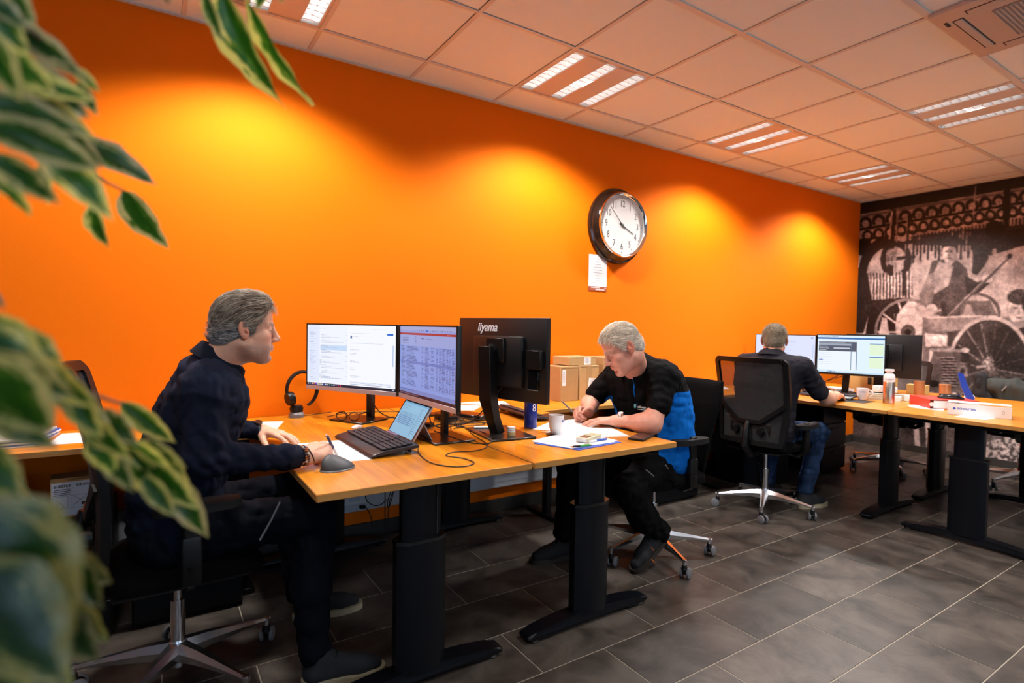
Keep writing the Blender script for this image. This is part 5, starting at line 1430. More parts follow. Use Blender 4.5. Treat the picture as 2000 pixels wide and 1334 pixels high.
pz.done('print', m_ink, nt_)
P().box((0, -0.003, -0.128), (0.185, 0.002, 0.033)).done('foot_strip', mat('rust_card', (0.36, 0.075, 0.025), 0.5), nt_)
pz = P()
for k in range(9): pz.box((-0.062+0.0095*k+(0.004 if k > 6 else 0), -0.0043, -0.120), (0.0065, 0.0005, 0.006 if k % 3 else 0.009))
for k in range(11): pz.box((-0.018+0.0085*k, -0.0043, -0.135), (0.0062, 0.0005, 0.006 if k % 4 else 0.008))
pz.done('strip_print', m_paper, nt_)
P().cyl((0.078, -0.003, -0.122), (0.078, -0.0045, -0.122), 0.005, seg=14).done('dot', m_paper, nt_)

# ------------------------------------------------------------------ left side: papers, box in the cabinet
for k in range(5):
    z = DZ+0.001+0.0065*k; r = random.Random(k)
    flat('document_bundle', [(-0.80+0.02*r.random(), 2.90+0.015*r.random()), (-0.42+0.03*r.random(), 2.90+0.02*r.random()), (-0.37+0.02*r.random(), 3.20), (-0.78, 3.22)], z, m_blue if k in (1, 3) else m_paper,
         ['lowest white bundle of the paper pile on the left worktop', 'blue-edged folder second from the bottom of the left pile', 'middle white bundle of the pile on the left worktop', 'upper blue-edged folder of the pile on the left worktop', 'top white bundle of the pile on the left worktop'][k], 'papers', 'paper pile on the left worktop', th=0.0058)
flat('paper_sheet', [(-0.37, 2.92), (-0.20, 2.90), (-0.17, 3.16), (-0.35, 3.18)], DZ+0.0002, m_paper, 'single white sheet right of the paper pile on the left worktop', 'paper', th=0.001, lines=6)
sp_ = thing('desk_phone', (-0.035, 3.10, DZ), 0.1, 'small red and white gadget on the worktop behind the navy shirt', 'device')
P().box((0, 0, 0.035), (0.03, 0.05, 0.07), bev=0.004).done('body', mat('rust_plastic', (0.22, 0.05, 0.02), 0.3), sp_)
P().box((0.017, 0, 0.035), (0.006, 0.046, 0.062), bev=0.002).done('front', m_white, sp_)
lb = thing('labelled_box', (-0.292, 2.93, 0.482), 0.10, 'small cardboard box with big white shipping label on the black cabinet', 'box')
P().box((0, 0, 0.077), (0.135, 0.16, 0.152), bev=0.002).done('body', m_card, lb)
m_lab = mat('label_white', (0.62, 0.66, 0.72), 0.5)
P().box((0.0, -0.0808, 0.079), (0.128, 0.0012, 0.138)).done('label', m_lab, lb)
text('box_number', 'S180763', 0.0155, frame((-0.030, -0.0816, 0.133), (1, 0, 0), (0, 0, 1)), m_bar, lb, 0.0003, bold=0.0005)
pz = P()
for i in range(4): pz.box((-0.030, -0.0816, 0.119-0.007*i), (0.05+0.006*(i % 2), 0.0006, 0.0022))
for i in range(12): pz.box((0.018+0.0038*i, -0.0816, 0.133), (0.0016 if i % 3 else 0.0026, 0.0006, 0.010))
for (x, z, w, h_) in [(-0.036, 0.055, 0.048, 0.0008), (0.026, 0.055, 0.056, 0.0008)]:
    for zz in (0.092, 0.04): pz.box((x, -0.0816, zz), (w, 0.0006, 0.0008))
    for xx in (x-w/2, x+w/2): pz.box((xx, -0.0816, 0.066), (0.0008, 0.0006, 0.052))
pz.box((0.038, -0.0816, 0.055), (0.012, 0.0006, 0.012)).box((-0.055, -0.0816, 0.022), (0.010, 0.0006, 0.010))
for a, b_ in (((-0.050, 0.046), (-0.036, 0.068)), ((-0.036, 0.068), (-0.022, 0.046)), ((-0.022, 0.046), (-0.050, 0.046)), ((0.005, 0.05), (0.045, 0.085)), ((0.01, 0.085), (0.03, 0.07))):
    pz.tube([(a[0], -0.0816, a[1]), (b_[0], -0.0816, b_[1])], 0.0007, 4)
pz.done('label_print', m_bar, lb)
for k in range(4):
    o = thing('ring_folder', (-0.415-0.035*k, 2.92, 0.482), 0, ['white folder leaning next to the labelled box', 'grey folder second from the labelled box', 'dark folder third from the labelled box', 'dark folder farthest left from the labelled box'][k], 'folder', 'folders leaning in the low cabinet')
    P().box((-0.03, 0, 0.085), (0.012, 0.2, 0.17), rot=(0, -0.45+0.05*k, 0), bev=0.001).done('cover', [m_white, m_grey, m_black, m_steel][k], o)
    P().box((-0.022, 0, 0.085), (0.004, 0.19, 0.16), rot=(0, -0.45+0.05*k, 0)).done('pages', m_paper, o)

# ------------------------------------------------------------------ things on the far desks
m_pinkp = mat('pink_card', (0.55, 0.05, 0.16), 0.5); m_redp = mat('red_card', (0.55, 0.03, 0.015), 0.45)
mg2 = thing('coffee_cup', (4.565, 2.085, DZ), math.radians(-50), 'white cup with handle standing left of the metal bottle', 'cup')
P().lathe([(0, 0), (0.026, 0), (0.030, 0.006), (0.040, 0.045), (0.043, 0.088), (0.040, 0.088), (0.037, 0.045), (0.026, 0.010), (0, 0.009)], (0, 0, 0), 32).done('cup', m_cer, mg2, 60)
P().tube([Vector((0.040+0.028*math.sin(a), 0, 0.050-0.024*math.cos(a))) for a in np.linspace(0.1, PI-0.1, 12)], 0.006, 8).done('handle', m_cer, mg2)
text('cup_print', 'SCHOUTEN', 0.010, frame((-0.012, -0.0415, 0.063), (1, -0.25, 0), (0, 0, 1)) , blue, mg2, 0.0003)
mb = thing('metal_bottle', (4.515, 1.885, DZ), 0, 'brushed metal flask with white cap and printed band', 'bottle')
m_brush = mat('brushed_steel', (0.62, 0.52, 0.42), 0.28, metal=1.0)
P().lathe([(0, 0), (0.034, 0), (0.037, 0.003), (0.037, 0.158), (0.036, 0.160), (0, 0.160)], (0, 0, 0), 36).done('body', m_brush, mb)
P().lathe([(0, 0.160), (0.0365, 0.160), (0.0365, 0.196), (0.030, 0.214), (0.019, 0.222), (0.018, 0.232), (0.030, 0.236), (0.030, 0.250), (0, 0.250)], (0, 0, 0), 32).done('cap', m_white, mb, 50)
al = math.atan2(-1.885, -4.515)
text('flask_print', 'SCHOUTEN', 0.0105, frame((math.cos(al)*0.0372, math.sin(al)*0.0372, 0.178), (-math.sin(al), math.cos(al), 0), (0, 0, 1)), blue, mb, 0.0003)
rl = thing('folding_rule', (4.74, 1.98, DZ), math.radians(-52), 'stack of pale folding rules lying behind the metal flask', 'folding rule')
for k in range(5): P().box((0.004*(k % 2), 0, 0.005+0.0095*k), (0.33, 0.035, 0.0085), bev=0.001).done('slat', m_cream if k % 2 else mat('rule_grey', (0.45, 0.43, 0.38), 0.5), rl)
for k, (x, y, s_) in enumerate([(4.82, 2.09, 0.05), (4.70, 1.90, 0.04), (4.86, 2.0, 0.045), (4.79, 1.86, 0.045)]):
    o = thing('small_box', (x, y, DZ+0.048 if k in (0, 2) else DZ), 0.3*k, ['small white box on the folding rules left of the flask', 'small white box right behind the flask', 'small white box standing under the dark monitor', 'low white box right of the flask'][k], 'box', 'small white boxes by the flask')
    P().box((0, 0, s_/2), (s_*1.5, s_, s_), bev=0.003).done('body', m_white, o); P().box((0, 0, s_+0.0006), (s_*1.45, 0.001, 0.001)).done('seam', m_grey, o)
m_copper = mat('copper_tin', (0.60, 0.28, 0.12), 0.35, metal=0.6)
for k, (px, py) in enumerate([(1796, 776), (1837, 778)]):
    q = onz(px, py, DZ) if k == 0 else onz(px, 776, DZ)
    q = [Vector((5.14, 1.93, DZ)), Vector((5.0, 1.71, DZ))][k]
    o = thing('round_tin', q, 0, ['copper-coloured tall tin beside the dark monitor', 'copper-coloured tin left of the blue tape dispenser'][k], 'tin', 'copper-coloured tins')
    P().lathe([(0, 0), (0.036, 0), (0.036, 0.125), (0, 0.125)], (0, 0, 0), 28).done('body', m_copper, o)
    P().lathe([(0, 0.125), (0.0375, 0.125), (0.0375, 0.136), (0, 0.137)], (0, 0, 0), 28).done('lid', m_copper, o)
# red lever-arch binder, white binder, papers
rb = thing('lever_arch_binder', (4.66, 1.60, DZ), math.radians(-45), 'red lever-arch binder lying flat under the black hole punch', 'binder')
P().box((0, 0, 0.002), (0.30, 0.28, 0.004)).box((0, 0, 0.063), (0.30, 0.28, 0.004)).box((-0.149, 0, 0.032), (0.004, 0.28, 0.062)).done('cover', m_redp, rb)
P().box((0.01, -0.005, 0.032), (0.27, 0.262, 0.052)).done('pages', m_paper, rb)
P().cyl((-0.14, -0.142, 0.034), (-0.14, -0.143, 0.034), 0.014, seg=18).done('finger_ring', m_chromed, rb)
wb = thing('lever_arch_binder', (4.375, 1.315, DZ), math.radians(-73), 'white lever-arch binder lying on the right desk, blue lettering on its spine', 'binder')
P().box((0, -0.040, 0.036), (0.31, 0.003, 0.072), bev=0.001).box((0, 0.10, 0.0715), (0.31, 0.28, 0.003), rot=(-0.06, 0, 0)).box((0, 0.10, 0.0015), (0.31, 0.28, 0.003)).done('cover', m_white, wb)
P().box((0.01, 0.10, 0.020), (0.28, 0.24, 0.034)).done('pages', m_paper, wb)
text('spine_print', 'SCHOUTEN', 0.017, frame((-0.060, -0.0422, 0.040), (1, 0, 0), (0, 0, 1)), blue, wb, 0.0003, bold=0.0004)
P().prism([(0.008*math.cos(2*PI*k/20), 0.007*math.sin(2*PI*k/20)) for k in range(20)], 0, 0.0006, frame((-0.120, -0.042, 0.040), (1, 0, 0), (0, 0, 1))).done('spine_emblem', blue, wb)
P().tube([Vector((0.115+0.006*math.cos(a), -0.0418, 0.036+0.010*math.sin(a))) for a in np.linspace(0, 2*PI, 18)], 0.0008, 5, cap=False).done('finger_ring', m_grey, wb)
flat('paper_sheet', pxs([(1772, 792), (1780, 796), (1842, 803), (1845, 797), (1800, 791)], DZ), DZ+0.0002, m_paper, 'printed sheets left of the white binder', 'paper', th=0.003, lines=0)
flat('paper_sheet', pxs([(1864, 814), (1925, 820), (1950, 816), (1890, 809)], DZ), DZ+0.0002, m_paper, 'white sheet in front of the white binder at the desk edge', 'paper')
sb = thing('hole_punch', (4.66, 1.56, DZ+0.0655), math.radians(-60), 'black hole punch lying on the red binder', 'hole punch')
P().box((0, 0, 0.007), (0.14, 0.07, 0.012), bev=0.003).done('base', m_black, sb)
P().box((0, 0.01, 0.020), (0.12, 0.05, 0.012), bev=0.004, rot=(0.12, 0, 0)).done('lever', m_blackg, sb)
td = thing('tape_dispenser', (4.98, 1.575, DZ), math.radians(-65), 'blue tall stapler standing upright behind the red binder', 'stapler')
P().prism([(-0.045, 0), (0.045, 0), (0.045, 0.022), (-0.045, 0.03)], -0.025, 0.025, Matrix(((1, 0, 0, 0), (0, 0, 1, 0), (0, 1, 0, 0), (0, 0, 0, 1)))).done('base', m_white, td)
P().prism([(0.030, 0.02), (0.05, 0.05), (0.012, 0.13), (-0.020, 0.225), (-0.045, 0.235), (-0.050, 0.22), (-0.03, 0.13), (0.0, 0.045)], -0.016, 0.016, Matrix(((1, 0, 0, 0), (0, 0, 1, 0), (0, 1, 0, 0), (0, 0, 0, 1)))).done('handle', mat('blue_plastic', (0.01, 0.05, 0.42), 0.3), td)
P().box((0.02, 0, 0.05), (0.06, 0.03, 0.05), bev=0.008).done('head', m_white, td)
ye = thing('archive_box', (5.33, 2.36, DZ), 0.05, 'pale yellow box file standing behind the dark monitor', 'box')
P().box((0, 0, 0.075), (0.10, 0.36, 0.15), bev=0.003).done('body', mat('manila_card', (0.62, 0.42, 0.15), 0.7), ye)
P().box((-0.052, 0, 0.09), (0.003, 0.03, 0.06)).done('finger_slot', m_dark, ye)
ye2 = thing('archive_box', (5.46, 2.06, DZ), 0.0, 'pale yellow box file between the dark monitor and the copper tin', 'box')
P().box((0, 0, 0.04), (0.08, 0.14, 0.08), bev=0.003).done('body', MATS['manila_card'], ye2)
P().box((-0.0415, 0, 0.055), (0.003, 0.02, 0.02)).done('finger_slot', m_dark, ye2)
# pink and red leaflets below the left lit monitor
for k, (px, py, c_, m_) in enumerate([(1618, 741, 'red', m_redp), (1640, 748, 'white', m_paper), (1660, 742, 'pink', m_pinkp), (1690, 746, 'white', m_paper)]):
    x = 5.0+0.1*k; q = [(5.02, 2.98), (4.95, 2.82), (5.08, 2.72), (5.02, 2.50)][k]
    o = thing('brochure_pile', (q[0], q[1], DZ), 0.4*k, ['red brochure pile behind the half hidden monitor', 'white brochure pile under the half hidden monitor', 'pink brochure pile behind the neck of the app monitor', 'white brochure pile right of the pink one'][k], 'brochures', 'brochure piles behind the lit monitors')
    P().box((0, 0, 0.012), (0.21, 0.15, 0.022), bev=0.001).done('pages', m_paper, o)
    P().box((0, 0, 0.026), (0.21, 0.15, 0.005)).done('top_cover', m_, o)
keyboard((4.46, 2.30, DZ+0.001), 0.05, 0.40, 0.13, 'black keyboard in front of the man seen from behind', m_kb, m_key, tilt=0.04)
m3m = thing('computer_mouse', (4.33, 2.135, DZ), 0.1, 'black mouse under the hand of the man seen from behind', 'mouse')
P().ell((0, 0, 0.012), (0.055, 0.032, 0.018), 20).done('shell', m_black, m3m); P().box((0.03, 0, 0.028), (0.012, 0.006, 0.006), bev=0.002).done('scroll_wheel', m_grey, m3m)
mp2 = thing('mouse_pad', (4.42, 2.08, DZ), 0.05, 'thin black mouse pad beside the white cup', 'mouse pad')
P().box((0, 0, 0.001), (0.20, 0.22, 0.0022), bev=0.0008).done('pad', m_black, mp2)
m3m.location.z = DZ+0.0025
for k in range(6):
    r = random.Random(90+k); pts = [(4.80+0.05*r.random(), 2.30+0.5*r.random(), 0.93 if k < 3 else Z1), (4.84, 2.3+0.4*r.random(), 0.84 if k < 3 else Z1+0.01)]
    for q in range(4): pts.append((4.68+0.28*r.random(), 2.22+0.6*r.random(), Z1+0.02*r.random()))
    cab(pts, 0.003, ['cable drooping from the left lit monitor on the far desk', 'cable drooping from behind the app monitor', 'cable hanging by the neck of the app monitor', 'loose cable on the far desk near the keyboard', 'loose cable on the far desk near the brochures', 'loose cable on the far desk near the white cup'][k])
wc = tag(cable('charging_cable', [(4.92, 1.86, Z1), (4.85, 1.80, 0.81), (4.80, 1.73, 0.815), (4.76, 1.70, Z1+0.002), (4.86, 1.72, Z1+0.02), (4.98, 1.76, 0.80), (5.05, 1.80, Z1)], 0.003, m_white), 'white cable looped between the copper tins and the red binder', 'cable')
# basket handle / knitted item at the right edge
bk_ = thing('wicker_basket', (4.34, 0.985, DZ), 0, 'small woven basket cut off by the right picture edge', 'basket')
m_wick = mat('wicker', (0.38, 0.24, 0.12), 0.7, noise=0.3, scale=90)
bp_ = P()
for k in range(9):
    z = 0.006+0.011*k; r = 0.075+0.012*math.sin(k/8*PI)
    bp_.tube([Vector(((r+0.003*math.sin(9*a+PI*(k % 2)))*math.cos(a), (r+0.003*math.sin(9*a+PI*(k % 2)))*math.sin(a), z)) for a in np.linspace(0, 2*PI, 40)], 0.0058, 6, cap=False)
tag(bp_.done('weave', m_wick, bk_), kind='stuff')
P().lathe([(0, 0.002), (0.07, 0.002), (0.07, 0.006), (0, 0.006)], (0, 0, 0), 24).done('bottom', m_wick, bk_)
# ------------------------------------------------------------------ people
m_skin = amat('skin', rough=0.50, spec=0.35, bump=0.15, bscale=500, sss=0.12)
m_hair = amat('hair', rough=0.65, spec=0.15)
m_cloth = amat('clothing_cloth', rough=0.9, spec=0.08, bump=0.25, bscale=1100)
m_eye = mat('eye_white', (0.70, 0.66, 0.62), 0.2)
m_iris = mat('iris', (0.06, 0.07, 0.08), 0.15)

def Rot(az, pitch, roll=0.0):
    """columns forward, left, up for a head turned to azimuth az and pitched (down negative)"""
    M = Matrix.Rotation(math.radians(az), 3, 'Z') @ Matrix.Rotation(math.radians(-pitch), 3, 'Y') @ Matrix.Rotation(math.radians(roll), 3, 'X')
    return np.array(M)
def person(loc, label):
    return thing('person', loc, 0, label, 'person')
def merge(parts):
    V, Q, Cc, n = [], [], [], 0
    for v, q, c in parts: V.append(v); Q.append(q+n); Cc.append(c); n += len(v)
    return np.concatenate(V), np.concatenate(Q), np.concatenate(Cc)

def head_mesh(c, R, s, base_col, neck_to, stub=0.6, brow_col=(0.16, 0.12, 0.10), h=0.0024, neck_r=(0.054, 0.062), fat=1.0, lidless=False):
    S = SDF(); f = fat; lids = []
    S.ell((-0.010, 0, 0.036), (0.090, 0.077, 0.086))
    S.ell((0.036, 0, 0.044), (0.050, 0.062, 0.058), 0.02)
    S.ell((0.036, 0, -0.030), (0.050, 0.060*f, 0.066), 0.025)
    S.ell((0.028, 0, -0.074), (0.052, 0.053*f, 0.042), 0.025)
    S.ell((0.068, 0, -0.100), (0.025, 0.026, 0.020), 0.02)
    for q in (-1, 1):
        S.cap((-0.008, q*0.054*f, -0.050), (0.058, q*0.020, -0.100), 0.018, 0.015, 0.022)
        S.ell((0.057, q*0.038, -0.022), (0.022, 0.022, 0.019), 0.02)
        S.ell((0.058, q*0.030*f, -0.064), (0.024, 0.022, 0.026), 0.02)
        S.cap((0.080, q*0.012, 0.021), (0.066, q*0.045, 0.020), 0.009, 0.008, 0.014)
        S.ell((0.093, q*0.032, -0.001), (0.015, 0.017, 0.011), 0.012, '-')
        S.ell((0.0705, q*0.0315, 0.000), (0.0155, 0.0165, 0.0140), 0.004); lids.append(q)
    for q in ((-1, 1) if not lidless else ()): S.ell((0.088, q*0.0335, -0.0008), (0.013, 0.0130, 0.0033), 0.002, '-')
    S.cap((0.084, 0, 0.018), (0.104, 0, -0.024), 0.0095, 0.0110, 0.012)
    S.ell((0.1065, 0, -0.029), (0.0115, 0.0115, 0.0105), 0.010)
    for q in (-1, 1):
        S.ell((0.097, q*0.0125, -0.034), (0.0110, 0.0080, 0.0075), 0.006)
        S.ell((0.104, q*0.0075, -0.0415), (0.006, 0.0040, 0.0040), 0.003, '-')
    S.ell((0.073, 0, -0.060), (0.020, 0.028, 0.022), 0.015)
    S.ell((0.0900, 0, -0.0570), (0.0080, 0.0225, 0.0055), 0.006)
    S.ell((0.0890, 0, -0.0675), (0.0085, 0.0190, 0.0062), 0.006)
    S.cap((0.098, -0.021, -0.0628), (0.098, 0.021, -0.0628), 0.0016, 0.0016, 0.004, '-')
    S.ell((0.088, 0, -0.082), (0.010, 0.020, 0.005), 0.010, '-')
    for q in (-1, 1):      # nose-to-mouth folds and ears
        S.cap((0.094, q*0.020, -0.040), (0.084, q*0.034, -0.068), 0.0025, 0.0020, 0.008, '-')
        ER = np.array(Matrix.Rotation(math.radians(-q*22), 3, 'Z') @ Matrix.Rotation(math.radians(-10), 3, 'Y'))
        S.ell((-0.010, q*0.082, 0.000), (0.0195, 0.0075, 0.0315), 0.006, '+', ER)
        S.ell((-0.004, q*0.078, -0.026), (0.010, 0.006, 0.010), 0.006, '+')
        S.ell((-0.006, q*0.089, 0.003), (0.0115, 0.0065, 0.0200), 0.004, '-', ER)
        S.ell((-0.002, q*0.086, -0.004), (0.006, 0.008, 0.008), 0.004, '+', ER)
    nl = (R.T @ (np.array(neck_to)-np.array(c)))/s
    S.cap((-0.028, 0, -0.055), nl, neck_r[0], neck_r[1], 0.028)
    S.cap((-0.014, 0, -0.060), nl*0.6+np.array([0.010, 0, 0]), 0.042, 0.046, 0.025)
    V, Q = S.mesh(h)
    V = relax(V, Q, 1, 0.35)
    x, y, z = V.T
    n1 = vnoise(V, 60, 1); n2 = vnoise(V, 260, 2); n3 = vnoise(V, 18, 3)
    col = np.array(base_col)[None]*(0.90+0.16*n1+0.08*(n2-0.5)+0.10*n3)[:, None]
    def mixc(w, cc):
        nonlocal col
        col = col*(1-w[:, None])+np.array(cc)[None]*w[:, None]
    red = np.exp(-(((x-0.075)/0.03)**2+((np.abs(y)-0.040)/0.022)**2+((z+0.022)/0.022)**2))+np.exp(-(((x-0.108)/0.016)**2+(y/0.016)**2+((z+0.03)/0.016)**2))
    mixc(np.clip(red, 0, 1)*0.40, (base_col[0]*1.0, base_col[1]*0.62, base_col[2]*0.62))
    ear = (np.abs(y) > 0.074) & (x < 0.02) & (x > -0.04) & (np.abs(z) < 0.04)
    mixc(ear*0.5, (base_col[0]*1.0, base_col[1]*0.60, base_col[2]*0.55))
    lip = (x > 0.083) & (np.abs(y) < 0.024) & (((z+0.0575)/0.0055)**2+(y/0.025)**2 < 1) | ((x > 0.082) & (((z+0.0675)/0.006)**2+(y/0.021)**2 < 1))
    mixc(lip*0.65, (base_col[0]*0.80, base_col[1]*0.48, base_col[2]*0.48))
    beard = np.clip((-0.040-z)/0.02, 0, 1)*np.clip((x+0.03)/0.03, 0, 1)*np.clip((z+0.135)/0.012, 0, 1)*(~lip)
    mous = np.exp(-(((z+0.047)/0.006)**2+(y/0.026)**2))*(x > 0.08)
    mixc(np.clip(beard*0.6+mous*0.5, 0, 1)*stub*(0.55+0.9*n2), (0.20, 0.165, 0.15))
    for q in (-1, 1):
        br = np.exp(-(((z-0.0225-0.10*(np.abs(y)-0.03)*0.6)/0.0045)**2))*(y*q > 0.010)*(y*q < 0.052)*(x > 0.05)
        mixc(np.clip(br*1.3, 0, 1)*(0.60+0.4*n2), brow_col)
        cr = np.exp(-(((z-0.008)/0.0022)**2))*(y*q > 0.018)*(y*q < 0.046)*(x > 0.062)
        mixc(cr*0.45, np.array(base_col)*0.45)
        sl = np.exp(-(((z+0.0005)/0.0022)**2))*(y*q > 0.021)*(y*q < 0.043)*(x > 0.070)
        mixc(sl*0.85, (0.07, 0.05, 0.045))
    for zz in (0.045, 0.058, 0.070):
        mixc(np.exp(-((z-zz-0.002*np.sin(y*60))/0.0012)**2)*(np.abs(y) < 0.042)*(x > 0.06)*0.22, np.array(base_col)*0.55)
    W = np.array(c)+s*(V @ R.T)
    return W, Q, np.clip(col, 0, 1)

def hair_parts(c, R, s, root, cols, style, seed=0, n=4200):
    S = SDF()
    th = {'swept': 0.0075, 'white': 0.0030, 'crop': 0.003}[style]
    S.ell((-0.010, 0, 0.038), (0.091+th, 0.078+th, 0.086+th))
    S.ell((0.020, 0, 0.058), (0.062+th*0.6, 0.060+th, 0.052+th), 0.03)
    S.ell((-0.052, 0, -0.016), (0.052+th, 0.060+th*0.6, 0.056), 0.03)
    if style == 'swept': S.ell((0.034, 0.0, 0.088), (0.052, 0.050, 0.030), 0.03)
    S.ell((0.102, 0, -0.032 if style == 'swept' else -0.040), (0.084, 0.140, 0.132 if style != 'white' else 0.132), 0.006, '-')
    S.ell((0.0, 0, -0.142), (0.16, 0.14, 0.078), 0.010, '-')
    for q in (-1, 1): S.ell((-0.004, q*0.088, -0.010), (0.020, 0.022, 0.036), 0.004, '-')
    V, Q = S.mesh(0.0032)
    nn = vnormals(V, Q); V = V+nn*((vnoise(V, 90, seed)-0.5)*0.004)[:, None]
    def colour(P3, u):
        a, b_, c3 = [np.array(q) for q in cols]
        side = np.clip((0.03-P3[:, 2])/0.05, 0, 1)*np.clip((-P3[:, 0]+0.05)/0.06, 0, 1)
        g_ = vnoise(P3, 55, seed+5)*0.6+u*0.4
        k = a[None]*(1-g_[:, None])+b_[None]*g_[:, None]
        return k*(1-side[:, None]*0.6)+c3[None]*side[:, None]*0.6
    W = np.array(c)+s*(V @ R.T)
    ho = organic('hair', W, Q, m_hair, None, colour(V, rng.random(len(V)))*(0.75 if style == 'white' else 0.45))
    adopt(ho, root)
    # strands: thin three-sided tapering locks lying over the cap
    r = np.random.default_rng(seed+11)
    ext = vnormals(V, Q); ok = np.where((V @ np.array([0, 0, 1]) > -0.08) & (np.linalg.norm(V-np.array([-0.014, 0, 0.03]), axis=1) > 0.07))[0]
    idx = r.choice(ok, n); p0 = V[idx]; nrm = ext[idx]
    cl = vnoise(p0, 38, seed+3); cl2 = vnoise(p0, 30, seed+4)
    if style == 'swept': d = np.stack([-1+0*cl, (cl-0.5)*1.3+np.sign(p0[:, 1])*0.15, -0.35+(cl2-0.5)*0.9], 1); L = 0.030+0.018*r.random(n)
    elif style == 'white': d = np.stack([-0.8+(cl-0.5)*1.0, (cl2-0.5)*1.8, -0.3+(cl-0.5)*1.2], 1); L = 0.018+0.014*r.random(n)
    else: d = np.stack([(cl-0.5)*0.6-0.1, (cl2-0.5)*0.6, 0.15+0*cl], 1)+nrm*0.8; L = 0.006+0.004*r.random(n)
    if style != 'crop': d = d-nrm*(d*nrm).sum(1)[:, None]
    d += 0.12*r.normal(size=d.shape); d /= np.linalg.norm(d, axis=1)[:, None]
    lift = {'swept': 0.0045, 'white': 0.004, 'crop': 0.0}[style]*(0.3+r.random(n))
    cen = np.array([-0.014, 0, 0.035]); K = 5
    pts = []
    for k in range(K):
        t = k/(K-1); q = p0+d*(L*t)[:, None]
        if style != 'crop':
            rr = np.linalg.norm((p0-cen)/np.array([1, .82, .9]), axis=1); v = (q-cen)/np.array([1, .82, .9]); q = cen+v/np.linalg.norm(v, axis=1)[:, None]*(rr+0.0008)[:, None]*np.array([1, .82, .9])
        q = q+nrm*(lift*math.sin(t*2.6))[:, None]; pts.append(q)
    if style in ('swept', 'white'):   # a loose fringe falling over the forehead
        m = 160 if style == 'swept' else 240
        y0 = r.uniform(-0.045, 0.045, m); x0 = 0.066-0.25*(y0/0.05)**2*0.06; z0 = 0.096-0.012*(y0/0.05)**2+r.uniform(-0.004, 0.01, m)
        fl = np.stack([x0, y0, z0], 1); fd = np.stack([0.9+0.3*r.random(m), r.normal(0, 0.45, m), 0.35-0.5*r.random(m)], 1); Lf = (0.026 if style == 'swept' else 0.020)*(0.4+r.random(m))
        fp = []
        for k in range(K):
            t = k/(K-1); fp.append(fl+fd*(Lf*t)[:, None]+np.stack([0*x0, 0.008*np.sin(7*t+y0*300), -Lf*1.1*t*t], 1))
        pts = [np.concatenate([a, b_]) for a, b_ in zip(pts, fp)]; n = n+m; nrm = np.concatenate([nrm, np.tile([[0.9, 0, 0.4]], (m, 1))]); d = np.concatenate([d, fd])
    side = np.cross(d, nrm); side /= np.linalg.norm(side, axis=1)[:, None]+1e-9
    w0 = 0.0011 if style != 'crop' else 0.0008
    VV = np.empty((n, K, 3, 3))
    for k in range(K):
        w = w0*(1-0.75*k/(K-1)); a = pts[k]
        VV[:, k, 0] = a+side*w; VV[:, k, 1] = a-side*w; VV[:, k, 2] = a+nrm*w*1.2
    base_i = (np.arange(n)*K*3)[:, None]
    qs = []
    for k in range(K-1):
        for e in range(3):
            f = (e+1) % 3; qs.append(np.stack([base_i[:, 0]+k*3+e, base_i[:, 0]+k*3+f, base_i[:, 0]+(k+1)*3+f, base_i[:, 0]+(k+1)*3+e], 1))
    QQ = np.concatenate(qs); flat_ = VV.reshape(-1, 3)
    u = np.repeat(r.random(n), K*3); cc = colour(flat_, u)*(0.5+1.0*np.repeat(r.random(n)**1.3, K*3))[:, None]
    W = np.array(c)+s*(flat_ @ R.T)
    so = organic('hair_strands', W, QQ, m_hair, None, np.clip(cc, 0, 1)); tag(so, kind='stuff')
    so.parent = ho; so.matrix_parent_inverse = (Matrix.Translation(root.location)).inverted() if False else ho.matrix_parent_inverse.inverted() @ ho.matrix_parent_inverse
    return ho

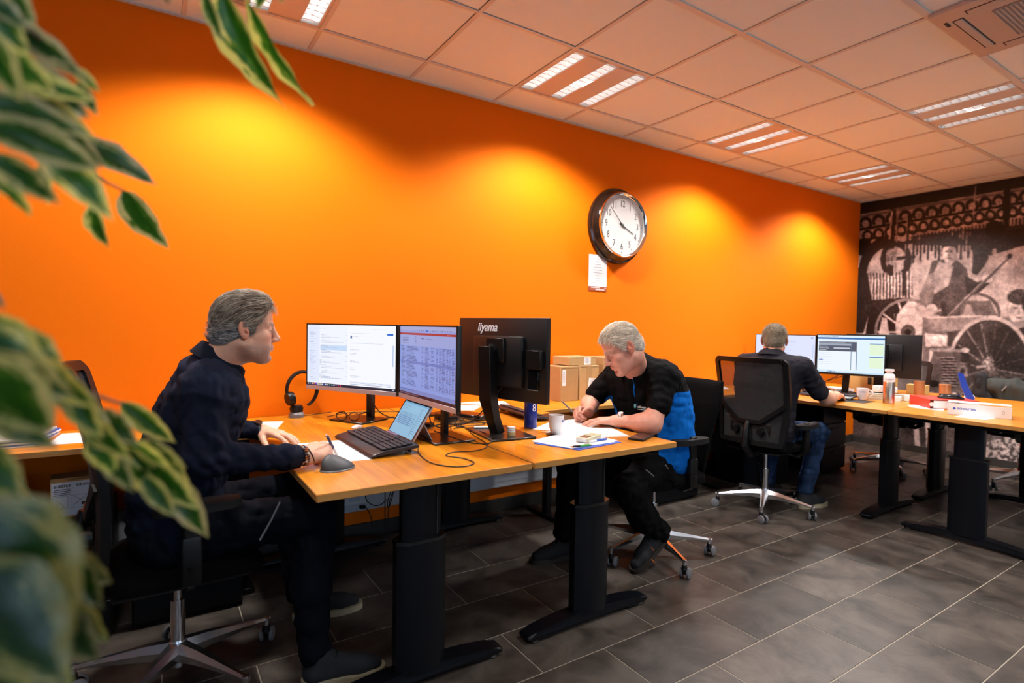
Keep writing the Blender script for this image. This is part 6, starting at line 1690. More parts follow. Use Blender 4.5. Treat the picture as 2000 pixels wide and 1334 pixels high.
def eyes(c, R, s, root, look=(1, 0, -0.1)):
    for q in (-1, 1):
        l = np.array([0.0675, q*0.0315, 0.0]); w = np.array(c)+s*(R @ l)
        e = P().ell(w, 0.0142*s, 16).done('eye', m_eye); adopt(e, root)
        d = R @ (np.array(look)/np.linalg.norm(look)); ir = w+d*0.0098*s
        i_ = P().ell(ir, 0.0058*s, 12).done('iris', m_iris); i_.parent = e
def finger_chain(S, base, dirs, lens, rads, k=0.004, tip_k=0.004):
    p = np.array(base, float)
    for i, (d, l) in enumerate(zip(dirs, lens)):
        q = p+d*l; S.cap(p, q, rads[i], rads[i+1], k); p = q
    return p
def hand_ops(S, wrist, X, Zn, side, curls, thumb=(35, 20, 15), s=1.0, splay=(7, 1, -5, -11), fore=None, wr=0.026):
    X = np.array(X, float); X /= np.linalg.norm(X); Zn = np.array(Zn, float); Zn -= X*(X@Zn); Zn /= np.linalg.norm(Zn); Y = np.cross(Zn, X)*side
    w = np.array(wrist, float); L = lambda x, y, z: w+s*(X*x+Y*y+Zn*z)
    kn = [(0.088, 0.027, 0.002), (0.092, 0.007, 0.005), (0.087, -0.013, 0.003), (0.079, -0.031, -0.002)]
    ln = [(0.042, 0.026, 0.021), (0.046, 0.030, 0.022), (0.042, 0.028, 0.021), (0.034, 0.021, 0.018)]
    rd = [(0.0100, 0.0090, 0.0082, 0.0070), (0.0102, 0.0092, 0.0083, 0.0070), (0.0098, 0.0086, 0.0078, 0.0068), (0.0088, 0.0076, 0.0070, 0.0060)]
    for i in range(4):
        S.cap(L(0.004, 0.012-0.009*i, 0), L(*kn[i]), 0.0175*s, 0.0125*s, 0.018)
        a = 0; sp_ = math.radians(splay[i]); ds = []
        for j in range(3):
            a += math.radians(curls[i][j]); ds.append((X*math.cos(sp_)+Y*math.sin(sp_))*math.cos(a)-Zn*math.sin(a))
        finger_chain(S, L(*kn[i]), ds, [l*s for l in ln[i]], [r_*s for r_ in rd[i]])
    # thumb leaves the side of the palm near its base
    t0 = L(0.022, 0.020, -0.006); a1, a2, a3 = [math.radians(q) for q in thumb]
    d1 = X*math.cos(a1)+Y*math.sin(a1)*0.85-Zn*math.sin(a1)*0.45; d1 /= np.linalg.norm(d1)
    d2 = X*math.cos(a1-a2)+Y*math.sin(a1-a2)-Zn*0.35; d2 /= np.linalg.norm(d2)
    d3 = X*math.cos(a1-a2-a3)+Y*math.sin(a1-a2-a3)-Zn*0.35; d3 /= np.linalg.norm(d3)
    S.cap(L(0.01, 0.010, -0.004), t0+d1*0.02*s, 0.0165*s, 0.0150*s, 0.016)
    finger_chain(S, t0, [d1, d2, d3], [0.042*s, 0.032*s, 0.026*s], [0.0150*s, 0.0118*s, 0.0108*s, 0.0085*s], 0.008)
    if fore is not None:
        S.cap(fore, w, 0.046*s, wr*s, 0.02, '+', (Zn, 1.12))
    return L
def skin_col(V, base, seed=3):
    n = vnoise(V, 70, seed); n2 = vnoise(V, 300, seed+1)
    c = np.array(base)[None]*(0.90+0.18*n+0.06*(n2-0.5))[:, None]; c[:, 1:] *= (0.94+0.1*n2)[:, None]
    return np.clip(c, 0, 1)
def arm_mesh(elbow, shoulder, wrist, X, Zn, side, curls, thumb, base_col, s=1.0, up_r=(0.050, 0.045), splay=(7, 1, -5, -11), slim=False):
    S = SDF()
    hand_ops(S, wrist, X, Zn, side, curls, thumb, s, splay)
    e, w, sh = np.array(elbow, float), np.array(wrist, float), np.array(shoulder, float)
    m = e*0.72+w*0.28
    if slim: S.cap(e, w, 0.030, 0.0265, 0.02)
    else: S.cap(e, m, 0.042, 0.046, 0.03); S.cap(m, w, 0.045, 0.0265, 0.03); S.ell(e, (0.041, 0.041, 0.040), 0.02)
    S.cap(e, sh, up_r[1], up_r[0], 0.03)
    V, Q = S.mesh(0.0030); V = relax(V, Q, 1, 0.3)
    return V, Q, skin_col(V, base_col)
def core_mesh(lv, col):
    S = SDF()
    for a, b_, r0, r1 in lv: S.cap(a, b_, r0, r1, 0.04)
    V, Q = S.mesh(0.009); return V, Q, skin_col(V, col)
def cloth(name, S, root, colf, h=0.0065, amp=0.006, seed=1, folds=()):
    V, Q = S.mesh(h); V = relax(V, Q, 2, 0.5); nn = vnormals(V, Q)
    n1 = vnoise(V*np.array([1.0, 1.0, 1.6]), 13, seed); n2 = vnoise(V*np.array([1.5, 1.0, 1.0]), 27, seed+1); n3 = vnoise(V, 60, seed+2)
    d = amp*((np.abs(2*n1-1)-0.5)*1.3+(np.abs(2*n2-1)-0.5)*0.8+(n3-0.5)*0.25)
    for (c_, ax, frq, rad, am) in folds:      # creases that fan around a joint
        w = np.exp(-((V-np.array(c_))**2).sum(1)/rad**2); a = np.array(ax, float); a /= np.linalg.norm(a)
        d += am*w*np.sin((V @ a)*frq+3*n1)
    V = V+nn*d[:, None]
    col = colf(V, nn, n1, n2)
    o = organic(name, V, Q, m_cloth, None, np.clip(col, 0, 1)); adopt(o, root); return o, V, nn
def collar(name, c, axis, fwd, m, root, r=0.071, hgt=0.040, open_=28, flare=0.016, fold=0.034, sy=1.0):
    c = Vector(c); a = Vector(axis).normalized(); f = Vector(fwd); f = (f-a*f.dot(a)).normalized(); l = a.cross(f)
    def fn(u, v):
        ang = math.radians(open_+(360-2*open_)*u); k = math.cos(ang)      # 0 = front
        rr = r; front = max(0, k)
        prof = [(0.0, 0.0), (0.002, hgt*0.6), (0.004, hgt), (0.011, hgt*1.0), (0.015+flare*0.5, hgt-fold*0.6), (0.016+flare, hgt-fold*(1.0+0.55*front))]
        t = v*(len(prof)-1); i = min(int(t), len(prof)-2); tt = t-i
        dr = prof[i][0]*(1-tt)+prof[i+1][0]*tt; z = prof[i][1]*(1-tt)+prof[i+1][1]*tt
        z -= 0.030*front+0.0; 
        return c+f*math.cos(ang)*(rr+dr)*1.06+l*math.sin(ang)*(rr+dr)*sy+a*z
    p = P().grid(fn, 44, 12); p.solid(0.0022)
    o = p.done(name, m, None, 60); adopt(o, root); return o
def shoe(root, toe, heel, m_up, m_sole, s=1.0, accent=None, lift=0.0, laces=True):
    """toe and heel are ground points of the sole (heel may be raised)"""
    toe, heel = np.array(toe, float), np.array(heel, float); X = toe-heel; Lh = np.linalg.norm(X); X /= Lh
    Y = np.cross([0, 0, 1.0], X); Y /= np.linalg.norm(Y); Z = np.cross(X, Y)
    G = lambda x, y, z: heel+X*x+Y*y+Z*z
    S = SDF(); q = Lh/0.29
    S.cap(G(0.045*q, 0, 0.045), G(0.20*q, 0.004, 0.036), 0.040, 0.034, 0.02)
    S.cap(G(0.20*q, 0.004, 0.036), G(0.248*q, 0.004, 0.034), 0.040, 0.030, 0.02)
    S.cap(G(0.050*q, 0, 0.060), G(0.060*q, 0, 0.105), 0.040, 0.043, 0.02)
    S.cap(G(0.09*q, 0, 0.085), G(0.20*q, 0, 0.046), 0.030, 0.026, 0.025)
    V, Q = S.mesh(0.0045)
    rel = (V-heel) @ Z; V = V+Z*np.clip(0.022-rel, 0, None)[:, None]
    up = organic('shoe', V, Q, m_up, None); adopt(up, root)
    out = []
    for k in range(40):
        a = 2*PI*k/40; x = 0.5+0.5*math.cos(a); w = 0.052*(0.80+0.25*math.sin(x*2.6-0.6)) if x > 0.5 else 0.042
        out.append((x*Lh, math.copysign(abs(math.sin(a))**0.75, math.sin(a))*w))
    M = Matrix(((X[0], Y[0], Z[0], heel[0]), (X[1], Y[1], Z[1], heel[1]), (X[2], Y[2], Z[2], heel[2]), (0, 0, 0, 1)))
    p = P().prism(out, 0.001, 0.027, M); bmesh.ops.bevel(p.bm, geom=[e for e in p.bm.edges if e.calc_face_angle(0) > 1], offset=0.004, segments=2, affect='EDGES')
    so = p.done('sole', m_sole, None, 50); so.parent = up; so.matrix_parent_inverse = Matrix.Identity(4)
    if laces:
        lp = P()
        for i in range(4):
            x = (0.115+0.025*i)*q; z = 0.104-0.014*i
            lp.tube([G(x, -0.026, z-0.008), G(x+0.006, 0, z+0.004), G(x+0.012, 0.026, z-0.008)], 0.0022, 6)
        lo = lp.done('laces', m_black if accent is None else accent, None); lo.parent = up
    return up

NAVY = np.array([0.0062, 0.0085, 0.0185]); BLK = np.array([0.0034, 0.0033, 0.0037])
m_stripe = mat('reflective_stripe', (0.16, 0.16, 0.17), 0.5)

# ===== man 1: navy shirt, profile, writing at the near desk
r1 = person((0.07, 2.25, 0), 'grey-haired man in a navy long-sleeved shirt seen in profile, writing at the near desk')
sk1 = (0.68, 0.37, 0.25)
hc1, hR1, hs1 = (0.262, 2.10, 1.268), Rot(-2, -3), 0.975
parts = [head_mesh(hc1, hR1, hs1, sk1, (0.165, 2.150, 1.125), stub=0.85, fat=1.06, neck_r=(0.060, 0.068))]
parts.append(arm_mesh((0.13, 1.955, 0.848), (0.155, 2.02, 1.07), (0.452, 2.035, 0.822), (0.90, 0.42, 0.02), (-0.15, -0.72, 0.66), 1, [(42, 62, 35), (58, 72, 40), (68, 78, 45), (74, 80, 45)], (38, 22, 18), sk1, 1.06, up_r=(0.030, 0.030), splay=(4, 0, -3, -6), slim=True))
parts.append(arm_mesh((0.16, 2.60, 0.862), (0.18, 2.42, 1.07), (0.395, 2.615, 0.815), (0.58, -0.78, -0.06), (0.0, 0.05, 1.0), -1, [(10, 14, 8), (8, 14, 8), (8, 14, 8), (8, 12, 8)], (42, 10, 8), sk1, 1.08, up_r=(0.030, 0.030), splay=(4, 0, -4, -9), slim=True))
parts.append(core_mesh([((0.14, 2.16, 1.10), (0.10, 2.21, 0.98), 0.05, 0.09), ((0.10, 2.21, 0.98), (0.05, 2.26, 0.64), 0.09, 0.10), ((0.145, 2.04, 1.075), (0.17, 2.38, 1.07), 0.04, 0.04)], sk1))
V, Q, Cc = merge(parts); b1 = organic('body', V, Q, m_skin, None, Cc); adopt(b1, r1)
eyes(hc1, hR1, hs1, r1, (1, 0.0, -0.12))
hair_parts(hc1, hR1, hs1, r1, [(0.17, 0.115, 0.075), (0.66, 0.56, 0.45), (0.40, 0.41, 0.44)], 'swept', 1)
S = SDF()
for (x, z, hy, rr) in [(0.060, 0.60, 0.10, 0.130), (0.055, 0.74, 0.085, 0.130), (0.095, 0.87, 0.085, 0.130), (0.145, 0.98, 0.095, 0.124), (0.165, 1.055, 0.115, 0.098)]:
    yc = 2.265-(z-0.6)*0.12; S.cap((x, yc-hy, z), (x, yc+hy, z), rr, rr, 0.07)
S.cap((0.06, 2.26, 0.62), (0.14, 2.22, 0.98), 0.13, 0.125, 0.05)
S.cap((0.150, 2.04, 1.092), (0.185, 2.375, 1.088), 0.066, 0.066, 0.05)
S.cap((0.150, 2.180, 1.105), (0.170, 2.160, 1.140), 0.088, 0.066, 0.04)
S.cap((0.140, 2.030, 1.075), (0.128, 1.962, 0.865), 0.072, 0.062, 0.035); S.cap((0.128, 1.962, 0.860), (0.375, 2.020, 0.826), 0.060, 0.046, 0.03); S.cap((0.375, 2.020, 0.826), (0.425, 2.031, 0.823), 0.043, 0.040, 0.015)
S.cap((0.165, 2.375, 1.075), (0.155, 2.575, 0.875), 0.068, 0.060, 0.035); S.cap((0.155, 2.575, 0.875), (0.360, 2.612, 0.822), 0.058, 0.042, 0.03)
def cf(V, nn, n1, n2):
    c = NAVY[None]*(0.8+0.5*n1)[:, None]
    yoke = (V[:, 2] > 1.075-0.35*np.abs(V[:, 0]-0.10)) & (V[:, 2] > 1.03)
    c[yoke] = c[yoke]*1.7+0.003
    return c
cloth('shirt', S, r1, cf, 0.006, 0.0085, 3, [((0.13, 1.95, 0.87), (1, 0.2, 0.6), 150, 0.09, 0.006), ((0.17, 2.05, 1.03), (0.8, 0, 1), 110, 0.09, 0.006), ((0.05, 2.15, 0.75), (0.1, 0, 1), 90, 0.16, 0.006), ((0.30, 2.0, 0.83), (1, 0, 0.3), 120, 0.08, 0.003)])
m_navy = mat('navy_cotton', (0.0062, 0.0085, 0.0185), 0.85, spec=0.15)
collar('collar', (0.190, 2.150, 1.150), (0.46, -0.08, 0.88), (1, 0, -0.25), m_navy, r1, 0.069, 0.044, 20, 0.010, 0.048)
# cuff, bracelets, hair tie, watch
cd_ = Vector((0.075, 0.017, -0.002)).normalized()
wc1 = Vector((0.437, 2.0325, 0.8228))
def ringpts(c, d, r, n=28, sq=1.0):
    d = Vector(d).normalized(); u = d.orthogonal().normalized(); v = d.cross(u); return [Vector(c)+u*r*math.cos(2*PI*k/n)+v*r*math.sin(2*PI*k/n)*sq for k in range(n+1)]
adopt(P().tube([wc1-cd_*0.055, wc1-cd_*0.012], [0.044, 0.041], 28).done('cuff', m_navy), r1)
bead_c = [mat('bead_%s' % n_, c_, 0.3) for n_, c_ in (('brown', (0.10, 0.03, 0.015)), ('cream', (0.55, 0.46, 0.34)), ('rust', (0.38, 0.11, 0.03)), ('slate', (0.06, 0.07, 0.09)))]
for bi, off in enumerate((0.002, 0.011)):
    br = thing('bead_bracelet', wc1+cd_*off, 0, ['brown and slate bead bracelet next to the navy cuff', 'cream and rust bead bracelet beside the dark hair tie'][bi], 'bracelet')
    for k, q in enumerate(ringpts((0, 0, 0), cd_+Vector((0, 0, 0.12)), 0.0335, 22)[:-1]):
        P().ell(q, 0.0047, 8).done('bead', bead_c[(k*3+bi*2+k//3) % 4], br)
ht = thing('hair_tie', wc1+cd_*0.026, 0, 'thin dark elastic band round the writing wrist', 'wristband')
P().tube(ringpts((0, 0, 0), cd_+Vector((0.1, 0, 0.45)), 0.0350, 30), 0.0020, 6).done('band', m_black, ht)
def watch(c, d, up, r, strap_m, case_m, label, face=0.017):
    t = thing('wristwatch', c, 0, label, 'watch'); d = Vector(d).normalized(); up = Vector(up); up = (up-d*up.dot(d)).normalized(); sdv = d.cross(up)
    n = 30; rings = []
    p = P()
    for k in range(n):
        a = 2*PI*k/n; o = up*math.cos(a)+sdv*math.sin(a); rr = r
        rings.append([p.bm.verts.new(o*q+d*w) for q, w in ((rr, -0.009), (rr+0.0025, -0.009), (rr+0.0025, 0.009), (rr, 0.009))])
    for i in range(n):
        for q in range(4): p.bm.faces.new((rings[i][q], rings[i][(q+1) % 4], rings[(i+1) % n][(q+1) % 4], rings[(i+1) % n][q]))
    p.done('strap', strap_m, t)
    f = up*(r+0.001)
    P().cyl(f, f+up*0.009, face, face*0.95, 28).done('case', case_m, t)
    P().cyl(f+up*0.009, f+up*0.0094, face*0.8, face*0.8, 24).done('dial', m_blackg if strap_m is not m_steelw else mat('watch_dial', (0.5, 0.5, 0.52), 0.2), t)
m_steelw = mat('watch_steel', (0.65, 0.62, 0.60), 0.22, metal=1.0)
m_watchb = mat('dark_steel_band', (0.08, 0.08, 0.085), 0.3, metal=0.8)
watch((0.375, 2.612, 0.819), (0.3, 0.02, -0.02), (0.1, -0.35, 1), 0.037, m_watchb, m_watchb, 'dark metal wristwatch on the flat hand of the man in the navy shirt')
# pen in his fist
pt = np.array(ony(637, 849, 2.045)); pen(Vector((0.595, 2.135, DZ+0.002)), Vector(pt), 0.0050, (m_white, m_white, mat('navy_plastic', (0.02, 0.03, 0.12), 0.3)), 'white and navy ballpoint held upright in the fist over the sheet')
# trousers, shoes
S = SDF()
S.cap((0.045, 2.17, 0.585), (0.045, 2.35, 0.585), 0.125, 0.125, 0.05)
S.cap((0.07, 2.165, 0.575), (0.500, 2.075, 0.590), 0.105, 0.075, 0.05); S.cap((0.500, 2.075, 0.590), (0.475, 2.03, 0.360), 0.074, 0.070, 0.03); S.cap((0.475, 2.03, 0.360), (0.475, 2.005, 0.125), 0.068, 0.056, 0.03)
S.cap((0.07, 2.36, 0.575), (0.500, 2.43, 0.590), 0.105, 0.072, 0.05); S.cap((0.500, 2.43, 0.590), (0.500, 2.46, 0.360), 0.070, 0.062, 0.03); S.cap((0.500, 2.46, 0.360), (0.520, 2.475, 0.125), 0.060, 0.052, 0.03)
cloth('trousers', S, r1, lambda V, nn, n1, n2: np.array([0.0028, 0.0035, 0.0065])[None]*(0.7+0.7*n1)[:, None], 0.0075, 0.009, 7, [((0.50, 2.07, 0.60), (1, 0, 0.6), 90, 0.10, 0.006), ((0.475, 2.0, 0.2), (0.3, 0.4, 1), 80, 0.07, 0.003), ((0.2, 2.15, 0.6), (1, 0, 0.2), 70, 0.14, 0.005)])
st = P().tube([ony(547, 980, 1.985), ony(530, 1015, 1.975), ony(508, 1055, 1.985)], 0.0035, 6).done('trouser_piping', m_stripe); adopt(st, r1)
m_suede = mat('dark_suede', (0.010, 0.011, 0.014), 0.85, noise=0.3, scale=60)
m_solec = mat('cream_rubber', (0.36, 0.31, 0.20), 0.6)
m_soleb = mat('black_brown_rubber', (0.02, 0.014, 0.010), 0.6)
for tt, hh in (((0.725, 1.955, 0.0), (0.435, 2.015, 0.0)), ((0.80, 2.46, 0.0), (0.50, 2.495, 0.0))):
    adopt_up = shoe(r1, tt, hh, m_suede, m_solec)

# ===== man 2: black and blue polo shirt, bent over his papers
r2 = person((2.38, 2.17, 0), 'white-haired man in a black and blue polo shirt bent over papers with a pen')
sk2 = (0.64, 0.30, 0.21)
hc2, hR2, hs2 = (1.995, 2.050, 1.192), Rot(160, -30, 4), 1.03
parts = [head_mesh(hc2, hR2, hs2, sk2, (2.175, 2.135, 1.080), stub=0.15, brow_col=(0.34, 0.26, 0.20), neck_r=(0.058, 0.066), fat=1.04, lidless=True)]
parts.append(arm_mesh((2.075, 1.915, 0.818), (2.215, 1.960, 1.00), (2.018, 2.095, 0.812), (-0.64, 0.76, -0.05), (0.05, 0, 1), -1, [(12, 16, 8), (10, 16, 8), (10, 16, 8), (10, 14, 8)], (28, 8, 6), sk2, 1.03, up_r=(0.052, 0.046), splay=(3, 0, -4, -8)))
parts.append(arm_mesh((2.150, 2.470, 0.845), (2.25, 2.380, 1.02), (2.035, 2.345, 0.822), (-0.96, -0.12, 0.10), (0.10, 0.72, 0.66), 1, [(48, 62, 35), (58, 75, 40), (64, 80, 45), (70, 80, 45)], (40, 26, 20), sk2, 1.04, splay=(3, 0, -3, -6)))
parts.append(core_mesh([((2.18, 2.135, 1.08), (2.26, 2.155, 0.98), 0.05, 0.09), ((2.26, 2.155, 0.98), (2.36, 2.17, 0.64), 0.09, 0.10), ((2.22, 1.985, 1.03), (2.26, 2.345, 1.03), 0.04, 0.04)], sk2))
V, Q, Cc = merge(parts); b2_ = organic('body', V, Q, m_skin, None, Cc); adopt(b2_, r2)
eyes(hc2, hR2, hs2, r2, (1, 0, -0.55))
hair_parts(hc2, hR2, hs2, r2, [(0.60, 0.46, 0.33), (0.95, 0.85, 0.72), (0.75, 0.66, 0.56)], 'white', 5)
S = SDF()
for (x, z, hy, rr) in [(2.375, 0.60, 0.105, 0.135), (2.375, 0.74, 0.095, 0.140), (2.345, 0.87, 0.095, 0.142), (2.300, 0.97, 0.105, 0.128), (2.262, 1.035, 0.125, 0.092)]:
    S.cap((x, 2.165-hy, z), (x, 2.165+hy, z), rr, rr, 0.07)
S.cap((2.36, 2.165, 0.62), (2.29, 2.16, 0.98), 0.14, 0.13, 0.05)
S.cap((2.235, 1.985, 1.045), (2.262, 2.345, 1.045), 0.064, 0.064, 0.05)
S.cap((2.235, 2.15, 1.045), (2.200, 2.140, 1.100), 0.090, 0.074, 0.04)
S.cap((2.228, 1.975, 1.035), (2.140, 1.930, 0.905), 0.074, 0.068, 0.03); S.cap((2.262, 2.36, 1.035), (2.185, 2.445, 0.905), 0.072, 0.068, 0.03)
def cf2(V, nn, n1, n2):
    c = BLK[None]*(0.8+0.5*n1)[:, None]
    sideb = (np.abs(V[:, 1]-2.165) > 0.145) & (V[:, 2] < 0.965) & (V[:, 0] > 2.20+0.0*V[:, 2]) & (V[:, 0] < 2.445)
    c[sideb] = np.array([0.004, 0.135, 0.52])
    return c
o, SV, SN = cloth('polo_shirt', S, r2, cf2, 0.006, 0.0075, 13, [((2.18, 1.95, 0.96), (0.5, 0.3, 1), 130, 0.09, 0.005), ((2.36, 2.02, 0.80), (0.8, 0, 1), 55, 0.12, 0.003), ((2.2, 2.12, 0.9), (0.2, 1, 0.2), 90, 0.12, 0.004)])
m_polo = mat('black_pique', (0.0034, 0.0033, 0.0037), 0.9, spec=0.08); m_polob = mat('blue_pique', (0.004, 0.135, 0.52), 0.9, spec=0.12)
collar('collar', (2.205, 2.140, 1.075), (-0.40, -0.04, 0.90), (-1, 0, -0.30), m_polo, r2, 0.076, 0.040, 26, 0.012, 0.036)
def snap(x, y, z, off=0.0015):
    """nearest point of the polo shirt surface on the front side"""
    q = np.array([x, y, z]); i = np.argmin(((SV-q)**2).sum(1)); return SV[i]+SN[i]*off, SN[i]
pk = []
for k in range(6):
    q, _ = snap(2.165+0.012*k, 2.135, 1.045-0.024*k, 0.001); pk.append(Vector(q))
adopt(P().tube(pk, [0.0045, 0.005, 0.0045, 0.0035, 0.003, 0.002], 6).done('placket_trim', m_polob), r2)
lp_, ln_ = snap(2.165, 2.075, 0.880, 0.008)
Xd = Vector((ln_[1], -ln_[0], 0)).normalized()*(-1); 
Mlog = frame(lp_, Vector((-ln_[1], ln_[0], 0)), (0, 0, 1))
m_wprint = mat('white_print', (0.75, 0.75, 0.75), 0.6); m_teal = mat('teal_print', (0.15, 0.45, 0.50), 0.6)
lo = text('chest_print', 'schouten', 0.0165, Mlog @ Matrix.Translation((0.004, 0, 0)), m_wprint, None, 0.0006, 0.95, bold=0.0004); adopt(lo, r2)
pz = P()
for k in range(9): pz.box((-0.024+0.0066*k, -0.013, 0), (0.0046, 0.0032, 0.001))
adopt(pz.xform(Mlog).done('chest_subline', m_wprint), r2)
adopt(P().prism([(-0.010, 0.018), (0.008, 0.018), (0.008, -0.006), (-0.001, -0.016), (-0.010, -0.006)], -0.001, 0.001, Mlog @ Matrix.Translation((-0.040, 0, 0)) @ Matrix.Scale(0.7, 4)).done('chest_shield', m_teal), r2)
watch((2.030, 2.078, 0.815), (-0.25, 0.95, 0), (-0.25, -0.35, 1), 0.0345, m_steelw, m_steelw, 'silver wristwatch on the resting arm of the man in the polo shirt', 0.016)
tip = Vector(onz(1127, 813, 0.797)); topp = Vector(ondist(1097, 783, (Vector(tip)-Vector((0, 0, CAMZ))).length-0.02))
pen(tip, topp, 0.0048, (m_chromed, m_grey, m_grey), 'silver ballpoint in the hand of the man in the polo shirt')
S = SDF()
S.cap((2.375, 2.08, 0.575), (2.375, 2.26, 0.575), 0.125, 0.125, 0.05)
S.cap((2.36, 2.075, 0.565), (2.035, 2.03, 0.475), 0.105, 0.080, 0.05); S.cap((2.035, 2.03, 0.470), (2.16, 2.04, 0.30), 0.078, 0.076, 0.03); S.cap((2.16, 2.04, 0.30), (2.315, 2.055, 0.185), 0.074, 0.060, 0.03)
S.cap((2.36, 2.27, 0.565), (1.955, 2.395, 0.530), 0.105, 0.078, 0.05); S.cap((1.955, 2.395, 0.530), (1.93, 2.41, 0.14), 0.076, 0.060, 0.03)
S.cap((2.30, 1.985, 0.50), (2.42, 1.985, 0.45), 0.05, 0.04, 0.02)
cloth('trousers', S, r2, lambda V, nn, n1, n2: BLK[None]*(0.75+0.6*n1)[:, None], 0.0075, 0.010, 23, [((2.04, 2.0, 0.46), (1, 0, -0.6), 90, 0.12, 0.007), ((2.25, 2.04, 0.24), (1, 0, 0.5), 100, 0.10, 0.006), ((2.3, 2.0, 0.55), (1, 0, 0.2), 70, 0.12, 0.006)])
for a, b_ in (((1262, 918), (1277, 930)), ((1300, 908), (1305, 916)), ((1350, 934), (1357, 935))):
    q = P().tube([ony(*a, 1.945), ony(*b_, 1.945)], 0.003, 6).done('reflective_piping', m_stripe); adopt(q, r2)
m_orng = mat('orange_thread', (0.65, 0.14, 0.02), 0.5)
shoe(r2, (2.120, 2.065, 0.0), (2.375, 2.062, 0.150), mat('black_mesh_shoe', (0.008, 0.008, 0.009), 0.8, noise=0.3, scale=90), m_soleb)
shoe(r2, (1.72, 2.44, 0.0), (1.995, 2.40, 0.0), MATS['black_mesh_shoe'], m_soleb)
for pp in ([(1289, 1025), (1297, 1035), (1300, 1048)], [(1272, 1069), (1277, 1076)], [(1272, 1092), (1279, 1099)]):
    q = P().tube([ony(x, y, 2.012) for x, y in pp], 0.0022, 6).done('shoe_tab', m_orng); adopt(q, r2)

# ===== man 3: seen from behind, at the far desk
r3 = person((3.71, 2.33, 0), 'man with cropped grey hair in a dark polo shirt seen from behind')
sk3 = (0.62, 0.32, 0.21)
hc3, hR3, hs3 = (3.79, 2.338, 1.218), Rot(27, -8), 0.99
parts = [head_mesh(hc3, hR3, hs3, sk3, (3.735, 2.320, 1.10), stub=0.1, h=0.0032, neck_r=(0.058, 0.066))]
parts.append(arm_mesh((3.965, 2.045, 0.822), (3.765, 2.09, 1.00), (4.210, 2.105, 0.822), (0.93, 0.30, -0.05), (-0.05, 0, 1), 1, [(18, 30, 18), (18, 30, 18), (20, 30, 18), (22, 28, 16)], (30, 14, 10), sk3, 1.0, up_r=(0.035, 0.043)))
parts.append(arm_mesh((3.85, 2.64, 0.83), (3.76, 2.56, 1.00), (4.035, 2.46, 0.822), (0.35, -0.92, -0.12), (0, 0, 1), -1, [(25, 35, 20), (28, 38, 20), (28, 38, 20), (28, 36, 20)], (35, 10, 8), sk3, 1.0, up_r=(0.050, 0.046)))
parts.append(core_mesh([((3.72, 2.32, 1.05), (3.71, 2.325, 0.96), 0.05, 0.09), ((3.71, 2.325, 0.96), (3.66, 2.33, 0.64), 0.09, 0.10)], sk3))
V, Q, Cc = merge(parts); b3 = organic('body', V, Q, m_skin, None, Cc); adopt(b3, r3)
hair_parts(hc3, hR3, hs3, r3, [(0.20, 0.14, 0.085), (0.62, 0.52, 0.38), (0.50, 0.42, 0.32)], 'crop', 9, n=7000)
S = SDF()
for (x, z, hy, rr) in [(3.66, 0.60, 0.10, 0.130), (3.665, 0.76, 0.085, 0.130), (3.69, 0.90, 0.10, 0.126), (3.715, 1.010, 0.13, 0.110)]:
    S.cap((x, 2.325-hy, z), (x, 2.325+hy, z), rr, rr, 0.07)
S.cap((3.66, 2.325, 0.62), (3.70, 2.325, 0.95), 0.13, 0.12, 0.05)
S.cap((3.745, 2.115, 1.050), (3.745, 2.535, 1.050), 0.064, 0.064, 0.05); S.cap((3.72, 2.325, 1.05), (3.740, 2.325, 1.115), 0.095, 0.070, 0.06)
S.cap((3.752, 2.10, 1.040), (3.890, 2.060, 0.872), 0.072, 0.066, 0.03); S.cap((3.752, 2.55, 1.040), (3.82, 2.62, 0.885), 0.070, 0.062, 0.03)
cloth('polo_shirt', S, r3, lambda V, nn, n1, n2: np.array([0.017, 0.016, 0.021])[None]*(0.8+0.5*n1)[:, None], 0.007, 0.007, 33, [((3.8, 2.09, 0.95), (0.6, 0, -0.8), 110, 0.09, 0.005)])
collar('collar', (3.735, 2.320, 1.102), (0.20, 0.06, 0.97), (1, 0.4, -0.1), mat('dark_grey_pique', (0.017, 0.016, 0.021), 0.9, spec=0.12), r3, 0.073, 0.040, 26, 0.010, 0.034)
S = SDF()
S.cap((3.67, 2.23, 0.575), (3.67, 2.42, 0.575), 0.12, 0.12, 0.05)
S.cap((3.69, 2.23, 0.57), (4.09, 2.16, 0.56), 0.10, 0.072, 0.05); S.cap((4.09, 2.16, 0.56), (3.99, 2.19, 0.14), 0.070, 0.056, 0.03)
S.cap((3.69, 2.42, 0.57), (4.09, 2.50, 0.56), 0.10, 0.072, 0.05); S.cap((4.09, 2.50, 0.56), (4.00, 2.49, 0.14), 0.070, 0.056, 0.03)
cloth('jeans', S, r3, lambda V, nn, n1, n2: (np.array([0.016, 0.032, 0.075])[None]*(0.4+1.3*n2)[:, None]), 0.008, 0.009, 43)
shoe(r3, (4.22, 2.16, 0.0), (3.94, 2.20, 0.0), m_suede, m_solec); shoe(r3, (4.24, 2.52, 0.0), (3.96, 2.48, 0.0), m_suede, m_solec)
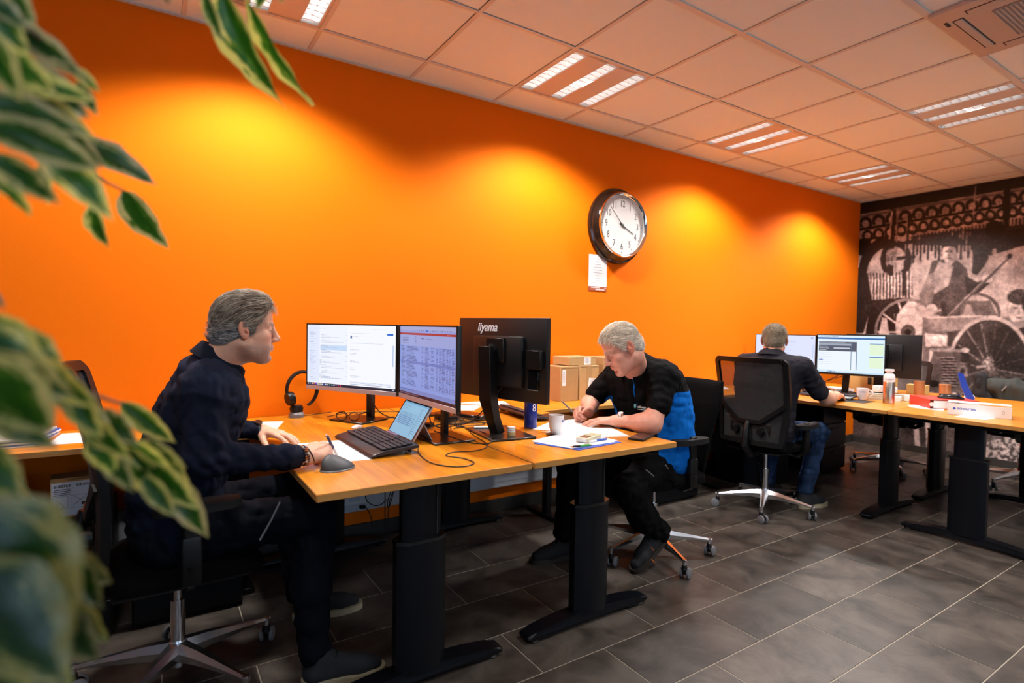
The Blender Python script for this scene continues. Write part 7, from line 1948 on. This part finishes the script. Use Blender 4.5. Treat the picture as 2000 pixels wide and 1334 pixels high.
# ------------------------------------------------------------------ jacket on the chair by the mural
def cloth_free(name, S, parent, m, amp, seed):
    V, Q = S.mesh(0.009); V = relax(V, Q, 2, 0.5); nn = vnormals(V, Q)
    V = V+nn*(amp*(np.abs(2*vnoise(V*np.array([1, 1.6, 0.7]), 14, seed)-1)-0.4))[:, None]
    return V, Q
jk = thing('jacket', (5.98, 1.60, 0.9), 0, 'dark green-grey and black jacket thrown over the chair back at right', 'jacket')
S = SDF(); W_ = lambda px, py, d=0.0: tuple(onx(px, py, 5.77+d))
S.cap(W_(1916, 738), W_(1912, 775), 0.035, 0.05, 0.05); S.cap(W_(1916, 740), W_(1935, 790), 0.04, 0.06, 0.05); S.cap(W_(1932, 760, .05), W_(1950, 800, .05), 0.05, 0.06, 0.05)
V, Q = cloth_free('j', S, None, None, 0.02, 4); adopt(organic('lining', V, Q, mat('black_lining', (0.006, 0.006, 0.007), 0.8), None), jk)
S = SDF()
S.cap(W_(1932, 748), W_(1985, 752), 0.035, 0.05, 0.05); S.cap(W_(1945, 760), W_(2000, 775), 0.06, 0.06, 0.06); S.cap(W_(1985, 755), W_(2040, 775), 0.05, 0.06, 0.06); S.cap(W_(1965, 785), W_(2040, 800), 0.06, 0.07, 0.06)
V, Q = cloth_free('j', S, None, None, 0.02, 8); adopt(organic('shell', V, Q, mat('green_grey_fabric', (0.022, 0.026, 0.022), 0.75), None), jk)
adopt(P().box(W_(1961, 759, -0.075), (0.004, 0.012, 0.05), bev=0.001, rot=(0.6, 0, 0)).done('badge', m_grey), jk)

# ------------------------------------------------------------------ variegated weeping fig in front, at the left
m_leaf, nt, b = new_mat('variegated_leaf')
at = N(nt, 'ShaderNodeAttribute', attribute_name='lv'); sep = N(nt, 'ShaderNodeSeparateXYZ'); nt.links.new(at.outputs['Vector'], sep.inputs[0])
oi = N(nt, 'ShaderNodeObjectInfo'); cmb = N(nt, 'ShaderNodeCombineXYZ')
scl = N(nt, 'ShaderNodeVectorMath', operation='SCALE'); scl.inputs['Scale'].default_value = 3.4; nt.links.new(at.outputs['Vector'], scl.inputs[0])
rn = N(nt, 'ShaderNodeMath', operation='MULTIPLY'); rn.inputs[1].default_value = 37.0; nt.links.new(oi.outputs['Random'], rn.inputs[0]); nt.links.new(rn.outputs[0], cmb.inputs[2])
ad = N(nt, 'ShaderNodeVectorMath', operation='ADD'); nt.links.new(scl.outputs[0], ad.inputs[0]); nt.links.new(cmb.outputs[0], ad.inputs[1])
ns = N(nt, 'ShaderNodeTexNoise', Scale=1.6, Detail=3.0, Roughness=0.7); nt.links.new(ad.outputs[0], ns.inputs['Vector'])
ab = N(nt, 'ShaderNodeMath', operation='ABSOLUTE'); nt.links.new(sep.outputs[1], ab.inputs[0])
m1 = N(nt, 'ShaderNodeMath', operation='MULTIPLY_ADD'); m1.inputs[1].default_value = 1.9; nt.links.new(ns.outputs['Fac'], m1.inputs[0]); nt.links.new(ab.outputs[0], m1.inputs[2])
tp = N(nt, 'ShaderNodeMath', operation='POWER'); tp.inputs[1].default_value = 5.0; nt.links.new(sep.outputs[0], tp.inputs[0])
m2 = N(nt, 'ShaderNodeMath', operation='MULTIPLY_ADD'); m2.inputs[1].default_value = 0.6; nt.links.new(tp.outputs[0], m2.inputs[0]); nt.links.new(m1.outputs[0], m2.inputs[2])
rp = N(nt, 'ShaderNodeValToRGB'); rp.color_ramp.interpolation = 'LINEAR'; e = rp.color_ramp.elements
e[0].position = 0.0; e[0].color = (0.010, 0.075, 0.006, 1)
e[1].position = 1.0; e[1].color = (0.85, 0.82, 0.48, 1)
for ps, c_ in ((0.36, (0.020, 0.11, 0.010)), (0.44, (0.08, 0.22, 0.02)), (0.455, (0.16, 0.28, 0.06)), (0.475, (0.72, 0.68, 0.36))):
    q = e.new(ps); q.color = (*c_, 1)
dv = N(nt, 'ShaderNodeMath', operation='MULTIPLY'); dv.inputs[1].default_value = 0.290; nt.links.new(m2.outputs[0], dv.inputs[0]); nt.links.new(dv.outputs[0], rp.inputs[0])
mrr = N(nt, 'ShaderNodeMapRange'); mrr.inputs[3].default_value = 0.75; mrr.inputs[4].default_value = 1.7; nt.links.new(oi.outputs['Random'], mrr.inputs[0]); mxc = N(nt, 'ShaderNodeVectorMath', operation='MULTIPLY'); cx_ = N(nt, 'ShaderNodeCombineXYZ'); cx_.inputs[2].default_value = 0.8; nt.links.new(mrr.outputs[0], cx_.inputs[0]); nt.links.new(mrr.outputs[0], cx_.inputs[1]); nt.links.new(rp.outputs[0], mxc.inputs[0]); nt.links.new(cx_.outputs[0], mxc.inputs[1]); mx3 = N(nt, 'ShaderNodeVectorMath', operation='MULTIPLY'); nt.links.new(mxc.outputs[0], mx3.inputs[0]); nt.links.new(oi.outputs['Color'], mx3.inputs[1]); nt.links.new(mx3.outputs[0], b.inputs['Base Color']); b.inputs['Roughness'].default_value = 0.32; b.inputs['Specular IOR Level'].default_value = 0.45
trl = N(nt, 'ShaderNodeBsdfTranslucent'); nt.links.new(mx3.outputs[0], trl.inputs['Color']); mx = N(nt, 'ShaderNodeMixShader'); mx.inputs[0].default_value = 0.25
nt.links.new(b.outputs[0], mx.inputs[1]); nt.links.new(trl.outputs[0], mx.inputs[2]); nt.links.new(mx.outputs[0], nt.nodes['Material Output'].inputs[0])
m_bark = mat('fig_bark', (0.16, 0.12, 0.07), 0.8, noise=0.3, scale=40)
def leaf_mesh(seed):
    r = random.Random(seed); nu, nv = 12, 6
    vs, lv = [], []
    ph = r.uniform(0, 6); cu = r.uniform(0.05, 0.22); tw = r.uniform(-0.5, 0.5); fo = r.uniform(0.10, 0.35)
    for i in range(nu+1):
        u = i/nu; w = (math.sin(PI*min(1, u*1.02)**0.85)**0.75)*0.5*(1-0.35*u) if u < 0.86 else max(0.012, 0.5*0.34*(1-u)/0.14*0.75)
        if i == 0: w = 0.02
        if i == nu: w = 0.004
        for j in range(nv+1):
            v = -1+2*j/nv; wav = 0.018*math.sin(u*17+ph+v*2)*abs(v)
            y = v*w*(1+0.05*math.sin(u*23+ph)); z = -cu*(u-0.3)**2+fo*abs(v)*w*0.9+wav+tw*(u-.5)*v*w
            vs.append((u, y, z)); lv.append((u, v, 0))
    idx = np.arange((nu+1)*(nv+1)).reshape(nu+1, nv+1)
    q = np.stack([idx[:-1, :-1], idx[1:, :-1], idx[1:, 1:], idx[:-1, 1:]], -1).reshape(-1, 4)
    me = np_mesh('leaf', np.array(vs), q, True)
    a = me.attributes.new('lv', 'FLOAT_VECTOR', 'POINT'); a.data.foreach_set('vector', np.array(lv, np.float32).ravel())
    me.materials.append(m_leaf); return me
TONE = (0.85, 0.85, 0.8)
LM = [leaf_mesh(k) for k in range(8)]
pl_loc = Vector((-0.50, 0.62, 0))
fig = thing('variegated_fig', pl_loc, 0, 'weeping fig with green and cream variegated leaves, blurred in front at left', 'plant')
rr = random.Random(5)
def leaf(b_, t_, w, d0, d1=None, roll=0.0):
    """b_, t_ = stalk end and tip, w = width over length, d0/d1 distances from the viewpoint in metres"""
    A = ondist(b_[0], b_[1], d0); B_ = ondist(t_[0], t_[1], d1 if d1 else d0+rr.uniform(-0.02, 0.02))
    X_ = B_-A; L = X_.length; X_.normalize(); view = (A-Vector((0, 0, CAMZ))).normalized()
    n = -view; n = (n-X_*n.dot(X_)).normalized(); n = Matrix.Rotation(math.radians(roll+rr.uniform(-25, 25)), 3, X_) @ n
    y = n.cross(X_); o = link_mesh('leaf', LM[rr.randrange(8)], None)
    M = Matrix(((X_.x, y.x, n.x, 0), (X_.y, y.y, n.y, 0), (X_.z, y.z, n.z, 0), (0, 0, 0, 1))) @ Matrix.Diagonal((L, L*w*1.15, L, 1)); M.translation = A
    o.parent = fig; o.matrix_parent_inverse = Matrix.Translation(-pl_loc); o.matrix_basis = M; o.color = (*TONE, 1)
    return A
twigs = []
def twig(pts, r0=0.0022, r1=0.0012, name='twig'):
    sp2 = spline([ondist(x, y, d) for x, y, d in pts], 6); n = len(sp2)
    o = P().tube(sp2, [r0+(r1-r0)*i/(n-1) for i in range(n)], 6).done(name, m_bark); adopt(o, fig)
# hanging from above, near the ceiling light
twig([(470, -60, 0.72), (440, -20, 0.72), (478, 5, 0.72)])
leaf((428, -18), (547, 214), 0.34, 0.72, 0.70, 30); leaf((478, -10), (600, 214), 0.27, 0.72, 0.73, 40); leaf((398, -14), (434, 84), 0.34, 0.66, 0.66); leaf((300, -60), (330, 12), 0.4, 0.6)
leaf((520, -30), (500, 20), 0.5, 0.70); leaf((560, -60), (548, 8), 0.4, 0.7)
# upper left bunch
T1 = [((-20, 10), (60, 120), .45, .50), ((-10, 25), (178, 160), .36, .55), ((30, 60), (150, 130), .42, .55), ((-30, 80), (120, 190), .40, .45), ((10, 105), (182, 235), .42, .50), ((-20, 150), (195, 190), .34, .48),
 ((-40, 190), (185, 262), .38, .46), ((20, 165), (190, 275), .40, .50), ((-40, 240), (205, 330), .42, .44), ((-20, 300), (120, 400), .45, .46), ((60, 255), (225, 430), .40, .48), ((95, 230), (205, 330), .45, .55), 
 ((145, 272), (312, 358), .40, .70), ((238, 372), (326, 490), .48, .75), ((180, 400), (210, 490), .40, .66), ((-10, 320), (46, 382), .40, .60), ((75, 325), (96, 402), .35, .62), ((-30, 350), (70, 420), .4, .5), ((-40, -20), (60, 60), .5, .5),
 ((-40, 50), (40, 200), .5, .42), ((140, 130), (196, 180), .4, .6), ((150, 160), (190, 225), .4, .62), ((20, -30), (70, 80), .4, .55), ((110, 260), (165, 300), .5, .6)]
for a, b_, w, d in T1: leaf(a, b_, w, d, None, rr.uniform(-25, 25))
twig([(-60, 60, 0.55), (60, 200, 0.56), (150, 300, 0.64), (200, 350, 0.72), (240, 372, 0.75)]); twig([(-80, 180, 0.5), (0, 230, 0.5), (110, 262, 0.58), (150, 275, 0.68)]); twig([(-60, 0, 0.5), (20, 30, 0.52), (120, 110, 0.56), (160, 150, 0.6)])
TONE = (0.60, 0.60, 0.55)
# middle: big blurred leaves and the branch that swings across the chair
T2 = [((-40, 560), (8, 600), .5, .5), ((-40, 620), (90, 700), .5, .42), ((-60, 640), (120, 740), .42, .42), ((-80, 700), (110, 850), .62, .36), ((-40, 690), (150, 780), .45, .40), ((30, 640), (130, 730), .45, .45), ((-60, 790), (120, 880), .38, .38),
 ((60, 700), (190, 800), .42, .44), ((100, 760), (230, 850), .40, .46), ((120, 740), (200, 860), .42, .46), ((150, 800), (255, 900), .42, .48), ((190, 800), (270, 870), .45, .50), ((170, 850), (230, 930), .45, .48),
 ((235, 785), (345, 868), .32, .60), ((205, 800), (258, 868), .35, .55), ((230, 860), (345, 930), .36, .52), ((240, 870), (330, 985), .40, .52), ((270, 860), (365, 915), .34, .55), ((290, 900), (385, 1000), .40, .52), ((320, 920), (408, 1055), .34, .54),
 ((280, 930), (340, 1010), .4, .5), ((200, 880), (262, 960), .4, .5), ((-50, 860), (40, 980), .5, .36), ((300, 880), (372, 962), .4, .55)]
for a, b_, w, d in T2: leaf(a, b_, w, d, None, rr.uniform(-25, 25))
twig([(-80, 600, 0.45), (30, 680, 0.45), (120, 750, 0.47), (200, 830, 0.50), (270, 880, 0.53), (350, 950, 0.53)]); twig([(120, 750, 0.47), (180, 770, 0.52), (240, 790, 0.58)])
TONE = (0.30, 0.32, 0.24)      # shade on the low leaves, darkened into their colour
# lower left mass
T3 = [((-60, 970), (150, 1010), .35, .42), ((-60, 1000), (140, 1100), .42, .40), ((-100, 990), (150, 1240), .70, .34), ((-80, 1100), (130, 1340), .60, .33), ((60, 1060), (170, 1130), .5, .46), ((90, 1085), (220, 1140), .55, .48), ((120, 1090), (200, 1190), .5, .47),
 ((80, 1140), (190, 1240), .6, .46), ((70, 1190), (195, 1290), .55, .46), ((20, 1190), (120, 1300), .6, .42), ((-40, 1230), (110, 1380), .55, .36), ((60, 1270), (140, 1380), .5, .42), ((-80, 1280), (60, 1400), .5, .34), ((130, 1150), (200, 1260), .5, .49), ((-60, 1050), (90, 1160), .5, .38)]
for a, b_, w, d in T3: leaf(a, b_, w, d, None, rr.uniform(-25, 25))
twig([(-120, 950, 0.40), (0, 1040, 0.42), (90, 1120, 0.46), (120, 1230, 0.45), (80, 1330, 0.42)])
# trunk and pot, just outside the picture
tk_ = [pl_loc+Vector((0, 0, 0.30)), pl_loc+Vector((0.02, 0.0, 0.7)), pl_loc+Vector((0.06, -0.05, 1.1)), pl_loc+Vector((0.10, -0.12, 1.45)), pl_loc+Vector((0.16, -0.18, 1.75))]
adopt(P().tube(spline(tk_, 8), [0.022-0.016*i/32 for i in range(33)], 10).done('trunk', m_bark), fig)
for z, x, y, d in ((1.05, -120, 950, .40), (1.25, -80, 600, .45), (1.42, -80, 180, .5), (1.6, -60, 0, .5), (1.7, 470, -60, .72)):
    i = min(range(5), key=lambda k: abs(tk_[k].z-z)); a = tk_[i]; q = ondist(x, y, d)
    adopt(P().tube(spline([a, (a+q)/2+Vector((0, 0, 0.05)), q], 6), [0.006-0.004*k/12 for k in range(13)], 6).done('branch', m_bark), fig)
adopt(P().lathe([(0, 0), (0.13, 0), (0.17, 0.30), (0.155, 0.30), (0.14, 0.26), (0, 0.26)], pl_loc, 32).done('pot', m_steel), fig)
adopt(P().lathe([(0, 0.262), (0.139, 0.262), (0, 0.285)], pl_loc, 24).done('soil', m_skirt), fig)
